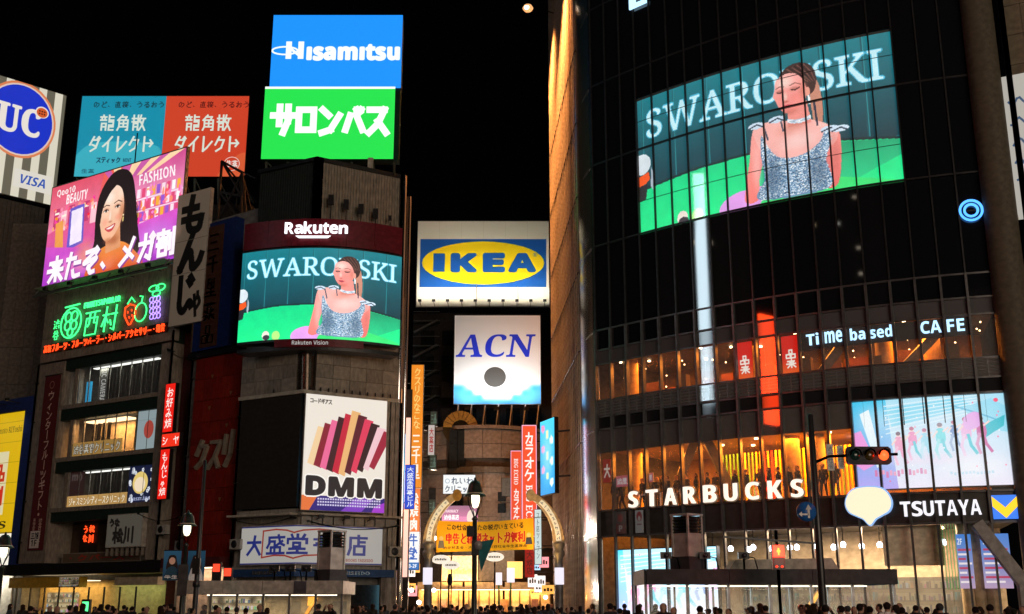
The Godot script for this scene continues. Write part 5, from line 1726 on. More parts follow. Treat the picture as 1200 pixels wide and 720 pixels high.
func build_glass_tower() -> void:
	q_init()
	var b := thing("glass_tower", "curved dark glass tower with video screens, cafe floors and grey mullions", "building", Transform3D())
	var alu := M("dark_aluminium", 0.05, 0.052, 0.056, 0.35, 0.5)
	var pale := M("grey_aluminium", 0.13, 0.13, 0.135, 0.4, 0.5)
	var black := M("black_metal", 0.02, 0.02, 0.022, 0.45, 0.3)
	var darkglass := StandardMaterial3D.new()
	darkglass.albedo_color = lin(0.006, 0.007, 0.009)
	darkglass.roughness = 0.03
	darkglass.metallic_specular = 0.75
	var clear := pane("tower_glass", 0.85, 0.9, 0.9, 0.05)
	var nb := 19
	# rows of panes: y0, y1, kind
	var rows := [[15.85, 16.95, 0], [17.05, 22.0, 0], [22.15, 27.15, 0], [27.25, 32.3, 0], [32.4, 37.5, 0], [37.6, 42.8, 0]]
	for r in rows:
		for i in nb:
			var seen: bool = i >= 3 and i < 16 and r[0] > 22 and r[0] < 32
			if seen:
				if r[0] < 25:
					qput(b, "pane", clear, i + 0.5, 1.08, 22.15, 27.15, -0.02, 0.0)
				else:
					qput(b, "pane", clear, i + 0.5, 1.08, 27.25, 30.35, -0.02, 0.0)
					qput(b, "pane", darkglass, i + 0.5, 1.08, 30.4, 32.3, -0.02, 0.0)
			else:
				qput(b, "pane", darkglass, i + 0.5, 1.08, r[0], r[1], -0.02, 0.0)
	for i in nb:
		# cafe glazing, grey bands, louvre fields
		qput(b, "pane", clear, i + 0.5, 1.07, 6.8, 11.22, -0.06, -0.04)
		qput(b, "pane", clear, i + 0.5, 1.07, 12.95, 14.95, -0.06, -0.04)
		qput(b, "band_panel", M("grey_glass_band", 0.09, 0.09, 0.095, 0.05, 0.1, 0.0), i + 0.5, 1.09, 15.03, 15.78, -0.12, -0.04)
		qput(b, "band_panel", M("brown_band", 0.05, 0.045, 0.04, 0.4, 0.3), i + 0.5, 1.09, 5.4, 6.7, -0.12, -0.05)
		qput(b, "band_panel", M("blackish_band", 0.02, 0.022, 0.025, 0.05, 0.2, 0.0), i + 0.5, 1.09, 11.3, 11.92, -0.12, -0.06)
		qput(b, "pane", clear, i + 0.5, 1.07, 12.03, 12.85, 0.05, 0.06)
		var lv := qput(b, "louvre_panel", M("louvre_brown", 0.035, 0.028, 0.025, 0.5, 0.3), i + 0.5, 1.09, 12.03, 12.85, -0.14, -0.08)
		for k in 5:
			part(lv, "slat", boxmesh(Vector3(1.05, 0.05, 0.1)), M("louvre_slat", 0.09, 0.075, 0.07, 0.45, 0.4), Vector3(0, -0.32 + k * 0.16, 0.06), Basis(Vector3.RIGHT, 0.5))
		part(lv, "post", boxmesh(Vector3(0.05, 0.82, 0.06)), pale, Vector3(0.0, 0, 0.1))
	for i in nb + 1:
		qput(b, "mullion", alu, i, 0.07, 17.0, 42.8, -0.05, 0.09)
		qput(b, "mullion", pale, i, 0.11, 5.3, 17.0, -0.1, 0.16)
		qput(b, "mullion", pale, i, 0.1, 0.0, 5.3, -0.1, 0.08)
	for y in [5.35, 6.75, 11.26, 11.97, 12.9, 14.99, 15.82, 17.0, 22.08, 27.2, 32.35, 37.55]:
		part(b, "transom", thick_strip(qline(0.15, 22.05, -0.05), y - 0.045, y + 0.045, 0.14), pale if y < 17.5 else alu)
	for y in [24.0, 28.9]:
		part(b, "transom", thick_strip(qline(3.64, 18.55, -0.02), y - 0.012, y + 0.012, 0.04), alu)
	# floors, ceilings and dark backs
	part(b, "floor_slab", thick_strip(qline(0.15, 22.05, 0.2), 5.45, 6.65, 9.0), M("slab", 0.2, 0.18, 0.16))
	part(b, "slab_shade_strip", thick_strip(qline(0.15, 22.05, 0.14), 9.95, 11.25, 0.05), M("slab_shade_strip", 0.045, 0.035, 0.03, 0.6))  # dark strip added over the slab edge, shade put into its colour
	part(b, "floor_slab", thick_strip(qline(0.15, 22.05, 0.2), 10.1, 12.8, 9.0), M("slab_ceiling", 0.3, 0.22, 0.14))
	part(b, "floor_slab", thick_strip(qline(0.15, 22.05, 0.2), 15.3, 16.9, 9.0), M("slab_dark", 0.06, 0.05, 0.045))
	part(b, "upper_core", thick_strip(qline(0.15, 22.05, 0.6), 16.9, 42.7, 8.6), M("plain_concrete", 0.14, 0.13, 0.12, 0.7))
	part(b, "back_wall", thick_strip(qline(0.15, 22.05, 7.6), 6.65, 10.1, 0.3), M("cafe_wall", 0.32, 0.2, 0.1))
	part(b, "back_wall", thick_strip(qline(0.15, 22.05, 6.0), 12.8, 15.3, 0.3), M("upper_wall", 0.14, 0.09, 0.05))
	part(b, "back_wall", thick_strip(qline(0.15, 22.05, 6.5), 0.0, 5.45, 0.3), M("shop_back", 0.5, 0.42, 0.32))
	part(b, "shop_floor", thick_strip(qline(0.15, 22.05, 0.2), 0.0, 0.12, 6.3), M("slab", 0.2, 0.18, 0.16))
	part(b, "roof", thick_strip(qline(0.15, 22.05, 0.0), 42.8, 43.4, 9.2), black)
	# V braces and round columns behind the glass
	var brace := M("brace_grey", 0.16, 0.15, 0.14, 0.5)
	for q in [[4.3, 6.7, 6.2, 10.2], [8.6, 6.7, 6.9, 10.2], [13.4, 12.8, 15.6, 15.3], [20.3, 15.3, 17.6, 12.8]]:
		var a := qf(q[0], 0.9).origin + Vector3(0, q[1], 0)
		var e := qf(q[2], 0.9).origin + Vector3(0, q[3], 0)
		bar(b, "brace", brace, a, e, 0.45, 0.35)
	for q in [[1.7, 1.4, 6.65, 10.1], [11.2, 2.2, 6.65, 10.1], [12.6, 2.2, 6.65, 10.1], [16.6, 2.0, 12.8, 15.3], [1.5, 1.5, 12.8, 15.3], [9.0, 2.4, 12.8, 15.3], [19.0, 2.6, 12.8, 15.3]]:
		part(b, "column", lathe([Vector2(0.42, q[2]), Vector2(0.42, q[3])], 18), M("column_ochre", 0.5, 0.34, 0.14, 0.6), qf(q[0], q[1]).origin)
	# coloured slat wall of the cafe
	var tones := [[0.75, 0.42, 0.02], [0.75, 0.42, 0.02], [0.06, 0.22, 0.03], [0.7, 0.36, 0.02], [0.1, 0.28, 0.03], [0.55, 0.04, 0.02], [0.78, 0.5, 0.05]]
	rng.seed = 21
	for i in 74:
		var s := 5.6 + i * 0.125
		var t: int = rng.randi() % 7
		if s < 7.2:
			t = 2 if i % 3 else 4
		var c: Array = tones[t]
		var o := part(b, "slat", boxmesh(Vector3(0.075, 2.9, 0.05)), M("slat_%d" % t, c[0], c[1], c[2], 0.5))
		o.transform = qf(s, 4.2 + 0.2 * (i % 2)) * Transform3D(Basis(), Vector3(0, 8.3, 0))
	# ceiling lamps
	for i in 15:
		var o := part(b, "ceiling_lamp", lathe([Vector2(0.0, -0.02), Vector2(0.1, -0.02), Vector2(0.1, 0.06)], 10), glow("downlight", 1.0, 0.72, 0.38, 9.0))
		o.transform = qf(1.4 + i * 1.35, 1.6 + (i % 3) * 1.1) * Transform3D(Basis(), Vector3(0, 10.05, 0))
		var o2 := part(b, "ceiling_lamp", lathe([Vector2(0.0, -0.02), Vector2(0.08, -0.02), Vector2(0.08, 0.06)], 10), glow("downlight", 1.0, 0.72, 0.38, 9.0))
		o2.transform = qf(1.0 + i * 1.4, 1.2 + (i % 4) * 0.9) * Transform3D(Basis(), Vector3(0, 15.2, 0))
	for i in 4:
		area("cafe_ceiling_light", qf(2.6 + i * 4.2, 3.0) * Transform3D(Basis(Vector3.RIGHT, PI / 2), Vector3(0, 9.95, 0)), 3.2, 3.0, Color(1, 0.55, 0.16), [34.0, 38.0, 52.0, 40.0][i])
		area("upper_ceiling_light", qf(2.6 + i * 5.2, 2.6) * Transform3D(Basis(Vector3.RIGHT, PI / 2), Vector3(0, 15.1, 0)), 3.0, 2.0, Color(1, 0.55, 0.18), [17.0, 15.0, 13.0, 28.0][i])
	rng.seed = 19
	for i in 34:
		var o := part(b, "hanging_lamp", lathe([Vector2(0.0, -0.05), Vector2(0.05, 0.0), Vector2(0.0, 0.05)], 8), glow("string_lamp", 1.0, 0.66, 0.3, 7.0))
		o.transform = qf(rng.randf_range(0.6, 21.6), rng.randf_range(0.8, 5.0)) * Transform3D(Basis(), Vector3(0, rng.randf_range(14.0, 15.1), 0))
		part(o, "cord", tube([Vector3(0, 0.04, 0), Vector3(0, 1.3, 0)], 0.008, 4), black)
	# counter stools and racks seen as clutter in the upper cafe
	for i in 16:
		var o := part(b, "rack", boxmesh(Vector3(0.7 + 0.3 * (i % 3), 0.9 + 0.3 * (i % 2), 0.4)), M("rack_%d" % (i % 3), 0.1 + 0.06 * (i % 3), 0.07, 0.04, 0.5))
		o.transform = qf(1.2 + i * 1.25, 1.8 + (i % 3) * 0.7) * Transform3D(Basis(), Vector3(0, 12.8 + 0.45 + 0.15 * (i % 2), 0))
	# ground floor: shop wall panels, lamps
	for i in 6:
		var o := quad(b, "shop_posters", print_mat("shop_print_c%d" % i, draw_shop_wall(10 + i), 0.22) if i < 2 else mats["shop_print_c%d" % (i % 2)], -1.4, 1.4, -1.2, 1.2, 0)
		o.transform = qf(7.0 + i * 2.5, 6.3) * Transform3D(Basis(), Vector3(0, 1.9, 0))
	for i in 16:
		var o := part(b, "spot_lamp", lathe([Vector2(0.0, -0.1), Vector2(0.1, -0.1), Vector2(0.13, 0.05), Vector2(0.05, 0.16)], 10), glow("cool_spot", 0.8, 0.85, 1.0, 16.0))
		o.transform = qf(7.0 + i * 0.78, 0.9 + (i % 3) * 0.5) * Transform3D(Basis(), Vector3(0, 4.45 + 0.06 * (i % 2), 0))
		part(o, "stem", tube([Vector3(0, 0.1, 0), Vector3(0, 0.95, 0)], 0.02, 5), black)
	for i in 3:
		area("shop_ceiling_light", qf(8.5 + i * 4.2, 2.4) * Transform3D(Basis(Vector3.RIGHT, PI / 2), Vector3(0, 5.3, 0)), 3.6, 2.4, Color(1, 0.85, 0.66), [14.0, 22.0, 40.0][i])
	var fins := M("pale_fin", 0.5, 0.45, 0.36, 0.6)
	part(b, "bulkhead", thick_strip(qline(16.0, 18.7, 0.5), 3.5, 5.3, 0.5), M("cream_bulkhead", 0.75, 0.66, 0.5, 0.6))
	for i in 5:
		qput(b, "glass_fin", pane("green_glass", 0.3, 0.8, 0.4, 0.5), 16.15 + i * 0.11, 0.06, 2.4, 5.3, -0.3, 0.25)
	bar(b, "entrance_brace", M("brace_paint", 0.24, 0.23, 0.22, 0.5), qf(20.2, -0.15).origin + Vector3(0, 5.3, 0), qf(21.9, -0.15).origin + Vector3(0, 2.6, 0), 0.55, 0.3)
	bar(b, "entrance_brace", M("brace_paint", 0.24, 0.23, 0.22, 0.5), qf(21.9, -0.15).origin + Vector3(0, 2.7, 0), qf(21.9, -0.15).origin + Vector3(0, 0.0, 0), 0.6, 0.3)
	for q in [[19.25, 19.9], [20.3, 21.5]]:
		var im := Cv.new(self, 160, 260, K("6a9ad0"))
		im.grad(0, 0, 160, 260, K("4a8ae0"), K("c8a8c8"))
		im.text("2F", "sansbold", 14, 20, 50, 30, K("ffffff"))
		for k in 8:
			im.rect(12, 70 + k * 22, 136 - (k % 3) * 30, 10, K("fdf0f4") if k % 2 else K("c84a6a"))
		var o := quad(b, "floor_guide", print_mat("guide_%d" % int(q[0]), im.im, 0.8), -(q[1] - q[0]) / 2, (q[1] - q[0]) / 2, -1.2, 1.2, 0)
		o.transform = qf((q[0] + q[1]) / 2, 0.35) * Transform3D(Basis(), Vector3(0, 3.65, 0))
	for i in 3:
		part(b, "column", lathe([Vector2(0.3, 0), Vector2(0.3, 5.4)], 14), M("column_warm", 0.45, 0.33, 0.2, 0.5), qf(19.6 + i * 0.5, 0.9).origin)
	# rounded metal corner and ribbed side wall down the side street
	var cnr := []
	for i in 13:
		var t := i / 12.0
		cnr.append([lerpf(4.25, 4.72, t) - 0.16 * sin(PI * t), lerpf(68.5, 63.4, t)])
	part(b, "corner_sheet", thick_strip(cnr, 0.0, 43.2, 0.3), M("corner_metal", 0.32, 0.34, 0.34, 0.22, 0.9))
	for y in [5.35, 11.3, 17.0, 22.1, 27.2, 32.35, 37.55]:
		part(b, "corner_joint", thick_strip([[4.2, 68.5], [4.3, 66.5], [4.42, 65.0], [4.66, 63.35]], y - 0.03, y + 0.03, 0.2), alu)
	var sw := face(3.2, 87.0, 4.25, 68.5)
	var side := part(b, "ribbed_side_wall", corrugated(18.5, 0.0, 62.0, 0.62, 0.04), M("mirror_rib", 0.6, 0.55, 0.49, 0.3, 0.45, 0.0))
	side.transform = sw
	part(b, "side_core", prism([[3.4, 87.0], [4.6, 68.5], [12, 68.5], [12, 87.0]], 0, 61.8), M("plain_concrete", 0.14, 0.13, 0.12, 0.7))
	for i in 19:
		var fin := bx(b, "rib", M("rib_metal", 0.5, 0.47, 0.43, 0.5, 0.3), 0, 0.05, 0, 61.5, 0, 0.09)
		fin.transform = sw * Transform3D(Basis(), Vector3(0.3 + i * 0.99, 30.8, 0.08))
	for y in [11.3, 17.0, 22.1, 27.2, 32.35, 37.55]:
		var o := bx(b, "side_joint", alu, 0, 18.5, 0, 0.08, 0, 0.06)
		o.transform = sw * Transform3D(Basis(), Vector3(9.25, y, 0.08))
	# flood lamps on arms that light the ribbed wall amber
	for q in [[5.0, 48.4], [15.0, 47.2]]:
		var head := part(b, "flood_lamp", lathe([Vector2(0.0, -0.3), Vector2(0.3, -0.22), Vector2(0.44, 0.0), Vector2(0.3, 0.24), Vector2(0.1, 0.32)], 16), glow("amber_lamp_halo", 1.0, 0.5, 0.2, 1.0))  # oversized glowing head: the halo of the lamp put into its shape
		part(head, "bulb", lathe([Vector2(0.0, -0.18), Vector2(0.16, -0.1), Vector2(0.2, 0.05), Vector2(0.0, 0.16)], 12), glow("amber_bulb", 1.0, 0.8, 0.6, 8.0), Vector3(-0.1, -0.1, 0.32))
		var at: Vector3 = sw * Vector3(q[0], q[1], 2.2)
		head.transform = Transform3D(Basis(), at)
		part(b, "lamp_arm", tube([at + Vector3(0, 0.2, 0), sw * Vector3(q[0], q[1] - 0.4, 0.0)], 0.05, 6), alu)
		spot("wall_flood", at + Vector3(0, -0.3, 0), sw * Vector3(q[0] - 2.0, 38.0, 0.0), 46, Color(1, 0.62, 0.32), 1400.0, 0.3)

	# big screen behind the glass
	var s := thing("tower_video_screen", "large video screen behind tower mullions showing woman in glittering dress", "video screen", Transform3D())
	part(s, "screen_face", strip(qline(3.62, 18.5, 0.16), 22.0, 30.3), mats["jewel_print"])
	part(s, "cabinet", thick_strip(qline(3.6, 18.52, 0.19), 21.95, 30.35, 0.3), black)
	area("tower_screen_glow", qf(11.0, -0.5) * Transform3D(Basis(), Vector3(0, 26.1, 0)), 14.0, 8.0, Color(0.3, 0.85, 0.8), 22.0)
	var s2 := thing("pale_video_screen", "pale video screen of dancers behind glass above white lettered band", "video screen", Transform3D())
	var dance := print_mat("dance_print", draw_dance_ad(), 1.15)
	part(s2, "screen_face", strip(qline(15.1, 21.98, 0.14), 7.0, 11.2), dance)
	part(s2, "cabinet", thick_strip(qline(15.08, 22.0, 0.17), 6.95, 11.24, 0.3), black)
	area("pale_screen_glow", qf(18.5, -0.5) * Transform3D(Basis(), Vector3(0, 9.1, 0)), 6.5, 4.0, Color(0.75, 0.92, 1), 14.0)
	var s3 := thing("street_level_screen", "pale blue street-level video screen behind shop glass beside dark canopy", "video screen", Transform3D())
	var crop: Image = draw_dance_ad().get_region(Rect2i(150, 0, 420, 420))
	part(s3, "screen_face", strip(qline(1.2, 7.6, 0.2), 0.3, 4.6), print_mat("street_screen_print", crop, 1.5))
	part(s3, "cabinet", thick_strip(qline(1.18, 7.62, 0.23), 0.2, 4.65, 0.3), black)
	area("street_screen_glow", qf(4.3, -0.4) * Transform3D(Basis(), Vector3(0, 2.5, 0)), 6, 4, Color(0.6, 0.9, 1), 7.0)

	# lit cafe name, one letter to each bay
	var cn := thing("cafe_name_letters", "glowing white channel letters of the coffee shop across second-storey windows", "lettering", Transform3D())
	var wl := glow("warm_letter", 1.0, 0.9, 0.78, 1.05)
	for i in 9:
		var s0 := 2.62 + i * 1.18
		var ch := "STARBUCKS"[i]
		var wd := 0.72 if ch != "S" else 0.6
		var o := part(cn, "letter", letter_mesh(ch, "sansbold", wd, 0.86, 0.12), wl)
		o.transform = qf(s0 + 0.0, -0.22) * Transform3D(Basis(), Vector3(-0.05, 6.78, 0))
		o = part(cn, "letter_rim", letter_mesh(ch, "sansbold", wd + 0.1, 0.96, 0.08), M("letter_rim", 0.5, 0.42, 0.34, 0.4))
		o.transform = qf(s0 + 0.0, -0.12) * Transform3D(Basis(), Vector3(-0.1, 6.73, 0))
	# blue-white cafe lettering behind the third-storey panes
	var tb := thing("third_storey_letters", "blue-white lit lettering behind third-storey cafe panes", "lettering", Transform3D())
	var bl := glow("blue_letter", 0.45, 0.75, 1.0, 1.6)
	for q in [["Ti", 13.15, 0.62], ["me", 14.08, 0.85], ["ba", 15.32, 0.72], ["sed", 16.28, 1.02], ["CA", 18.62, 0.92], ["FE", 19.8, 0.78]]:
		var o := part(tb, "letter", letter_mesh(q[0], "sansbold", q[2], 0.6, 0.06), bl)
		o.transform = qf(q[1], 0.12) * Transform3D(Basis(), Vector3(0, 14.25, 0))
	for i in range(11, 18):
		qput(tb, "letter_board", M("letter_board", 0.01, 0.01, 0.015, 0.5), i + 0.5, 1.06, 14.05, 14.94, -0.26, -0.2)
	# bookshop band lettering and emblems
	var ts := thing("rental_shop_letters", "white lit rental shop lettering on dark band beside balloon emblem", "lettering", Transform3D())
	for i in 7:
		var s0 := 17.0 + i * 0.5
		var o := part(ts, "letter", letter_mesh("TSUTAYA"[i], "sansbold", 0.46, 0.68, 0.1), glow("soft_white_letter", 0.9, 0.92, 1.0, 0.95))
		o.transform = qf(s0, -0.06) * Transform3D(Basis(), Vector3(0, 5.68, 0))
	var he := thing("balloon_emblem", "glowing cream drop-shaped balloon emblem on the dark band", "emblem", qf(15.62, -0.1) * Transform3D(Basis(), Vector3(0, 5.35, 0)))
	part(he, "lit_body", extrude(blob([0, 0, 0.3, 0.3, 0.88, 0.62, 1.02, 1.1, 0.7, 1.6, 0, 1.74, -0.7, 1.6, -1.02, 1.1, -0.88, 0.62, -0.3, 0.3], 1, 1), 0.22), glow("cream_lamp", 1.0, 0.9, 0.64, 0.93))
	part(he, "rim", extrude(blob([0, -0.06, 0.34, 0.26, 0.94, 0.58, 1.08, 1.1, 0.74, 1.66, 0, 1.8, -0.74, 1.66, -1.08, 1.1, -0.94, 0.58, -0.34, 0.26], 1, 1), 0.18), glow("blue_rim", 0.3, 0.55, 1.0, 0.8), Vector3(0, 0, -0.02))
	var ve := thing("chevron_emblem", "square blue sign with yellow chevron at the end of dark band", "sign", qf(21.45, -0.08) * Transform3D(Basis(), Vector3(0, 5.46, 0)))
	bx(ve, "lit_square", glow("royal_blue", 0.03, 0.18, 0.8, 1.1), -0.53, 0.53, 0, 1.06, 0, 0.1)
	part(ve, "chevron", extrude(P([-0.53, 1.0, -0.12, 0.62, 0.0, 0.5, 0.12, 0.62, 0.53, 1.0, 0.53, 0.56, 0.0, 0.04, -0.53, 0.56]), 0.06), glow("chevron_yellow", 1.0, 0.62, 0.02, 1.1), Vector3(0, 0, 0.1))
	var ri := thing("neon_ring_lamp", "small double ring of blue neon on upper tower pane", "neon sign", qf(21.4, -0.06) * Transform3D(Basis(), Vector3(0, 20.1, 0.02)))
	for rr in [0.5, 0.3]:
		var lp := []
		for i in 29:
			lp.append(Vector3(rr * cos(TAU * i / 28), rr * sin(TAU * i / 28), 0.05))
		part(ri, "ring_tube", tube(lp, 0.06, 6), glow("neon_blue", 0.08, 0.35, 1.0, 2.2))
	bx(ri, "clip", black, -0.3, 0.3, -0.04, 0.04, -0.06, 0.02)
	var tp := thing("upper_lettering", "lit blue-white lettering cut off high on the dark tower", "lettering", qf(3.5, -0.1) * Transform3D(Basis(), Vector3(0, 36.2, 0)))
	letters(tp, "L", "sansbold", bl, 0, 0, 1.4, 1.6, 0, 0.1)
	# red posters behind the third-storey panes
	var rp := thing("red_window_poster", "lit red poster with white brush characters behind third-storey pane", "poster", qf(9.75, 0.25), "red window posters")
	var im1 := Cv.new(self, 160, 300, K("d81408"))
	im1.grad(0, 150, 160, 150, K("d81408"), K("f0601c"))
	im1.jp("品来", 30, 110, 100, 150, 12, K("fff4e8"), true)
	quad(rp, "lit_face", print_mat("red_poster_print", im1.im, 0.9), -0.45, 0.45, 12.98, 14.9, 0.035)
	bx(rp, "board", black, -0.45, 0.45, 12.95, 14.95, 0, 0.03)
	var rp2: Node3D = rp.duplicate()
	rp2.name = "red_window_poster_001"
	rp2.transform = qf(12.25, 0.25)
	add_child(rp2)
	names["red_window_poster"] = 2
	# paper signs stuck to the band and the lower cafe panes
	for q in [[1.35, 2.1, 5.45, 6.65, 0], [2.75, 3.3, 5.45, 6.65, 1], [1.3, 2.2, 8.0, 8.6, 2], [3.3, 3.9, 8.1, 8.6, 2], [0.35, 0.95, 8.3, 9.6, 3]]:
		var pc := Cv.new(self, 120, 200, [K("7a3230"), K("d8d4d0"), K("d86a78"), K("a81c10")][q[4]])
		if q[4] == 0:
			pc.rect(0, 0, 120, 110, K("5a504c"))
			pc.oval(60, 60, 30, 36, K("a83a34"))
			pc.text("P", "sansbold", 40, 124, 40, 56, K("d8c8c0"))
		elif q[4] == 1:
			pc.oval(60, 56, 40, 44, K("b82430"))
			pc.oval(60, 74, 20, 22, K("e8d8d0"))
			pc.rect(24, 120, 70, 10, K("8a3a40"))
		elif q[4] == 2:
			pc.jp("渋里", 12, 40, 96, 120, 12, K("fff0f0"))
		else:
			pc.jp("大", 16, 40, 90, 120, 18, K("ffe8d8"))
		var ws := thing("window_sticker", ["red and grey sticker with letter on the band panel", "white sticker with round red emblem on the band panel", "pink paper sign with white characters on cafe pane", "red banner with white character inside corner cafe pane"][q[4]], "sticker", qf((q[0] + q[1]) / 2, -0.0 if q[4] < 2 else 0.2) * Transform3D(Basis(), Vector3(0, q[2], 0.0)), "window stickers")
		bx(ws, "sheet", M("paper_edge", 0.4, 0.38, 0.36), -(q[1] - q[0]) / 2, (q[1] - q[0]) / 2, 0, q[3] - q[2], -0.04, 0.0)
		quad(ws, "print", print_mat("sticker_%d" % int(q[0] * 100), pc.im, 0.35 if q[4] > 1 else 0.1), -(q[1] - q[0]) / 2, (q[1] - q[0]) / 2, 0, q[3] - q[2], 0.004)
	# neighbouring tower at the edge, with its round corner column and poster
	var nbd := thing("tiled_neighbour_building", "tiled building with round concrete corner column beside the glass tower", "building", Transform3D())
	var conc := M("warm_concrete", 0.1, 0.085, 0.06, 0.75)
	part(nbd, "column", lathe([Vector2(0.75, 0), Vector2(0.75, 44)], 24), conc, V(23.35, 0, 50.9))
	part(nbd, "downpipe", tube([V(24.25, 0, 50.2), V(24.25, 44, 50.2)], 0.14, 8), M("pipe_grey", 0.2, 0.2, 0.2, 0.4, 0.5))
	for y in [11.6, 16.6, 21.6, 26.6, 31.6]:
		part(nbd, "column_joint", lathe([Vector2(0.76, y - 0.03), Vector2(0.77, y), Vector2(0.76, y + 0.03)], 24), M("joint_dark", 0.06, 0.05, 0.04))
	var nf := face(24.3, 50.6, 31.0, 47.0)
	var wl2 := Node3D.new()
	wl2.name = "tile_wall"
	nbd.add_child(wl2)
	wl2.transform = nf
	for i in 5:
		for j in 26:
			bx(wl2, "tile", M("tile_ochre", 0.2, 0.17, 0.12, 0.6), 0.1 + i * 0.9, 0.98 + i * 0.9, 0.2 + j * 1.6, 1.77 + j * 1.6, -0.2, 0)
	bx(wl2, "core", M("core_concrete", 0.2, 0.19, 0.17, 0.8), 0, 7.5, 0, 44, -8, -0.2)
	var hp := thing("hair_poster", "tall wall poster of auburn hair above white script panel", "poster", nf * Transform3D(Basis(), Vector3(-0.25, 19.4, 0.05)))
	quad(hp, "lit_face", print_mat("hair_print", draw_hair_poster(), 0.5), 0.0, 3.2, 0.0, 7.4, 0.085)
	bx(hp, "board", black, 0.0, 3.2, 0.0, 7.4, 0.0, 0.08)

# ---------------------------------------------------------------- the side street between the two
func blade(called: String, label: String, im: Image, energy: float, x0: float, x1: float, y0: float, y1: float, d: float, c: Color, group := "", wall := 0.0) -> Node3D:
	# an upright box sign that stands out from a wall, lit face towards the crossing
	var black := M("black_metal", 0.02, 0.02, 0.022, 0.45, 0.3)
	var o := thing(called, label, "sign", flat_at(x0, y0, d), group)
	bx(o, "box", black, 0, x1 - x0, 0, y1 - y0, -0.35, 0)
	quad(o, "lit_face", print_mat(called + str(names[called]), im, energy), 0.03, x1 - x0 - 0.03, 0.03, y1 - y0 - 0.03, 0.004)
	if wall != 0.0:
		for k in [0.15, 0.85]:
			bar(o, "bracket", black, Vector3((x1 - x0) / 2, (y1 - y0) * k, -0.2), Vector3((x1 - x0) / 2 + wall, (y1 - y0) * k, -0.2), 0.08, 0.08)
	area(called + "_glow", flat_at((x0 + x1) / 2, (y0 + y1) / 2, d - 0.4), x1 - x0, y1 - y0, c, energy * (x1 - x0) * (y1 - y0) * 0.16)
	return o

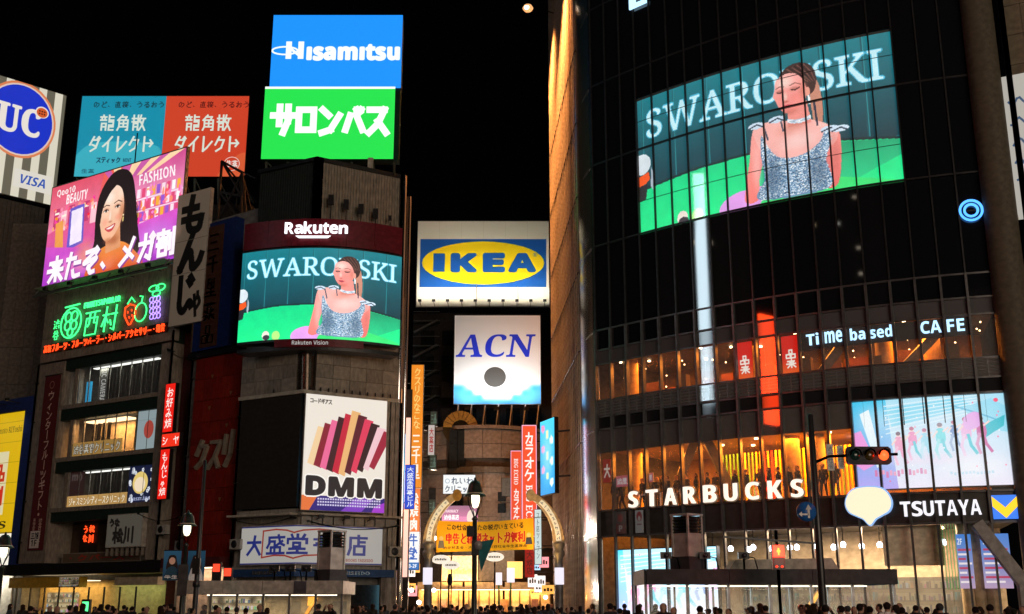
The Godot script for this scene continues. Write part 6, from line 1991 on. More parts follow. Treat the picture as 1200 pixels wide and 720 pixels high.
func build_side_street() -> void:
	var black := M("black_metal", 0.02, 0.02, 0.022, 0.45, 0.3)
	var steel := M("grey_steel", 0.28, 0.28, 0.28, 0.45, 0.7)
	var mirror := M("polished_steel", 0.6, 0.6, 0.6, 0.08, 1.0, 0.0)
	# polished posts and glowing strips on the corner building's street side
	var m := thing("polished_wall_columns", "polished steel columns with amber light strips at the side street corner", "column", flat_at(-7.5, 0, 71.9))
	part(m, "column", lathe([Vector2(0.2, 0), Vector2(0.2, 30)], 16), mirror, Vector3(0.15, 0, 0))
	part(m, "column", lathe([Vector2(0.16, 0), Vector2(0.16, 29)], 16), mirror, Vector3(0.4, 0, -1.4))
	bx(m, "light_strip", glow("amber_strip", 1.0, 0.45, 0.16, 1.0), -0.25, 0.2, 4.5, 15.8, -3.0, -2.8)
	bx(m, "light_strip", glow("pink_strip", 1.0, 0.6, 0.5, 1.1), 0.3, 0.62, 3.5, 14.0, -4.0, -3.8)
	bx(m, "backing", black, -0.3, 0.7, 0, 16, -4.3, -4.05)
	omni("strip_glow", V(-6.2, 8, 75.0), Color(1, 0.6, 0.4), 3.0, 0.4)
	# upright signs, street side of the corner building
	var c := Cv.new(self, 128, 1230, K("f08a18"))
	c.jp("クスリのなこな", 24, 30, 80, 620, 9, K("ffd27a"), true)
	c.jp("三千里", 18, 690, 92, 460, 15, K("fff6e4"), true)
	blade("orange_upright_sign", "tall orange lit upright sign with cream characters at side street mouth", c.im, 1.0, -6.93, -6.05, 9.3, 17.75, 76, Color(1, 0.6, 0.2), "", -0.9)
	blade("blue_upright_sign", "small lit blue upright sign with white characters below the orange one", draw_tall("大盛堂商事ビル", K("1848d0"), K("f0f6ff"), 7, 10), 1.0, -6.99, -6.32, 7.74, 10.62, 74, Color(0.3, 0.5, 1), "", -0.6)
	var y := Cv.new(self, 128, 800, K("f4f2f0"))
	y.rect(0, 0, 128, 430, K("f07a34"))
	y.jp("松焼肉", 16, 30, 96, 390, 14, K("fff8f0"), true)
	y.jp("牛繁", 16, 446, 96, 260, 14, K("2c60b8"), true)
	y.rect(0, 730, 128, 70, K("2c70b8"))
	y.text("B-2F", "sansbold", 20, 746, 88, 36, K("ffffff"))
	blade("grill_upright_sign", "orange and white lit upright sign with blue characters over street crowd", y.im, 1.1, -7.15, -6.27, 4.0, 9.5, 78, Color(1, 0.8, 0.6), "", -0.9)
	for i in 3:
		blade("small_green_sign", "small dark green notice plate on bracket behind the orange sign", draw_strip("三品", K("1c4a3a"), K("9ac8b0"), 120, 160, 8), 0.3, -6.0, -5.5, 14.4 - i * 3.2, 15.5 - i * 3.2, 82, Color(0.3, 0.8, 0.5), "small green plates", -1.4)
	blade("red_kanji_sign", "narrow white sign with red characters behind the orange sign", draw_tall("大薬店", K("e8dcd4"), K("c8201c"), 3, 11), 0.6, -6.0, -5.5, 12.0, 14.2, 80, Color(1, 0.8, 0.8), "", -1.4)
	# karaoke signs on the ribbed wall side
	blade("karaoke_sign", "tall lit red karaoke upright sign with pink border", draw_karaoke(false), 1.1, 0.67, 1.78, 6.3, 14.2, 80, Color(1, 0.35, 0.2), "", 1.9)
	blade("short_karaoke_sign", "shorter lit red karaoke upright sign behind the tall one", draw_karaoke(true), 1.0, -0.13, 0.76, 7.5, 12.9, 84, Color(1, 0.35, 0.2), "", 2.6)
	blade("red_lower_sign", "narrow red sign with dark characters beneath the karaoke signs", draw_tall("松大焼店", K("c82018"), K("4a100c"), 4, 10), 0.6, 0.9, 1.6, 3.6, 6.2, 82, Color(1, 0.3, 0.2), "", 2.0)
	var w := Cv.new(self, 128, 820, K("d8e8e4"))
	w.jp("スト店ツップン", 30, 40, 64, 700, 7, K("2a4a48"), true)
	blade("white_upright_sign", "narrow pale green upright sign beside the gate arm", w.im, 0.9, 1.48, 1.97, 4.3, 7.9, 76, Color(0.8, 1, 0.95), "", 1.2)
	# angled cyan video panel on the ribbed wall
	var cv := Cv.new(self, 200, 560, K("18b4ee"))
	cv.grad(0, 0, 200, 560, K("4ad8ff"), K("0a9ae0"))
	for i in 9:
		cv.oval(40 + (i % 3) * 60, 60 + i * 52, 24, 32, [K("ff9ac8"), K("fff0a0"), K("ffffff")][i % 3])
	cv.air(100, 280, 120, 320, K("bff0ff"), 0.6)
	cv.soften(16)
	var cy := thing("cyan_video_panel", "bright cyan video panel turned toward the street on ribbed wall", "video screen", face(1.95, 77.6, 2.85, 75.2))
	bx(cy, "cabinet", black, 0, 2.56, 8.9, 14.0, -0.3, 0)
	quad(cy, "screen_face", print_mat("cyan_print", cv.im, 1.2), 0.03, 2.53, 8.93, 13.97, 0.004)
	bar(cy, "bracket", black, Vector3(2.5, 10.0, -0.2), Vector3(3.6, 10.0, -1.0), 0.12, 0.12)
	bar(cy, "bracket", black, Vector3(2.5, 13.0, -0.2), Vector3(3.6, 13.0, -1.0), 0.12, 0.12)
	area("cyan_panel_glow", face(1.95, 77.6, 2.85, 75.2) * Transform3D(Basis(), Vector3(1.28, 11.4, 0.4)), 2.4, 5.0, Color(0.2, 0.8, 1), 5.0)

	# board with yellow oval, on a dark building that closes the street
	var dk := thing("dark_backdrop_building", "dark building with outside stairs carrying the yellow oval board", "building", flat_at(-3, 0, 113))
	bx(dk, "body", M("dark_facade", 0.045, 0.045, 0.05, 0.7), -7.2, 7.0, 0, 31.0, -10, 0)
	for j in 6:
		for i in 6:
			bx(dk, "window", M("dark_pane", 0.02, 0.025, 0.03, 0.1), -6.4 + i * 2.2, -5.0 + i * 2.2, 14 + j * 2.7, 15.6 + j * 2.7, 0.0, 0.03)
	for j in 7:
		bar(dk, "stair_flight", M("stair_grey", 0.12, 0.13, 0.13, 0.5, 0.3), Vector3(-7.0, 13 + j * 2.6, 1.0), Vector3(-4.6, 14.3 + j * 2.6, 1.0), 0.2, 0.9)
		bx(dk, "stair_landing", M("stair_grey", 0.12, 0.13, 0.13, 0.5, 0.3), -7.1, -4.4, 14.2 + j * 2.6, 14.3 + j * 2.6, 0.0, 1.2)
		bx(dk, "stair_rail", M("stair_grey", 0.12, 0.13, 0.13, 0.5, 0.3), -7.1, -4.4, 15.2 + j * 2.6, 15.26 + j * 2.6, 1.15, 1.2)
	var ik := thing("yellow_oval_board", "wide floodlit white board with blue field and yellow oval lettering", "billboard", flat_at(-3.0, 31.3, 112))
	quad(ik, "painted_face", print_mat("furniture_print", draw_furniture_board(), 0.0, 0.6), -6.83, 6.83, 0.05, 9.3, 0.203)
	bx(ik, "board", steel, -6.88, 6.88, 0.0, 9.35, 0, 0.2)
	for i in 10:
		var x := -6.3 + i * 1.4
		var hd := bx(ik, "flood_lamp", black, x - 0.17, x + 0.17, -0.02, 0.2, 2.35, 2.6)
		bar(hd, "lamp_arm", black, Vector3(0, -0.1, -0.1), Vector3(0, -0.15, -2.3), 0.05, 0.05)
		spot("board_flood", V(-3.0 + x, 31.5, 109.4), V(-3.0 + x, 36.6, 111.9), 72, Color(1, 0.96, 0.86), 19.0, 0.15)
	for i in 6:
		bar(ik, "brace", black, Vector3(-6 + i * 2.4, 5, 0), Vector3(-6 + i * 2.4, -0.3, -2.5), 0.15, 0.15)
	part(ik, "aerial", tube([Vector3(-0.6, -0.3, 1.9), Vector3(-0.6, 2.0, 1.9)], 0.03, 5), black)
	part(ik, "aerial", tube([Vector3(3.6, -0.3, 1.9), Vector3(3.6, 1.7, 1.9)], 0.03, 5), black)

	# drum-fronted building with a dome window, and the white board on it
	var dr := thing("drum_front_building", "rounded brown building with arched dome window closing the side street", "building", Transform3D())
	var stone := M("brown_stone", 0.24, 0.2, 0.18, 0.6)
	var arc := []
	for i in 17:
		var t := i / 16.0 * 2 - 1
		arc.append([-2.6 + 6.6 * t, 99.6 + 4.0 * t * t])
	part(dr, "core", thick_strip(arc, 0, 16.9, 7.5), M("drum_core", 0.07, 0.055, 0.045, 0.7))
	for j in 8:
		for i in 8:
			var y0 := 6.6 + j * 1.28
			if j == 5:
				continue
			if i == 2 and j > 3:
				continue
			var seg := []
			for k in 3:
				var p: Array = arc[i * 2 + k]
				seg.append([p[0] + (0.02 if k == 0 else -0.02 if k == 2 else 0.0), p[1] - 0.16])
			part(dr, "stone_panel", thick_strip(seg, y0 + 0.02, y0 + 1.26, 0.14), stone)
	var bnd := []
	for p in arc:
		bnd.append([p[0], p[1] - 0.3])
	part(dr, "dark_band", thick_strip(bnd, 13.0, 13.5, 0.3), M("plain_concrete", 0.14, 0.13, 0.12, 0.7))
	part(dr, "parapet", thick_strip(bnd, 16.9, 17.2, 0.4), stone)
	var gold := M("dome_gold", 0.4, 0.24, 0.05, 0.4, 0.3)
	for i in 9:
		var a0 := PI * i / 9.0
		var a1 := PI * (i + 1) / 9.0 - 0.04
		part(dr, "dome_pane", extrude(P([1.55 * cos(a0), 1.5 * sin(a0), 1.55 * cos(a1), 1.5 * sin(a1), 0.75 * cos(a1), 0.7 * sin(a1), 0.75 * cos(a0), 0.7 * sin(a0)]), 0.3), gold, V(-4.6, 17.0, 99.9))
	part(dr, "dome_back", extrude(ellipse(0, 0, 1.6, 1.55, 24), 0.2), M("dome_dark", 0.06, 0.035, 0.01, 0.5), V(-4.6, 17.0, 100.3))
	for i in 4:
		part(dr, "window", boxmesh(Vector3(0.7, 3.4, 0.1)), M("dark_pane", 0.02, 0.025, 0.03, 0.1), V(-5.2 + (i % 2) * 0.75, 15.1 - int(i / 2.0) * 5.2, 99.75))
	for q in [[-7.2, 14.8, 0.8, 1.6], [-6.9, 10.6, 1.0, 2.4], [-0.9, 10.9, 0.7, 0.8], [-0.9, 9.9, 0.7, 0.8], [1.4, 10.6, 0.9, 2.2], [1.6, 14.8, 0.8, 1.6]]:
		var u: float = (q[0] + 2.6) / 6.6
		part(dr, "window", boxmesh(Vector3(q[2], q[3], 0.1)), M("dark_pane", 0.02, 0.025, 0.03, 0.1), V(q[0], q[1], 99.4 + 4 * u * u))
	# lit shopfronts at street level
	for q in [[-8.0, -4.2, "c"], [-4.0, -0.8, "d"], [-0.6, 3.2, "e"]]:
		bx(dr, "shopfront", M("shopfront_" + q[2], 0.75, 0.6, 0.4, 0.6), q[0], q[1], 0.1, 3.0, -98.5, -98.3)
		bx(dr, "shop_fascia", M("shop_fascia_" + q[2], 0.4, 0.28, 0.14), q[0], q[1], 3.05, 3.6, -98.5, -98.1)
	bx(dr, "lit_wall", M("cream_wall", 0.75, 0.62, 0.42, 0.6), -6.0, -2.9, 3.7, 5.8, -98.6, -98.4)
	bx(dr, "shop_wall", M("brown_wall", 0.13, 0.1, 0.07), -2.8, 0.2, 3.7, 6.4, -98.6, -98.4)
	for i in 9:
		bx(dr, "gold_mark", glow("gold_letter", 1.0, 0.6, 0.15, 1.0), -5.4 + i * 0.24, -5.24 + i * 0.24, 4.3, 4.6 + 0.1 * (i % 2), -98.38, -98.34)
	area("shopfront_light", flat_at(-2.4, 2.9, 97.7) * Transform3D(Basis(Vector3.RIGHT, PI * 0.72), Vector3.ZERO), 10.6, 0.5, Color(1, 0.7, 0.36), 13.0)
	bx(dr, "awning_lamp", glow("awning_tube", 1.0, 0.8, 0.5, 4.0), -7.6, 2.8, 2.93, 2.98, -97.75, -97.65)
	area("cream_wall_light", flat_at(-4.4, 3.6, 97.6) * Transform3D(Basis(Vector3.RIGHT, -PI * 0.72), Vector3.ZERO), 3.0, 0.4, Color(1, 0.78, 0.45), 4.0)
	blade("clinic_sign", "white lit clinic sign with blue characters on rounded brown building", draw_clinic(0), 1.0, -5.99, -3.16, 11.0, 12.68, 98.3, Color(0.9, 1, 1))
	blade("dim_notice", "dim grey notice with dark characters on rounded brown building", draw_clinic(2), 0.22, -0.9, 0.3, 10.8, 12.4, 98.3, Color(1, 0.9, 0.8))
	blade("pink_pharmacy_sign", "pink lit pharmacy sign with white lettering below the clinic sign", draw_clinic(1), 0.9, -6.03, -2.9, 7.6, 9.97, 97.6, Color(1, 0.5, 0.8))
	var ac := thing("slanted_letter_board", "white floodlit board with slanted blue letters and plain dark disc", "billboard", flat_at(-1.4, 17.2, 104))
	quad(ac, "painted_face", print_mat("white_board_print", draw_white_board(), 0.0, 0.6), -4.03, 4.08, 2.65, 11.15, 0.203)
	bx(ac, "board", steel, -4.08, 4.12, 2.6, 11.2, 0, 0.2)
	for i in 7:
		bar(ac, "strut", M("pale_strut", 0.5, 0.5, 0.48, 0.5, 0.3), Vector3(-3.6 + i * 1.25, 2.6, 0.1), Vector3(-3.9 + i * 1.25, 0.0, 0.4), 0.1, 0.1)
		bar(ac, "strut", M("pale_strut", 0.5, 0.5, 0.48, 0.5, 0.3), Vector3(-3.6 + i * 1.25, 2.6, -0.2), Vector3(-3.6 + i * 1.25, 0.0, -2.2), 0.1, 0.1)
	for i in 3:
		var x := -2.7 + i * 2.7
		var hd := bx(ac, "flood_lamp", black, x - 0.25, x + 0.25, 1.75, 2.05, 1.9, 2.2)
		bar(hd, "lamp_arm", black, Vector3(0, -0.1, -0.15), Vector3(0, 0.5, -1.95), 0.06, 0.06)
		spot("white_board_flood", V(-1.4 + x, 19.5, 101.2), V(-1.4 + x, 24.0, 103.8), 66, Color(0.9, 0.96, 1.0), 26.0, 0.2)

	# small lit signs and lamps low in the street
	for q in [[-4.82, 4.1, 70.0], [-1.56, 4.25, 70.0], [-4.4, 3.9, 74.0]]:
		var o := thing("oval_street_sign", "small white oval sign with lettering hung from street gate lamps", "sign", flat_at(q[0] + 0.5, q[1] + 0.3, q[2]), "oval street signs")
		part(o, "lit_plate", extrude(ellipse(0, 0, 0.58, 0.27, 24), 0.1), glow("oval_white", 0.95, 0.88, 0.75, 0.9))
		for k in 7:
			bx(o, "lettering", M("ink_brown", 0.1, 0.07, 0.04), -0.36 + k * 0.105, -0.29 + k * 0.105, -0.06, 0.05 + 0.02 * (k % 2), 0.1, 0.115)
		part(o, "hanger", tube([Vector3(0, 0.25, 0.05), Vector3(0, 1.1, 0.05)], 0.025, 5), black)
		part(o, "post", tube([Vector3(0, 1.1, 0.05), Vector3(0, 1.12, -0.4), Vector3(0, -q[1] - 0.3, -0.4)], 0.04, 6), black)
	for q in [[-1.05, 2.98, 0.4, 0.78], [-0.33, 3.14, 0.5, 0.92]]:
		var o := thing("street_notice_box", "small pale lit notice box on green post among the crowd", "sign", flat_at(q[0], q[1], 75), "lit notice boxes")
		bx(o, "lit_box", glow("notice_white", 0.9, 0.86, 0.95, 1.0), 0, q[2], 0, q[3], -0.12, 0)
		bx(o, "post", M("green_post", 0.05, 0.25, 0.06), q[2] / 2 - 0.05, q[2] / 2 + 0.05, -q[1], 0, -0.1, -0.02)
	for q in [[-7.2, 2.75, 83.0], [-5.6, 2.75, 83.0], [2.6, 2.3, 90.0], [-6.4, 1.9, 80.0], [-6.6, 7.9, 94.0], [-6.3, 7.0, 94.0], [-1.6, 6.8, 95.0]]:  # last globe is an added lamp to brighten the drum building
		var o := thing("globe_street_lamp", "small bright white globe lamp on bracket in the side street, one of them added", "lamp", flat_at(q[0], q[1], q[2]), "white globe lamps")
		part(o, "globe", lathe([Vector2(0, -0.16), Vector2(0.12, -0.1), Vector2(0.17, 0), Vector2(0.12, 0.1), Vector2(0, 0.16)], 12), glow("globe_white", 1.0, 0.95, 0.9, 7.0))
		part(o, "bracket", tube([Vector3(0, 0.12, 0), Vector3(0, 0.3, 0), Vector3(-0.6 if q[0] < 0 else 0.6, 0.3, 0)], 0.03, 5), black)
	omni("street_lamp_fill", V(-5.4, 2.75, 82.7), Color(1, 0.9, 0.8), 24.0, 0.2)
	omni("street_lamp_fill", V(2.4, 2.3, 89.5), Color(1, 0.75, 0.5), 6.0, 0.2)
	omni("street_lamp_fill", V(-6.5, 7.9, 93.6), Color(1, 0.9, 0.8), 42.0, 0.2)  # fill for the dark drum building, stronger than its globes
	omni("street_lamp_fill", V(-1.6, 6.75, 94.6), Color(1, 0.9, 0.8), 40.0, 0.2)  # light of the added globe, there to brighten the drum front

	# small lit shop signs at head height down the street
	rng.seed = 31
	var tints := [["amber", 1.0, 0.5, 0.1], ["white", 0.95, 0.92, 0.9], ["rose", 1.0, 0.35, 0.4], ["lime", 0.4, 0.9, 0.2], ["sky", 0.4, 0.7, 1.0]]
	for i in 16:
		var tn: Array = tints[[0, 0, 1, 2, 0, 1, 3, 1, 0, 4, 1, 0, 2, 1, 0, 0][i]]
		var lft := i % 2 == 0
		var dd := 78.0 + i * 1.15
		var xx := (-7.9 - (dd - 71) * 0.03 + 0.25) if lft else (3.6 - (dd - 68) * 0.055 - 0.95)
		var yy := 2.2 + rng.randf() * 2.6
		var o := thing("small_shop_sign", "small %s lit shop sign projecting over the side street crowd" % tn[0], "sign", flat_at(xx, yy, dd), "small shop signs")
		var wd := rng.randf_range(0.5, 0.95)
		var hg := rng.randf_range(0.35, 1.0)
		bx(o, "lit_box", glow("shop_tint_" + tn[0], tn[1], tn[2], tn[3], 1.1), 0, wd, 0, hg, -0.15, 0)
		for k in 3:
			bx(o, "mark", M("ink_brown", 0.1, 0.07, 0.04), wd * (0.15 + 0.26 * k), wd * (0.33 + 0.26 * k), hg * 0.3, hg * (0.6 + 0.1 * (k % 2)), 0.0, 0.012)
		bx(o, "bracket", black, -0.3 if lft else wd, 0.0 if lft else wd + 0.4, hg * 0.8, hg * 0.8 + 0.05, -0.1, -0.05)
	# goods and doorways before the lit shopfronts
	for i in 14:
		bx(dr, "shop_post", M("brown_wall", 0.13, 0.1, 0.07), -8.0 + i * 0.86, -7.9 + i * 0.86, 0, 3.05, -98.3, -98.2)
		if i % 3 != 1:
			bx(dr, "shelf_goods", M("goods_%d" % (i % 4), [0.5, 0.3, 0.6, 0.2][i % 4], [0.25, 0.3, 0.4, 0.1][i % 4], [0.1, 0.2, 0.3, 0.08][i % 4]), -7.8 + i * 0.86, -7.25 + i * 0.86, 0.1, 1.6 + 0.3 * (i % 3), -98.25, -98.0)
	bx(dr, "awning", M("awning_tan", 0.4, 0.28, 0.14), -8.0, 3.2, 3.0, 3.2, -98.3, -97.4)
	bx(dr, "lit_window", glow("amber_window", 1.0, 0.55, 0.15, 0.9), -0.4, 0.9, 3.9, 5.3, -98.36, -98.3)

	# street gate with its two curved arms and the tax banner
	var g := thing("street_gate", "cream street gate of two posts with curved lettered arms", "gate", flat_at(0, 0, 66))
	var cream := M("gate_cream", 0.62, 0.47, 0.27, 0.5)
	var grey := M("gate_grey", 0.2, 0.19, 0.18, 0.5, 0.4)
	for s in 2:
		var px := -4.78 if s == 0 else 2.68
		var dirn := 1.0 if s == 0 else -1.0
		part(g, "post", lathe([Vector2(0.3, 0), Vector2(0.24, 0.4), Vector2(0.22, 4.3), Vector2(0.34, 4.5), Vector2(0.34, 4.7), Vector2(0.26, 4.8), Vector2(0.36, 5.05), Vector2(0.36, 5.2), Vector2(0.0, 5.2)], 16), grey, Vector3(px, 0, 0))
		var arm := SurfaceTool.new()
		arm.begin(Mesh.PRIMITIVE_TRIANGLES)
		arm.set_smooth_group(-1)
		var ring := []
		for i in 13:
			var t := i / 12.0
			var a := t * 1.15
			var cx := px + dirn * (3.3 - 3.3 * cos(a)) * 0.82
			var cyy := 5.15 + 3.0 * sin(a)
			var nrm := Vector2(cos(a) * -dirn, sin(a)).normalized()
			var hw := lerpf(0.34, 0.2, t)
			ring.append([Vector3(cx + nrm.x * hw, cyy + nrm.y * hw, 0.16), Vector3(cx - nrm.x * hw, cyy - nrm.y * hw, 0.16), Vector3(cx - nrm.x * hw, cyy - nrm.y * hw, -0.16), Vector3(cx + nrm.x * hw, cyy + nrm.y * hw, -0.16), Vector2(cx, cyy), a])
		for i in 12:
			for k in 4:
				var l := (k + 1) % 4
				for v in [ring[i][k], ring[i + 1][k], ring[i + 1][l], ring[i][k], ring[i + 1][l], ring[i][l]]:
					arm.add_vertex(v)
		for v in [12, 0]:
			for k in ([0, 1, 2, 0, 2, 3] if v == 12 else [0, 2, 1, 0, 3, 2]):
				arm.add_vertex(ring[v][k])
		arm.generate_normals()
		part(g, "arm", arm.commit(), cream)
		# letter plate along the arm
		for i in range(1, 10):
			var m0: Vector2 = ring[i][4]
			var aa: float = ring[i][5]
			var plate := part(g, "letter_plate", boxmesh(Vector3(0.3, 0.31, 0.03)), glow("plate_cream", 0.95, 0.85, 0.6, 0.5), Vector3(m0.x, m0.y, 0.17), Basis(Vector3(0, 0, 1), dirn * -aa))
			var st := SurfaceTool.new()
			st.begin(Mesh.PRIMITIVE_TRIANGLES)
			glyph_tubes(st, "バスケトストリート"[i - 1], -0.1, -0.1, 0.2, 0.2, 0.014, 0.02)
			part(plate, "character", st.commit(), M("ink_brown", 0.1, 0.07, 0.04))
		var tip: Vector2 = ring[12][4]
		part(g, "medallion", extrude(ellipse(0, 0, 0.26, 0.34, 24), 0.12), M("medallion_gold", 0.55, 0.3, 0.05, 0.4, 0.3) if s == 0 else cream, Vector3(tip.x, tip.y, 0.06))
		bx(g, "notice_lantern", glow("lantern_white", 0.85, 0.82, 0.95, 0.95), px - 0.26, px + 0.26, 2.85, 3.78, 0.3, 0.5)
	spot("gate_flood", V(-3.2, 3.2, 63.5), V(-4.4, 7.0, 66), 40, Color(1, 0.75, 0.4), 16.0, 0.2)
	spot("gate_flood", V(1.0, 3.2, 63.5), V(2.4, 7.0, 66), 40, Color(1, 0.75, 0.4), 22.0, 0.2)
	var bn := thing("yellow_tax_banner", "wide yellow cloth banner with red characters strung across the street gate", "banner", flat_at(-1.55, 4.65, 66))
	var st2 := SurfaceTool.new()
	st2.begin(Mesh.PRIMITIVE_TRIANGLES)
	st2.set_smooth_group(1)
	for i in 28:
		for j in 6:
			for q in [[0, 0], [0, 1], [1, 1], [0, 0], [1, 1], [1, 0]]:
				var u: float = (i + q[0]) / 28.0
				var v: float = (j + q[1]) / 6.0
				var sag := 0.14 * (4 * (u - 0.5) ** 2 - 1) * v + 0.16 * u
				st2.set_uv(Vector2(u, 1 - v))
				st2.add_vertex(Vector3((u - 0.5) * 5.58, v * 1.8 + sag, 0.06 * sin(u * 31 + v * 2) * (0.4 + 0.6 * (1 - v)) + 0.1 * sin(u * 9)))
	st2.generate_normals()
	part(bn, "cloth", st2.commit(), print_mat("tax_print", draw_tax_banner(), 0.0, 0.9))
	for q in [[-2.79, 0.0, -3.1, 0.3], [-2.79, 1.75, -3.1, 1.9], [2.79, 0.16, 4.1, 0.3], [2.79, 1.95, 4.1, 2.1]]:
		part(bn, "rope", tube([Vector3(q[0], q[1], 0), Vector3(q[2], q[3], 0)], 0.02, 5), M("rope_white", 0.5, 0.48, 0.42))
	spot("banner_flood", V(-1.5, 3.0, 62.0), V(-1.5, 5.6, 66), 50, Color(1, 0.92, 0.7), 13.0, 0.3)

# ---------------------------------------------------------------- street furniture on the crossing
func street_lamp(x: float, d: float, top: float, label: String, lit: float) -> Node3D:
	var green := M("lamp_green", 0.03, 0.04, 0.035, 0.4, 0.4)
	var o := thing("street_lamp", label, "street lamp", flat_at(x, 0, d), "bell street lamps")
	part(o, "post", lathe([Vector2(0.2, 0), Vector2(0.16, 0.5), Vector2(0.1, 0.7), Vector2(0.08, top - 1.4), Vector2(0.12, top - 1.36), Vector2(0.05, top - 1.25)], 12), green)
	part(o, "hood", lathe([Vector2(0.4, top - 0.56), Vector2(0.39, top - 0.53), Vector2(0.3, top - 0.46), Vector2(0.26, top - 0.3), Vector2(0.22, top - 0.14), Vector2(0.14, top - 0.04), Vector2(0.05, top - 0.01), Vector2(0.04, top + 0.08), Vector2(0, top + 0.1)], 20), green)
	part(o, "hood_lining", lathe([Vector2(0.34, top - 0.49), Vector2(0.24, top - 0.4), Vector2(0.0, top - 0.36)], 20), M("hood_lining", 0.7, 0.66, 0.5, 0.5))
	part(o, "globe", lathe([Vector2(0.0, top - 0.98), Vector2(0.1, top - 0.94), Vector2(0.15, top - 0.8), Vector2(0.16, top - 0.66), Vector2(0.15, top - 0.48)], 16), glow("lamp_globe_%d" % int(lit * 10), 1.0, 0.9, 0.62, lit))
	for k in 4:
		var a := TAU * k / 4 + 0.5
		part(o, "cage_rod", tube([Vector3(0.3 * cos(a), top - 0.5, 0.3 * sin(a)), Vector3(0.27 * cos(a), top - 0.8, 0.27 * sin(a)), Vector3(0.12 * cos(a), top - 1.1, 0.12 * sin(a)), Vector3(0.03 * cos(a), top - 1.3, 0.03 * sin(a))], 0.02, 5), green)
	omni("bell_lamp_light", V(x, top - 0.7, d), Color(1, 0.85, 0.55), lit * 2.4, 0.15)
	return o

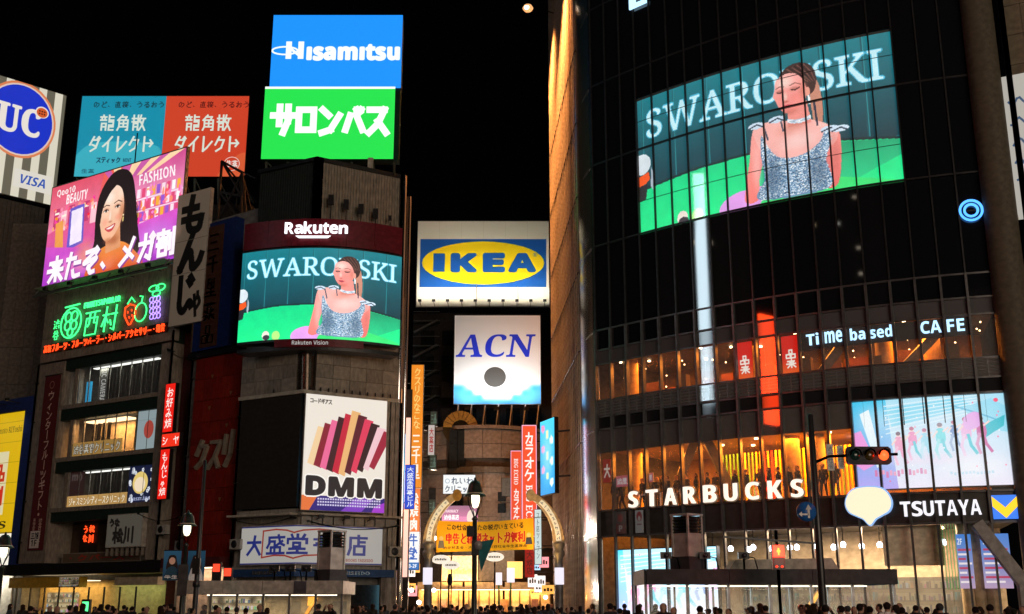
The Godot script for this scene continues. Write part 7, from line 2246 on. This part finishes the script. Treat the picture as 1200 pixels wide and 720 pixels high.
func build_furniture() -> void:
	var black := M("black_metal", 0.02, 0.02, 0.022, 0.45, 0.3)
	var grey := M("pole_grey", 0.12, 0.12, 0.12, 0.5, 0.4)
	var l1 := street_lamp(-1.3, 40, 6.0, "lit bell-hooded street lamp in front of the yellow banner", 3.0)
	bx(l1, "camera_box", black, -0.28, -0.02, 4.05, 4.4, -0.1, 0.1)
	bx(l1, "control_box", black, -0.1, 0.16, 3.4, 3.9, 0.08, 0.2)
	part(l1, "camera_dome", lathe([Vector2(0, 3.55), Vector2(0.13, 3.62), Vector2(0.15, 3.8), Vector2(0.08, 3.9)], 12), M("camera_shell", 0.2, 0.2, 0.2, 0.3), Vector3(0.12, 0, 0.12))
	part(l1, "small_flag", extrude(P([0, 0, 0.6, 0.1, 0.15, -1.0]), 0.02), M("teal_cloth", 0.02, 0.14, 0.16, 0.8), Vector3(0.08, 3.85, 0.05))
	var l2 := street_lamp(-13.62, 48, 5.5, "lit bell-hooded street lamp with blue portrait banners", 2.2)
	for q in [[-0.88, "3a8ac8", 0], [0.12, "2a7ab4", 1]]:
		var pb := bx(l2, "portrait_banner", M("banner_cloth", 0.1, 0.2, 0.3, 0.9), q[0], q[0] + 0.72, 2.72, 3.92, -0.02, 0.0)
		quad(pb, "print", print_mat("portrait_%d" % q[2], draw_portrait(K(q[1]), q[2]), 0.0, 0.8), -0.36, 0.36, -0.6, 0.6, 0.013)
		bx(pb, "rod", black, -0.36, 0.5 if q[0] < 0 else 0.36, 0.6, 0.64, -0.01, 0.03)
	bx(l2, "street_name_plate", M("plate_dark", 0.08, 0.08, 0.08, 0.5), -0.2, 0.2, 2.1, 3.36, 0.1, 0.14)
	street_lamp(-21.2, 48, 4.6, "lit bell-hooded street lamp before the drugstore front", 2.6)
	# tall signal pole with its red light
	var t := thing("traffic_signal_pole", "black signal pole with sideways red traffic light and blue turn sign", "traffic signal", flat_at(9.35, 0, 35))
	part(t, "pole", lathe([Vector2(0.13, 0), Vector2(0.12, 2.5), Vector2(0.09, 7.5), Vector2(0, 7.55)], 14), black)
	part(t, "arm", tube([Vector3(0, 6.0, 0), Vector3(0.5, 6.2, 0.05), Vector3(2.6, 6.26, 0.1)], 0.045, 8), black)
	var hs := part(t, "housing", extrude(P([0.98, 6.0, 1.04, 5.93, 2.26, 5.93, 2.34, 6.0, 2.34, 6.4, 2.26, 6.47, 1.04, 6.47, 0.98, 6.4]), 0.2), M("signal_body", 0.012, 0.014, 0.022, 0.6), Vector3(0, 0, 0.1))
	for i in 3:
		var x := 1.22 + i * 0.44
		part(hs, "lens", lathe([Vector2(0.0, 0.06), Vector2(0.12, 0.04), Vector2(0.16, 0.0)], 16), [M("lens_green", 0.01, 0.04, 0.035, 0.2), M("lens_amber", 0.06, 0.04, 0.01, 0.2), glow("lens_red", 1.0, 0.1, 0.02, 2.2)][i], Vector3(x, 6.2, 0.2), Basis(Vector3.RIGHT, PI / 2))
		part(hs, "visor", tube([Vector3(x - 0.17, 6.2, 0.3), Vector3(x - 0.12, 6.33, 0.34), Vector3(x, 6.38, 0.36), Vector3(x + 0.12, 6.33, 0.34), Vector3(x + 0.17, 6.2, 0.3)], 0.03, 5), black)
	omni("signal_red_light", V(11.45, 6.2, 34.6), Color(1, 0.1, 0.05), 0.5, 0.1)
	for q in [[0.42, 5.76, 0.21, 0.82], [0.75, 5.81, 0.18, 0.72]]:
		var n := bx(t, "notice_plate", M("notice_white_paint", 0.42, 0.42, 0.4, 0.5), q[0], q[0] + q[2], q[1], q[1] + q[3], 0.02, 0.05)
		quad(n, "print", print_mat("notice_print_%d" % int(q[0] * 100), draw_tall("渋谷社会", K("a0a09a"), K("2a3a5a"), 4, 9), 0.0), -q[2] / 2, q[2] / 2, -q[3] / 2, q[3] / 2, 0.018)
	part(t, "turn_sign", lathe([Vector2(0, -0.02), Vector2(0.3, -0.02), Vector2(0.3, 0.02), Vector2(0, 0.02)], 24), M("sign_blue_paint", 0.02, 0.12, 0.4, 0.35), Vector3(-0.35, 4.5, 0.14), Basis(Vector3.RIGHT, PI / 2))
	part(t, "turn_arrow", extrude(P([-0.03, -0.2, 0.03, -0.2, 0.03, 0.06, 0.09, 0.06, 0.0, 0.22, -0.09, 0.06, -0.03, 0.06]), 0.01), M("arrow_white", 0.7, 0.7, 0.7), Vector3(-0.29, 4.5, 0.165))
	part(t, "turn_arrow", extrude(P([0.12, -0.08, -0.1, -0.08, -0.1, -0.02, -0.2, -0.1, -0.1, -0.18, -0.1, -0.13, 0.12, -0.13]), 0.01), M("arrow_white", 0.7, 0.7, 0.7), Vector3(-0.4, 4.52, 0.165))
	bar(t, "sign_bracket", black, Vector3(0, 4.5, 0.08), Vector3(-0.6, 4.5, 0.1), 0.04, 0.04)
	bar(t, "lower_arm", black, Vector3(0, 3.55, 0), Vector3(-2.9, 3.75, 0), 0.06, 0.06)
	var pd := thing("pedestrian_signal", "red glowing pedestrian signal hung above dark canopy", "traffic signal", flat_at(9.7, 0, 42))
	bx(pd, "housing", black, -0.22, 0.22, 2.98, 3.85, -0.15, 0.1)
	bx(pd, "red_lamp", glow("ped_red_bright", 1.0, 0.05, 0.02, 3.5), -0.2, 0.2, 3.42, 3.84, 0.1, 0.12)
	part(pd, "standing_figure", extrude(P([-0.03, 0.12, 0.03, 0.12, 0.04, 0.05, 0.07, 0.03, 0.06, -0.05, 0.03, -0.04, 0.03, -0.14, -0.03, -0.14, -0.03, -0.04, -0.06, -0.05, -0.07, 0.03, -0.04, 0.05]), 0.01), glow("ped_orange", 1.0, 0.4, 0.05, 2.0), Vector3(0, 3.63, 0.12))
	bx(pd, "dark_lamp", M("lens_green", 0.01, 0.04, 0.035, 0.2), -0.18, 0.18, 3.02, 3.4, 0.1, 0.12)
	for k in [-0.1, 0.1]:
		part(pd, "count_dot", lathe([Vector2(0, -0.05), Vector2(0.06, 0), Vector2(0, 0.05)], 8), glow("ped_red", 1.0, 0.05, 0.02, 1.8), Vector3(k, 3.08, 0.13))
	part(pd, "post", tube([Vector3(0, 0, -0.1), Vector3(0, 4.4, -0.1)], 0.06, 8), black)
	omni("pedestrian_red_light", V(9.7, 3.6, 41.6), Color(1, 0.08, 0.04), 5.0, 0.15)
	# slim leaning pole by the portrait banners
	var pl := thing("slim_black_pole", "slim black utility pole standing before the red panelled building", "pole", flat_at(-12.25, 0, 45))
	part(pl, "shaft", lathe([Vector2(0.11, 0), Vector2(0.1, 3.0), Vector2(0.07, 7.3), Vector2(0, 7.35)], 12), black)
	part(pl, "collar", lathe([Vector2(0.12, 2.4), Vector2(0.15, 2.45), Vector2(0.15, 2.6), Vector2(0.12, 2.65)], 12), black)
	bx(pl, "junction_box", black, -0.14, 0.14, 2.9, 3.5, 0.08, 0.26)
	for q in [[-14.05, 3.2, 55.0], [-13.5, 3.0, 55.0]]:
		var r := thing("distant_red_signal", "small red pedestrian signal beside the pale kiosk roof", "traffic signal", flat_at(q[0], 0, q[2]), "small red signals")
		bx(r, "housing", black, -0.2, 0.2, q[1] - 0.4, q[1] + 0.5, -0.12, 0.1)
		bx(r, "red_lamp", glow("ped_red", 1.0, 0.05, 0.02, 1.8), -0.16, 0.16, q[1] + 0.06, q[1] + 0.42, 0.1, 0.12)
		bx(r, "post", black, -0.05, 0.05, 0, q[1] - 0.4, -0.1, 0.0)
	var gs := thing("green_signal", "small green pedestrian signal low in front of the fruit shop", "traffic signal", flat_at(-16.45, 0, 45))
	bx(gs, "housing", black, -0.16, 0.16, 1.1, 1.95, -0.12, 0.1)
	bx(gs, "green_lamp", glow("signal_green", 0.1, 1.0, 0.3, 1.8), -0.12, 0.12, 1.5, 1.86, 0.1, 0.12)
	bx(gs, "post", black, -0.05, 0.05, 0, 1.1, -0.1, 0.0)
	# round sign seen edge-on in the street
	var rs := thing("round_road_sign", "round road sign seen edge on near the gate", "road sign", flat_at(-3.22, 0, 60))
	part(rs, "disc", lathe([Vector2(0, -0.02), Vector2(0.3, -0.02), Vector2(0.3, 0.02), Vector2(0, 0.02)], 20), M("sign_back", 0.06, 0.08, 0.12, 0.5), Vector3(0, 3.0, 0), Basis(Vector3(0, 0, 1), PI / 2) * Basis(Vector3.RIGHT, 0.5))
	part(rs, "post", tube([Vector3(-0.05, 0, 0), Vector3(-0.05, 3.3, 0)], 0.045, 8), grey)

	kiosk(-14.15, -7.36, 50.0, 2.2, 2.75, M("kiosk_white", 0.42, 0.4, 0.36, 0.5), "pale flat-roofed subway entrance with glass walls before the bookshop", -8.0, Color(1, 0.85, 0.6), 5.0, false)
	kiosk(5.1, 14.58, 44.0, 2.5, 3.06, M("kiosk_dark", 0.028, 0.03, 0.036, 0.6), "dark flat-roofed subway entrance with glass walls before the glass tower", 6.87, Color(1, 0.94, 0.8), 7.0, true)

func kiosk(x0: float, x1: float, d: float, y0: float, y1: float, m: Material, label: String, vx: float, lc: Color, le: float, dark: bool) -> void:
	var black := M("black_metal", 0.02, 0.02, 0.022, 0.45, 0.3)
	var steel := M("grey_steel", 0.28, 0.28, 0.28, 0.45, 0.7)
	var o := thing("subway_entrance", label, "subway entrance", flat_at(x0, 0, d), "subway entrances")
	var w := x1 - x0
	bx(o, "roof_slab", M("roof_slab_grey", 0.2, 0.2, 0.19), 0.05, w - 0.05, y0 + 0.05, y1 - 0.04, -3.9, -0.05)
	var n := 3 if dark else 4
	for i in n:
		bx(o, "fascia_panel", m, w * i / n + 0.01, w * (i + 1) / n - 0.01, y0, y1, -0.05, 0.06)
	bx(o, "side_fascia", m, w, w + 0.08, y0, y1, -3.9, 0.0)
	bx(o, "side_fascia", m, -0.08, 0, y0, y1, -3.9, 0.0)
	for i in 7:
		var x := w * i / 6.0
		bx(o, "post", steel, x - 0.05, x + 0.05, 0, y0, -0.35, -0.25)
		if i < 6:
			quad(o, "pane", pane("kiosk_glass", 0.9, 0.95, 0.92, 0.1), x + 0.06, x + w / 6 - 0.06, 0.1, y0, -0.3)
	if dark:
		for i in 6:
			quad(o, "pane", pane("kiosk_glass", 0.9, 0.95, 0.92, 0.1), w * i / 6 + 0.06, w * (i + 1) / 6 - 0.06, 0.1, y0, -3.75)
			bx(o, "post", steel, w * i / 6 - 0.04, w * i / 6 + 0.04, 0, y0, -3.8, -3.7)
	else:
		bx(o, "rear_wall", M("kiosk_rear", 0.55, 0.5, 0.42), 0.1, w - 0.1, 0, y0, -3.8, -3.7)
	for i in (0 if dark else 9):
		bx(o, "wall_panel", M("kiosk_panel_%d" % (i % 3), 0.5 - 0.12 * (i % 3), 0.46 - 0.1 * (i % 3), 0.38 - 0.06 * (i % 3), 0.4), 0.2 + i * (w - 0.4) / 9, 0.14 + (i + 1) * (w - 0.4) / 9, 0, y0 - 0.3, -3.7, -3.66)
	bar(o, "stair_stringer", M("stair_ochre", 0.6, 0.32, 0.08, 0.5), Vector3(w * 0.62, 0.3, -2.9), Vector3(w * 0.78, y0 - 0.1, -2.9), 0.14, 0.3)
	if not dark:
		quad(o, "wall_posters", mats["shop_print_b"], 0.3, 2.6, 0.9, 2.1, -3.6)
	bx(o, "stair_rail", steel, 1.0, w - 1.0, 0.95, 1.02, -2.0, -1.94)
	for i in 4:
		bx(o, "rail_post", steel, 1.0 + i * (w - 2.0) / 3, 1.06 + i * (w - 2.0) / 3, 0, 0.95, -2.0, -1.94)
	bx(o, "ceiling_light", glow("kiosk_tube", 1.0, 0.9, 0.7, 3.0), 0.5, w - 0.5, y0 - 0.06, y0 - 0.02, -2.2, -2.0)
	area("subway_light", flat_at(x0 + w / 2, y0 - 0.12, d + 2.1) * Transform3D(Basis(Vector3.RIGHT, PI / 2), Vector3.ZERO), w - 1.2, 1.0, lc, le)
	if dark:
		# low pitched lantern roof on top
		var r := extrude(P([0, 0, 4.4, 0, 4.1, 0.5, 0.3, 0.42]), 1.2)
		part(o, "roof_lantern", r, M("lantern_roof", 0.35, 0.33, 0.28, 0.4), Vector3(3.4, y1 - 0.03, -2.6))
		bx(o, "lit_notice", glow("notice_white", 0.9, 0.86, 0.95, 1.0), w + 0.09, w + 0.1, y0 + 0.1, y1 - 0.1, -1.4, -0.8)
	else:
		bx(o, "dark_panel", M("kiosk_sign", 0.08, 0.08, 0.1, 0.4), w * 0.7, w * 0.78, y0 + 0.02, y1 - 0.02, 0.06, 0.08)
		bx(o, "orange_strip", glow("orange_strip", 1.0, 0.45, 0.05, 1.2), w * 0.7, w * 0.76, y0 - 0.5, y0 - 0.1, -3.6, -3.5)
	# ventilation shaft on the roof
	var v := thing("ventilation_shaft", "square steel ventilation shaft with louvred top on %s entrance roof" % ("dark" if dark else "pale"), "ventilation shaft", flat_at(vx, y1 - 0.06, d + 1.0))
	v.rotation.y = 0.7 if dark else 0.9
	var hh := 2.25 if not dark else 2.2
	var pale := M("shaft_steel", 0.5, 0.47, 0.43, 0.4, 0.25)
	bx(v, "base", M("shaft_base", 0.05, 0.05, 0.055, 0.5), -0.5, 0.5, 0, 0.55, -0.5, 0.5)
	bx(v, "shaft", pale, -0.4, 0.4, 0.55, hh - 0.75, -0.4, 0.4)
	for c in [[-1, -1], [1, -1], [-1, 1], [1, 1]]:
		bx(v, "corner_post", pale, c[0] * 0.4 - 0.04, c[0] * 0.4 + 0.04, 0.5, hh, c[1] * 0.4 - 0.04, c[1] * 0.4 + 0.04)
	bx(v, "inner_duct", black, -0.3, 0.3, hh - 0.76, hh - 0.1, -0.3, 0.3)
	for k in 5:
		var y := hh - 0.7 + k * 0.12
		for s in 2:
			part(v, "louvre", boxmesh(Vector3(0.74, 0.03, 0.12)), black, Vector3(0, y, 0.37) if s == 0 else Vector3(-0.37, y, 0), Basis(Vector3.RIGHT, 0.6) if s == 0 else Basis(Vector3.UP, -PI / 2) * Basis(Vector3.RIGHT, 0.6))
	bx(v, "cap", pale, -0.46, 0.46, hh - 0.08, hh, -0.46, 0.46)
	# cameras and aerials on the roof edge
	for i in 3:
		var c := thing("roof_camera", "small dark camera on stalk on the %s entrance roof" % ("dark" if dark else "pale"), "camera", flat_at(vx + (-0.9 + i * 1.5 if dark else -2.4 + i * 0.7), y1 - 0.02, d + 0.6), "roof cameras")
		part(c, "stalk", tube([Vector3(0, 0, 0), Vector3(0, 0.5, 0)], 0.04, 6), black)
		bx(c, "body", black, -0.22, 0.2, 0.42, 0.68, -0.1, 0.1)
		part(c, "lens", lathe([Vector2(0.09, 0), Vector2(0.09, 0.12), Vector2(0, 0.12)], 10), M("lens_dark", 0.03, 0.03, 0.04, 0.1), Vector3(0, 0.55, 0.1), Basis(Vector3.RIGHT, PI / 2))
		part(c, "cable", tube([Vector3(0.2, 0.5, 0), Vector3(0.42, 0.45, 0), Vector3(0.5, 0.1, 0), Vector3(0.5, 0, 0)], 0.025, 5), black)

# ---------------------------------------------------------------- people
func body_mesh(pose: int, top: Array, legs: Array, hair: Array, long_hair: bool, cap := false) -> Mesh:
	# one continuous skin over tapered capsules, meshed as surface nets
	var skin := [0.3, 0.18, 0.13]
	var J := {}
	var st := 0.1 if pose != 1 else 0.2
	J["hipL"] = Vector3(-0.09, 0.92, 0)
	J["hipR"] = Vector3(0.09, 0.92, 0)
	J["kneeL"] = Vector3(-0.1, 0.5, st * 0.9)
	J["kneeR"] = Vector3(0.1, 0.5, -st * 0.3)
	J["ankL"] = Vector3(-0.1, 0.09, st)
	J["ankR"] = Vector3(0.1, 0.09, -st * 1.2)
	J["toeL"] = J["ankL"] + Vector3(-0.02, -0.05, 0.15)
	J["toeR"] = J["ankR"] + Vector3(0.02, -0.05, 0.15)
	J["waist"] = Vector3(0, 1.05, 0)
	J["chest"] = Vector3(0, 1.3, -0.01)
	J["neck"] = Vector3(0, 1.46, 0.0)
	J["head"] = Vector3(0, 1.62, 0.025)
	J["shL"] = Vector3(-0.18, 1.4, -0.01)
	J["shR"] = Vector3(0.18, 1.4, -0.01)
	J["elL"] = Vector3(-0.25, 1.13, -0.02)
	J["wrL"] = Vector3(-0.23, 0.9, 0.1)
	J["elR"] = Vector3(0.25, 1.13, -0.02)
	J["wrR"] = Vector3(0.23, 0.9, 0.1)
	if pose == 2:
		J["elR"] = Vector3(0.3, 1.32, 0.22)
		J["wrR"] = Vector3(0.14, 1.6, 0.34)
		J["elL"] = Vector3(-0.29, 1.3, 0.2)
		J["wrL"] = Vector3(-0.12, 1.58, 0.34)
	if pose == 1:
		J["wrL"] = Vector3(-0.24, 0.93, -0.12)
		J["wrR"] = Vector3(0.24, 0.95, 0.2)
	# from, to, radii, zone: 0 skin, 1 top, 2 legs, 3 hair, 4 shoes
	var B := [
		["hipL", "kneeL", 0.085, 0.06, 2], ["kneeL", "ankL", 0.058, 0.042, 2], ["hipR", "kneeR", 0.085, 0.06, 2], ["kneeR", "ankR", 0.058, 0.042, 2],
		["ankL", "toeL", 0.046, 0.038, 4], ["ankR", "toeR", 0.046, 0.038, 4], ["hipL", "hipR", 0.1, 0.1, 2], ["waist", "chest", 0.125, 0.14, 1],
		["hipL", "waist", 0.1, 0.12, 1], ["hipR", "waist", 0.1, 0.12, 1], ["shL", "shR", 0.075, 0.075, 1], ["chest", "neck", 0.12, 0.06, 1],
		["shL", "elL", 0.06, 0.048, 1], ["elL", "wrL", 0.046, 0.034, 1], ["shR", "elR", 0.06, 0.048, 1], ["elR", "wrR", 0.046, 0.034, 1],
		["neck", "head", 0.055, 0.06, 0],
	]
	var prims := []
	for q in B:
		prims.append([J[q[0]], J[q[1]], q[2], q[3], q[4]])
	for h in ["L", "R"]:
		var a: Vector3 = J["wr" + h]
		var dirv: Vector3 = (a - J["el" + h]).normalized()
		prims.append([a, a + dirv * 0.07, 0.034, 0.036, 0])
		for k in 4:
			var off := Vector3(0, 0, -0.03 + k * 0.02)
			prims.append([a + dirv * 0.08 + off, a + dirv * [0.15, 0.165, 0.16, 0.14][k] + off * 1.2, 0.011, 0.009, 0])
		prims.append([a + dirv * 0.03 + Vector3(0, 0, 0.03), a + dirv * 0.09 + Vector3(0, 0, 0.055), 0.012, 0.01, 0])
	var hd: Vector3 = J["head"]
	prims.append([hd + Vector3(0, -0.05, 0.02), hd + Vector3(0, 0.03, 0.005), 0.07, 0.088, 0])
	prims.append([hd + Vector3(0, 0.03, -0.02), hd + Vector3(0, 0.035, -0.03), 0.096, 0.096, 3])
	prims.append([hd + Vector3(0, 0.0, 0.09), hd + Vector3(0, -0.025, 0.108), 0.012, 0.015, 0])
	prims.append([hd + Vector3(-0.085, -0.01, 0.0), hd + Vector3(-0.088, 0.015, 0.0), 0.016, 0.018, 0])
	prims.append([hd + Vector3(0.085, -0.01, 0.0), hd + Vector3(0.088, 0.015, 0.0), 0.016, 0.018, 0])
	if long_hair:
		prims.append([hd + Vector3(0, 0.0, -0.05), hd + Vector3(0, -0.26, -0.075), 0.085, 0.06, 3])
		prims.append([hd + Vector3(-0.06, 0.0, -0.02), hd + Vector3(-0.075, -0.2, -0.02), 0.04, 0.03, 3])
		prims.append([hd + Vector3(0.06, 0.0, -0.02), hd + Vector3(0.075, -0.2, -0.02), 0.04, 0.03, 3])
	if cap:
		prims.append([hd + Vector3(0, 0.07, 0.06), hd + Vector3(0, 0.065, 0.15), 0.03, 0.02, 3])
	var cell := 0.021
	var lo := Vector3(-0.46, -0.04, -0.42)
	var nx := 44
	var ny := 87
	var nz := 44
	var f := PackedFloat32Array()
	f.resize(nx * ny * nz)
	var zone := PackedByteArray()
	zone.resize(nx * ny * nz)
	var best := PackedFloat32Array()
	best.resize(nx * ny * nz)
	best.fill(9.0)
	var kk := 0.014
	for q in prims:
		var a: Vector3 = q[0]
		var b: Vector3 = q[1]
		var m: float = maxf(q[2], q[3]) + 0.065
		var p0 := ((a.min(b) - Vector3.ONE * m - lo) / cell).floor().max(Vector3.ZERO)
		var p1 := ((a.max(b) + Vector3.ONE * m - lo) / cell).ceil().min(Vector3(nx - 1, ny - 1, nz - 1))
		var ab := b - a
		var l2 := maxf(ab.length_squared(), 1e-6)
		for z in range(int(p0.z), int(p1.z) + 1):
			for y in range(int(p0.y), int(p1.y) + 1):
				for x in range(int(p0.x), int(p1.x) + 1):
					var p := lo + Vector3(x, y, z) * cell
					var t := clampf((p - a).dot(ab) / l2, 0.0, 1.0)
					var d := p.distance_to(a + ab * t) - lerpf(q[2], q[3], t)
					var i := x + nx * (y + ny * z)
					f[i] += exp(-d / kk)
					if d < best[i]:
						best[i] = d
						zone[i] = q[4]
	# sign: inside where the sum passes 1
	var vid := {}
	var vs := PackedVector3Array()
	var cols := PackedColorArray()
	var tone := [skin, top, legs, hair, [0.02, 0.02, 0.02]]
	var off := [0, 1, nx, nx + 1, nx * ny, nx * ny + 1, nx * ny + nx, nx * ny + nx + 1]
	var cor := [Vector3(0, 0, 0), Vector3(1, 0, 0), Vector3(0, 1, 0), Vector3(1, 1, 0), Vector3(0, 0, 1), Vector3(1, 0, 1), Vector3(0, 1, 1), Vector3(1, 1, 1)]
	var edges := [[0, 1], [2, 3], [4, 5], [6, 7], [0, 2], [1, 3], [4, 6], [5, 7], [0, 4], [1, 5], [2, 6], [3, 7]]
	for z in nz - 1:
		for y in ny - 1:
			var base := nx * (y + ny * z)
			for x in nx - 1:
				var i := base + x
				var mask := 0
				for k in 8:
					if f[i + off[k]] > 1.0:
						mask |= 1 << k
				if mask == 0 or mask == 255:
					continue
				var acc := Vector3.ZERO
				var cnt := 0
				for e in edges:
					var fa := f[i + off[e[0]]]
					var fb := f[i + off[e[1]]]
					if (fa > 1.0) != (fb > 1.0):
						var va := log(maxf(fa, 1e-9))
						var vb := log(maxf(fb, 1e-9))
						acc += cor[e[0]].lerp(cor[e[1]], va / (va - vb))
						cnt += 1
				vid[i] = vs.size()
				vs.append(lo + (Vector3(x, y, z) + acc / cnt) * cell)
				var zn := zone[i]
				var zb := best[i]
				for k in 8:
					if best[i + off[k]] < zb:
						zb = best[i + off[k]]
						zn = zone[i + off[k]]
				var c: Array = tone[zn]
				cols.append(Color(c[0], c[1], c[2]))
	var idx := PackedInt32Array()
	var step := [1, nx, nx * ny]
	for key in vid:
		var i: int = key
		for ax in 3:
			var u: int = step[(ax + 1) % 3]
			var v: int = step[(ax + 2) % 3]
			var a := f[i] > 1.0
			var b := f[i + step[ax]] > 1.0
			if a != b and vid.has(i - u) and vid.has(i - v) and vid.has(i - u - v):
				var q := [vid[i - u - v], vid[i - v], vid[i], vid[i - u]]
				if not a:
					q.reverse()
				idx.append_array(PackedInt32Array([q[0], q[2], q[1], q[0], q[3], q[2]]))
	var stl := SurfaceTool.new()
	stl.begin(Mesh.PRIMITIVE_TRIANGLES)
	stl.set_smooth_group(0)
	for i in vs.size():
		stl.set_color(cols[i])
		stl.add_vertex(vs[i])
	for i in idx:
		stl.add_index(i)
	stl.generate_normals()
	return stl.commit()

func build_crowd() -> void:
	var cloth := StandardMaterial3D.new()
	cloth.vertex_color_use_as_albedo = true
	cloth.roughness = 0.9
	cloth.metallic_specular = 0.15
	var dark := [0.02, 0.02, 0.024]
	var kinds := [
		[0, dark, dark, [0.012, 0.01, 0.009], false, "person in a black coat"],
		[1, [0.05, 0.055, 0.07], [0.03, 0.03, 0.05], [0.02, 0.014, 0.01], true, "long-haired person in a dark blue jacket"],
		[0, [0.05, 0.045, 0.04], dark, [0.015, 0.012, 0.01], false, "person in a grey-brown jacket"],
		[0, [0.03, 0.03, 0.03], [0.05, 0.05, 0.06], [0.022, 0.014, 0.01], true, "long-haired person in a black top"],
		[2, [0.02, 0.02, 0.02], dark, [0.012, 0.01, 0.01], false, "person in black raising both hands"],
		[1, [0.1, 0.08, 0.06], [0.04, 0.04, 0.05], [0.012, 0.01, 0.009], false, "person in a beige coat"],
		[0, [0.02, 0.02, 0.022], dark, [0.03, 0.03, 0.035], false, "person in black wearing a peaked cap"],
		[0, [0.62, 0.6, 0.58], [0.03, 0.03, 0.04], [0.012, 0.01, 0.009], false, "dark-haired person in a white shirt"],
	]
	var meshes := []
	for i in kinds.size():
		var k: Array = kinds[i]
		meshes.append(body_mesh(k[0], k[1], k[2], k[3], k[4], i == 6))
	rng.seed = 77
	# stands in strips: from x, to x at the strip's depth, how many, depth range
	var runs := [[-18.0, -9.0, 22, 42.0, 47.0, "before the pale subway entrance"], [-24.5, -14.0, 24, 52.0, 60.0, "before the fruit shop windows"], [-9.0, 3.5, 40, 54.0, 63.0, "in the crowd before the street gate"], [-6.0, 2.5, 22, 67.0, 76.0, "in the side street beyond the gate"], [3.0, 12.0, 16, 36.0, 41.0, "before the dark subway entrance"], [8.0, 15.0, 18, 31.0, 35.0, "beside the traffic signal pole"], [-8.0, 4.0, 18, 44.0, 52.0, "behind the lamp before the yellow banner"], [12.0, 17.5, 10, 37.0, 42.0, "before the rental shop entrance"], [4.0, 9.0, 8, 46.0, 55.0, "before the street-level video screen"]]
	for r in runs:
		for i in r[2]:
			var x := lerpf(r[0], r[1], (i + rng.randf_range(0.1, 0.9)) / r[2])
			var d := rng.randf_range(r[3], r[4])
			if d > 43 and d < 49 and x > 4.5:
				d = 41.0 + rng.randf()
			if d > 49.0 and d < 55.0 and x < -6.0:
				d = 56.0 + rng.randf() * 2.0
			var v := rng.randf()
			var k := 0 if v < 0.3 else 1 if v < 0.42 else 2 if v < 0.58 else 3 if v < 0.76 else 5 if v < 0.85 else 6 if v < 0.96 else 4
			person(kinds, meshes, cloth, k, x, d, PI + rng.randf_range(-1.3, 1.3) if rng.randf() < 0.85 else rng.randf_range(-1, 1), rng.randf_range(0.91, 1.03), r[5])
	person(kinds, meshes, cloth, 7, 10.62, 33.0, 2.4, 1.04, "beside the traffic signal pole")
	person(kinds, meshes, cloth, 4, 8.55, 31.8, 2.8, 1.0, "beside the traffic signal pole")
	# guests behind the cafe glass
	var cafe := [[1.0, 0], [1.5, 1], [2.1, 0], [2.9, 2], [3.4, 3], [3.9, 0], [4.6, 4], [5.2, 0], [5.8, 6], [6.4, 3], [7.1, 0], [7.6, 2], [8.7, 3], [9.3, 0], [10.1, 1], [10.6, 3], [11.1, 0], [11.6, 6], [12.1, 2], [12.9, 1], [13.4, 0], [14.0, 3]]
	for q in cafe:
		var f := qf(q[0], 0.5)
		var o := thing("person", "%s behind the cafe's second-storey glass" % ["person in a black coat", "long-haired person in a dark blue jacket", "person in a grey-brown jacket", "brown-haired person in a black top", "person raising a camera", "", "person wearing a peaked cap"][q[1]], "person", Transform3D(f.basis * Basis(Vector3.UP, rng.randf_range(-1.2, 1.2)), f.origin + Vector3(0, 6.65, 0)), "guests behind the cafe glass")
		part(o, "body", meshes[q[1]], cloth)

func person(kinds: Array, meshes: Array, cloth: Material, k: int, x: float, d: float, turn: float, tall: float, place: String) -> void:
	var o := MeshInstance3D.new()
	o.name = numbered("person")
	o.mesh = meshes[k]
	o.material_override = cloth
	o.transform = Transform3D(Basis(Vector3.UP, turn).scaled(Vector3(tall, tall, tall)), V(x, 0.0, d))
	o.set_meta("label", "%s %s" % [kinds[k][5], place])
	o.set_meta("category", "person")
	o.set_meta("group", "people in the crossing crowd")
	add_child(o)
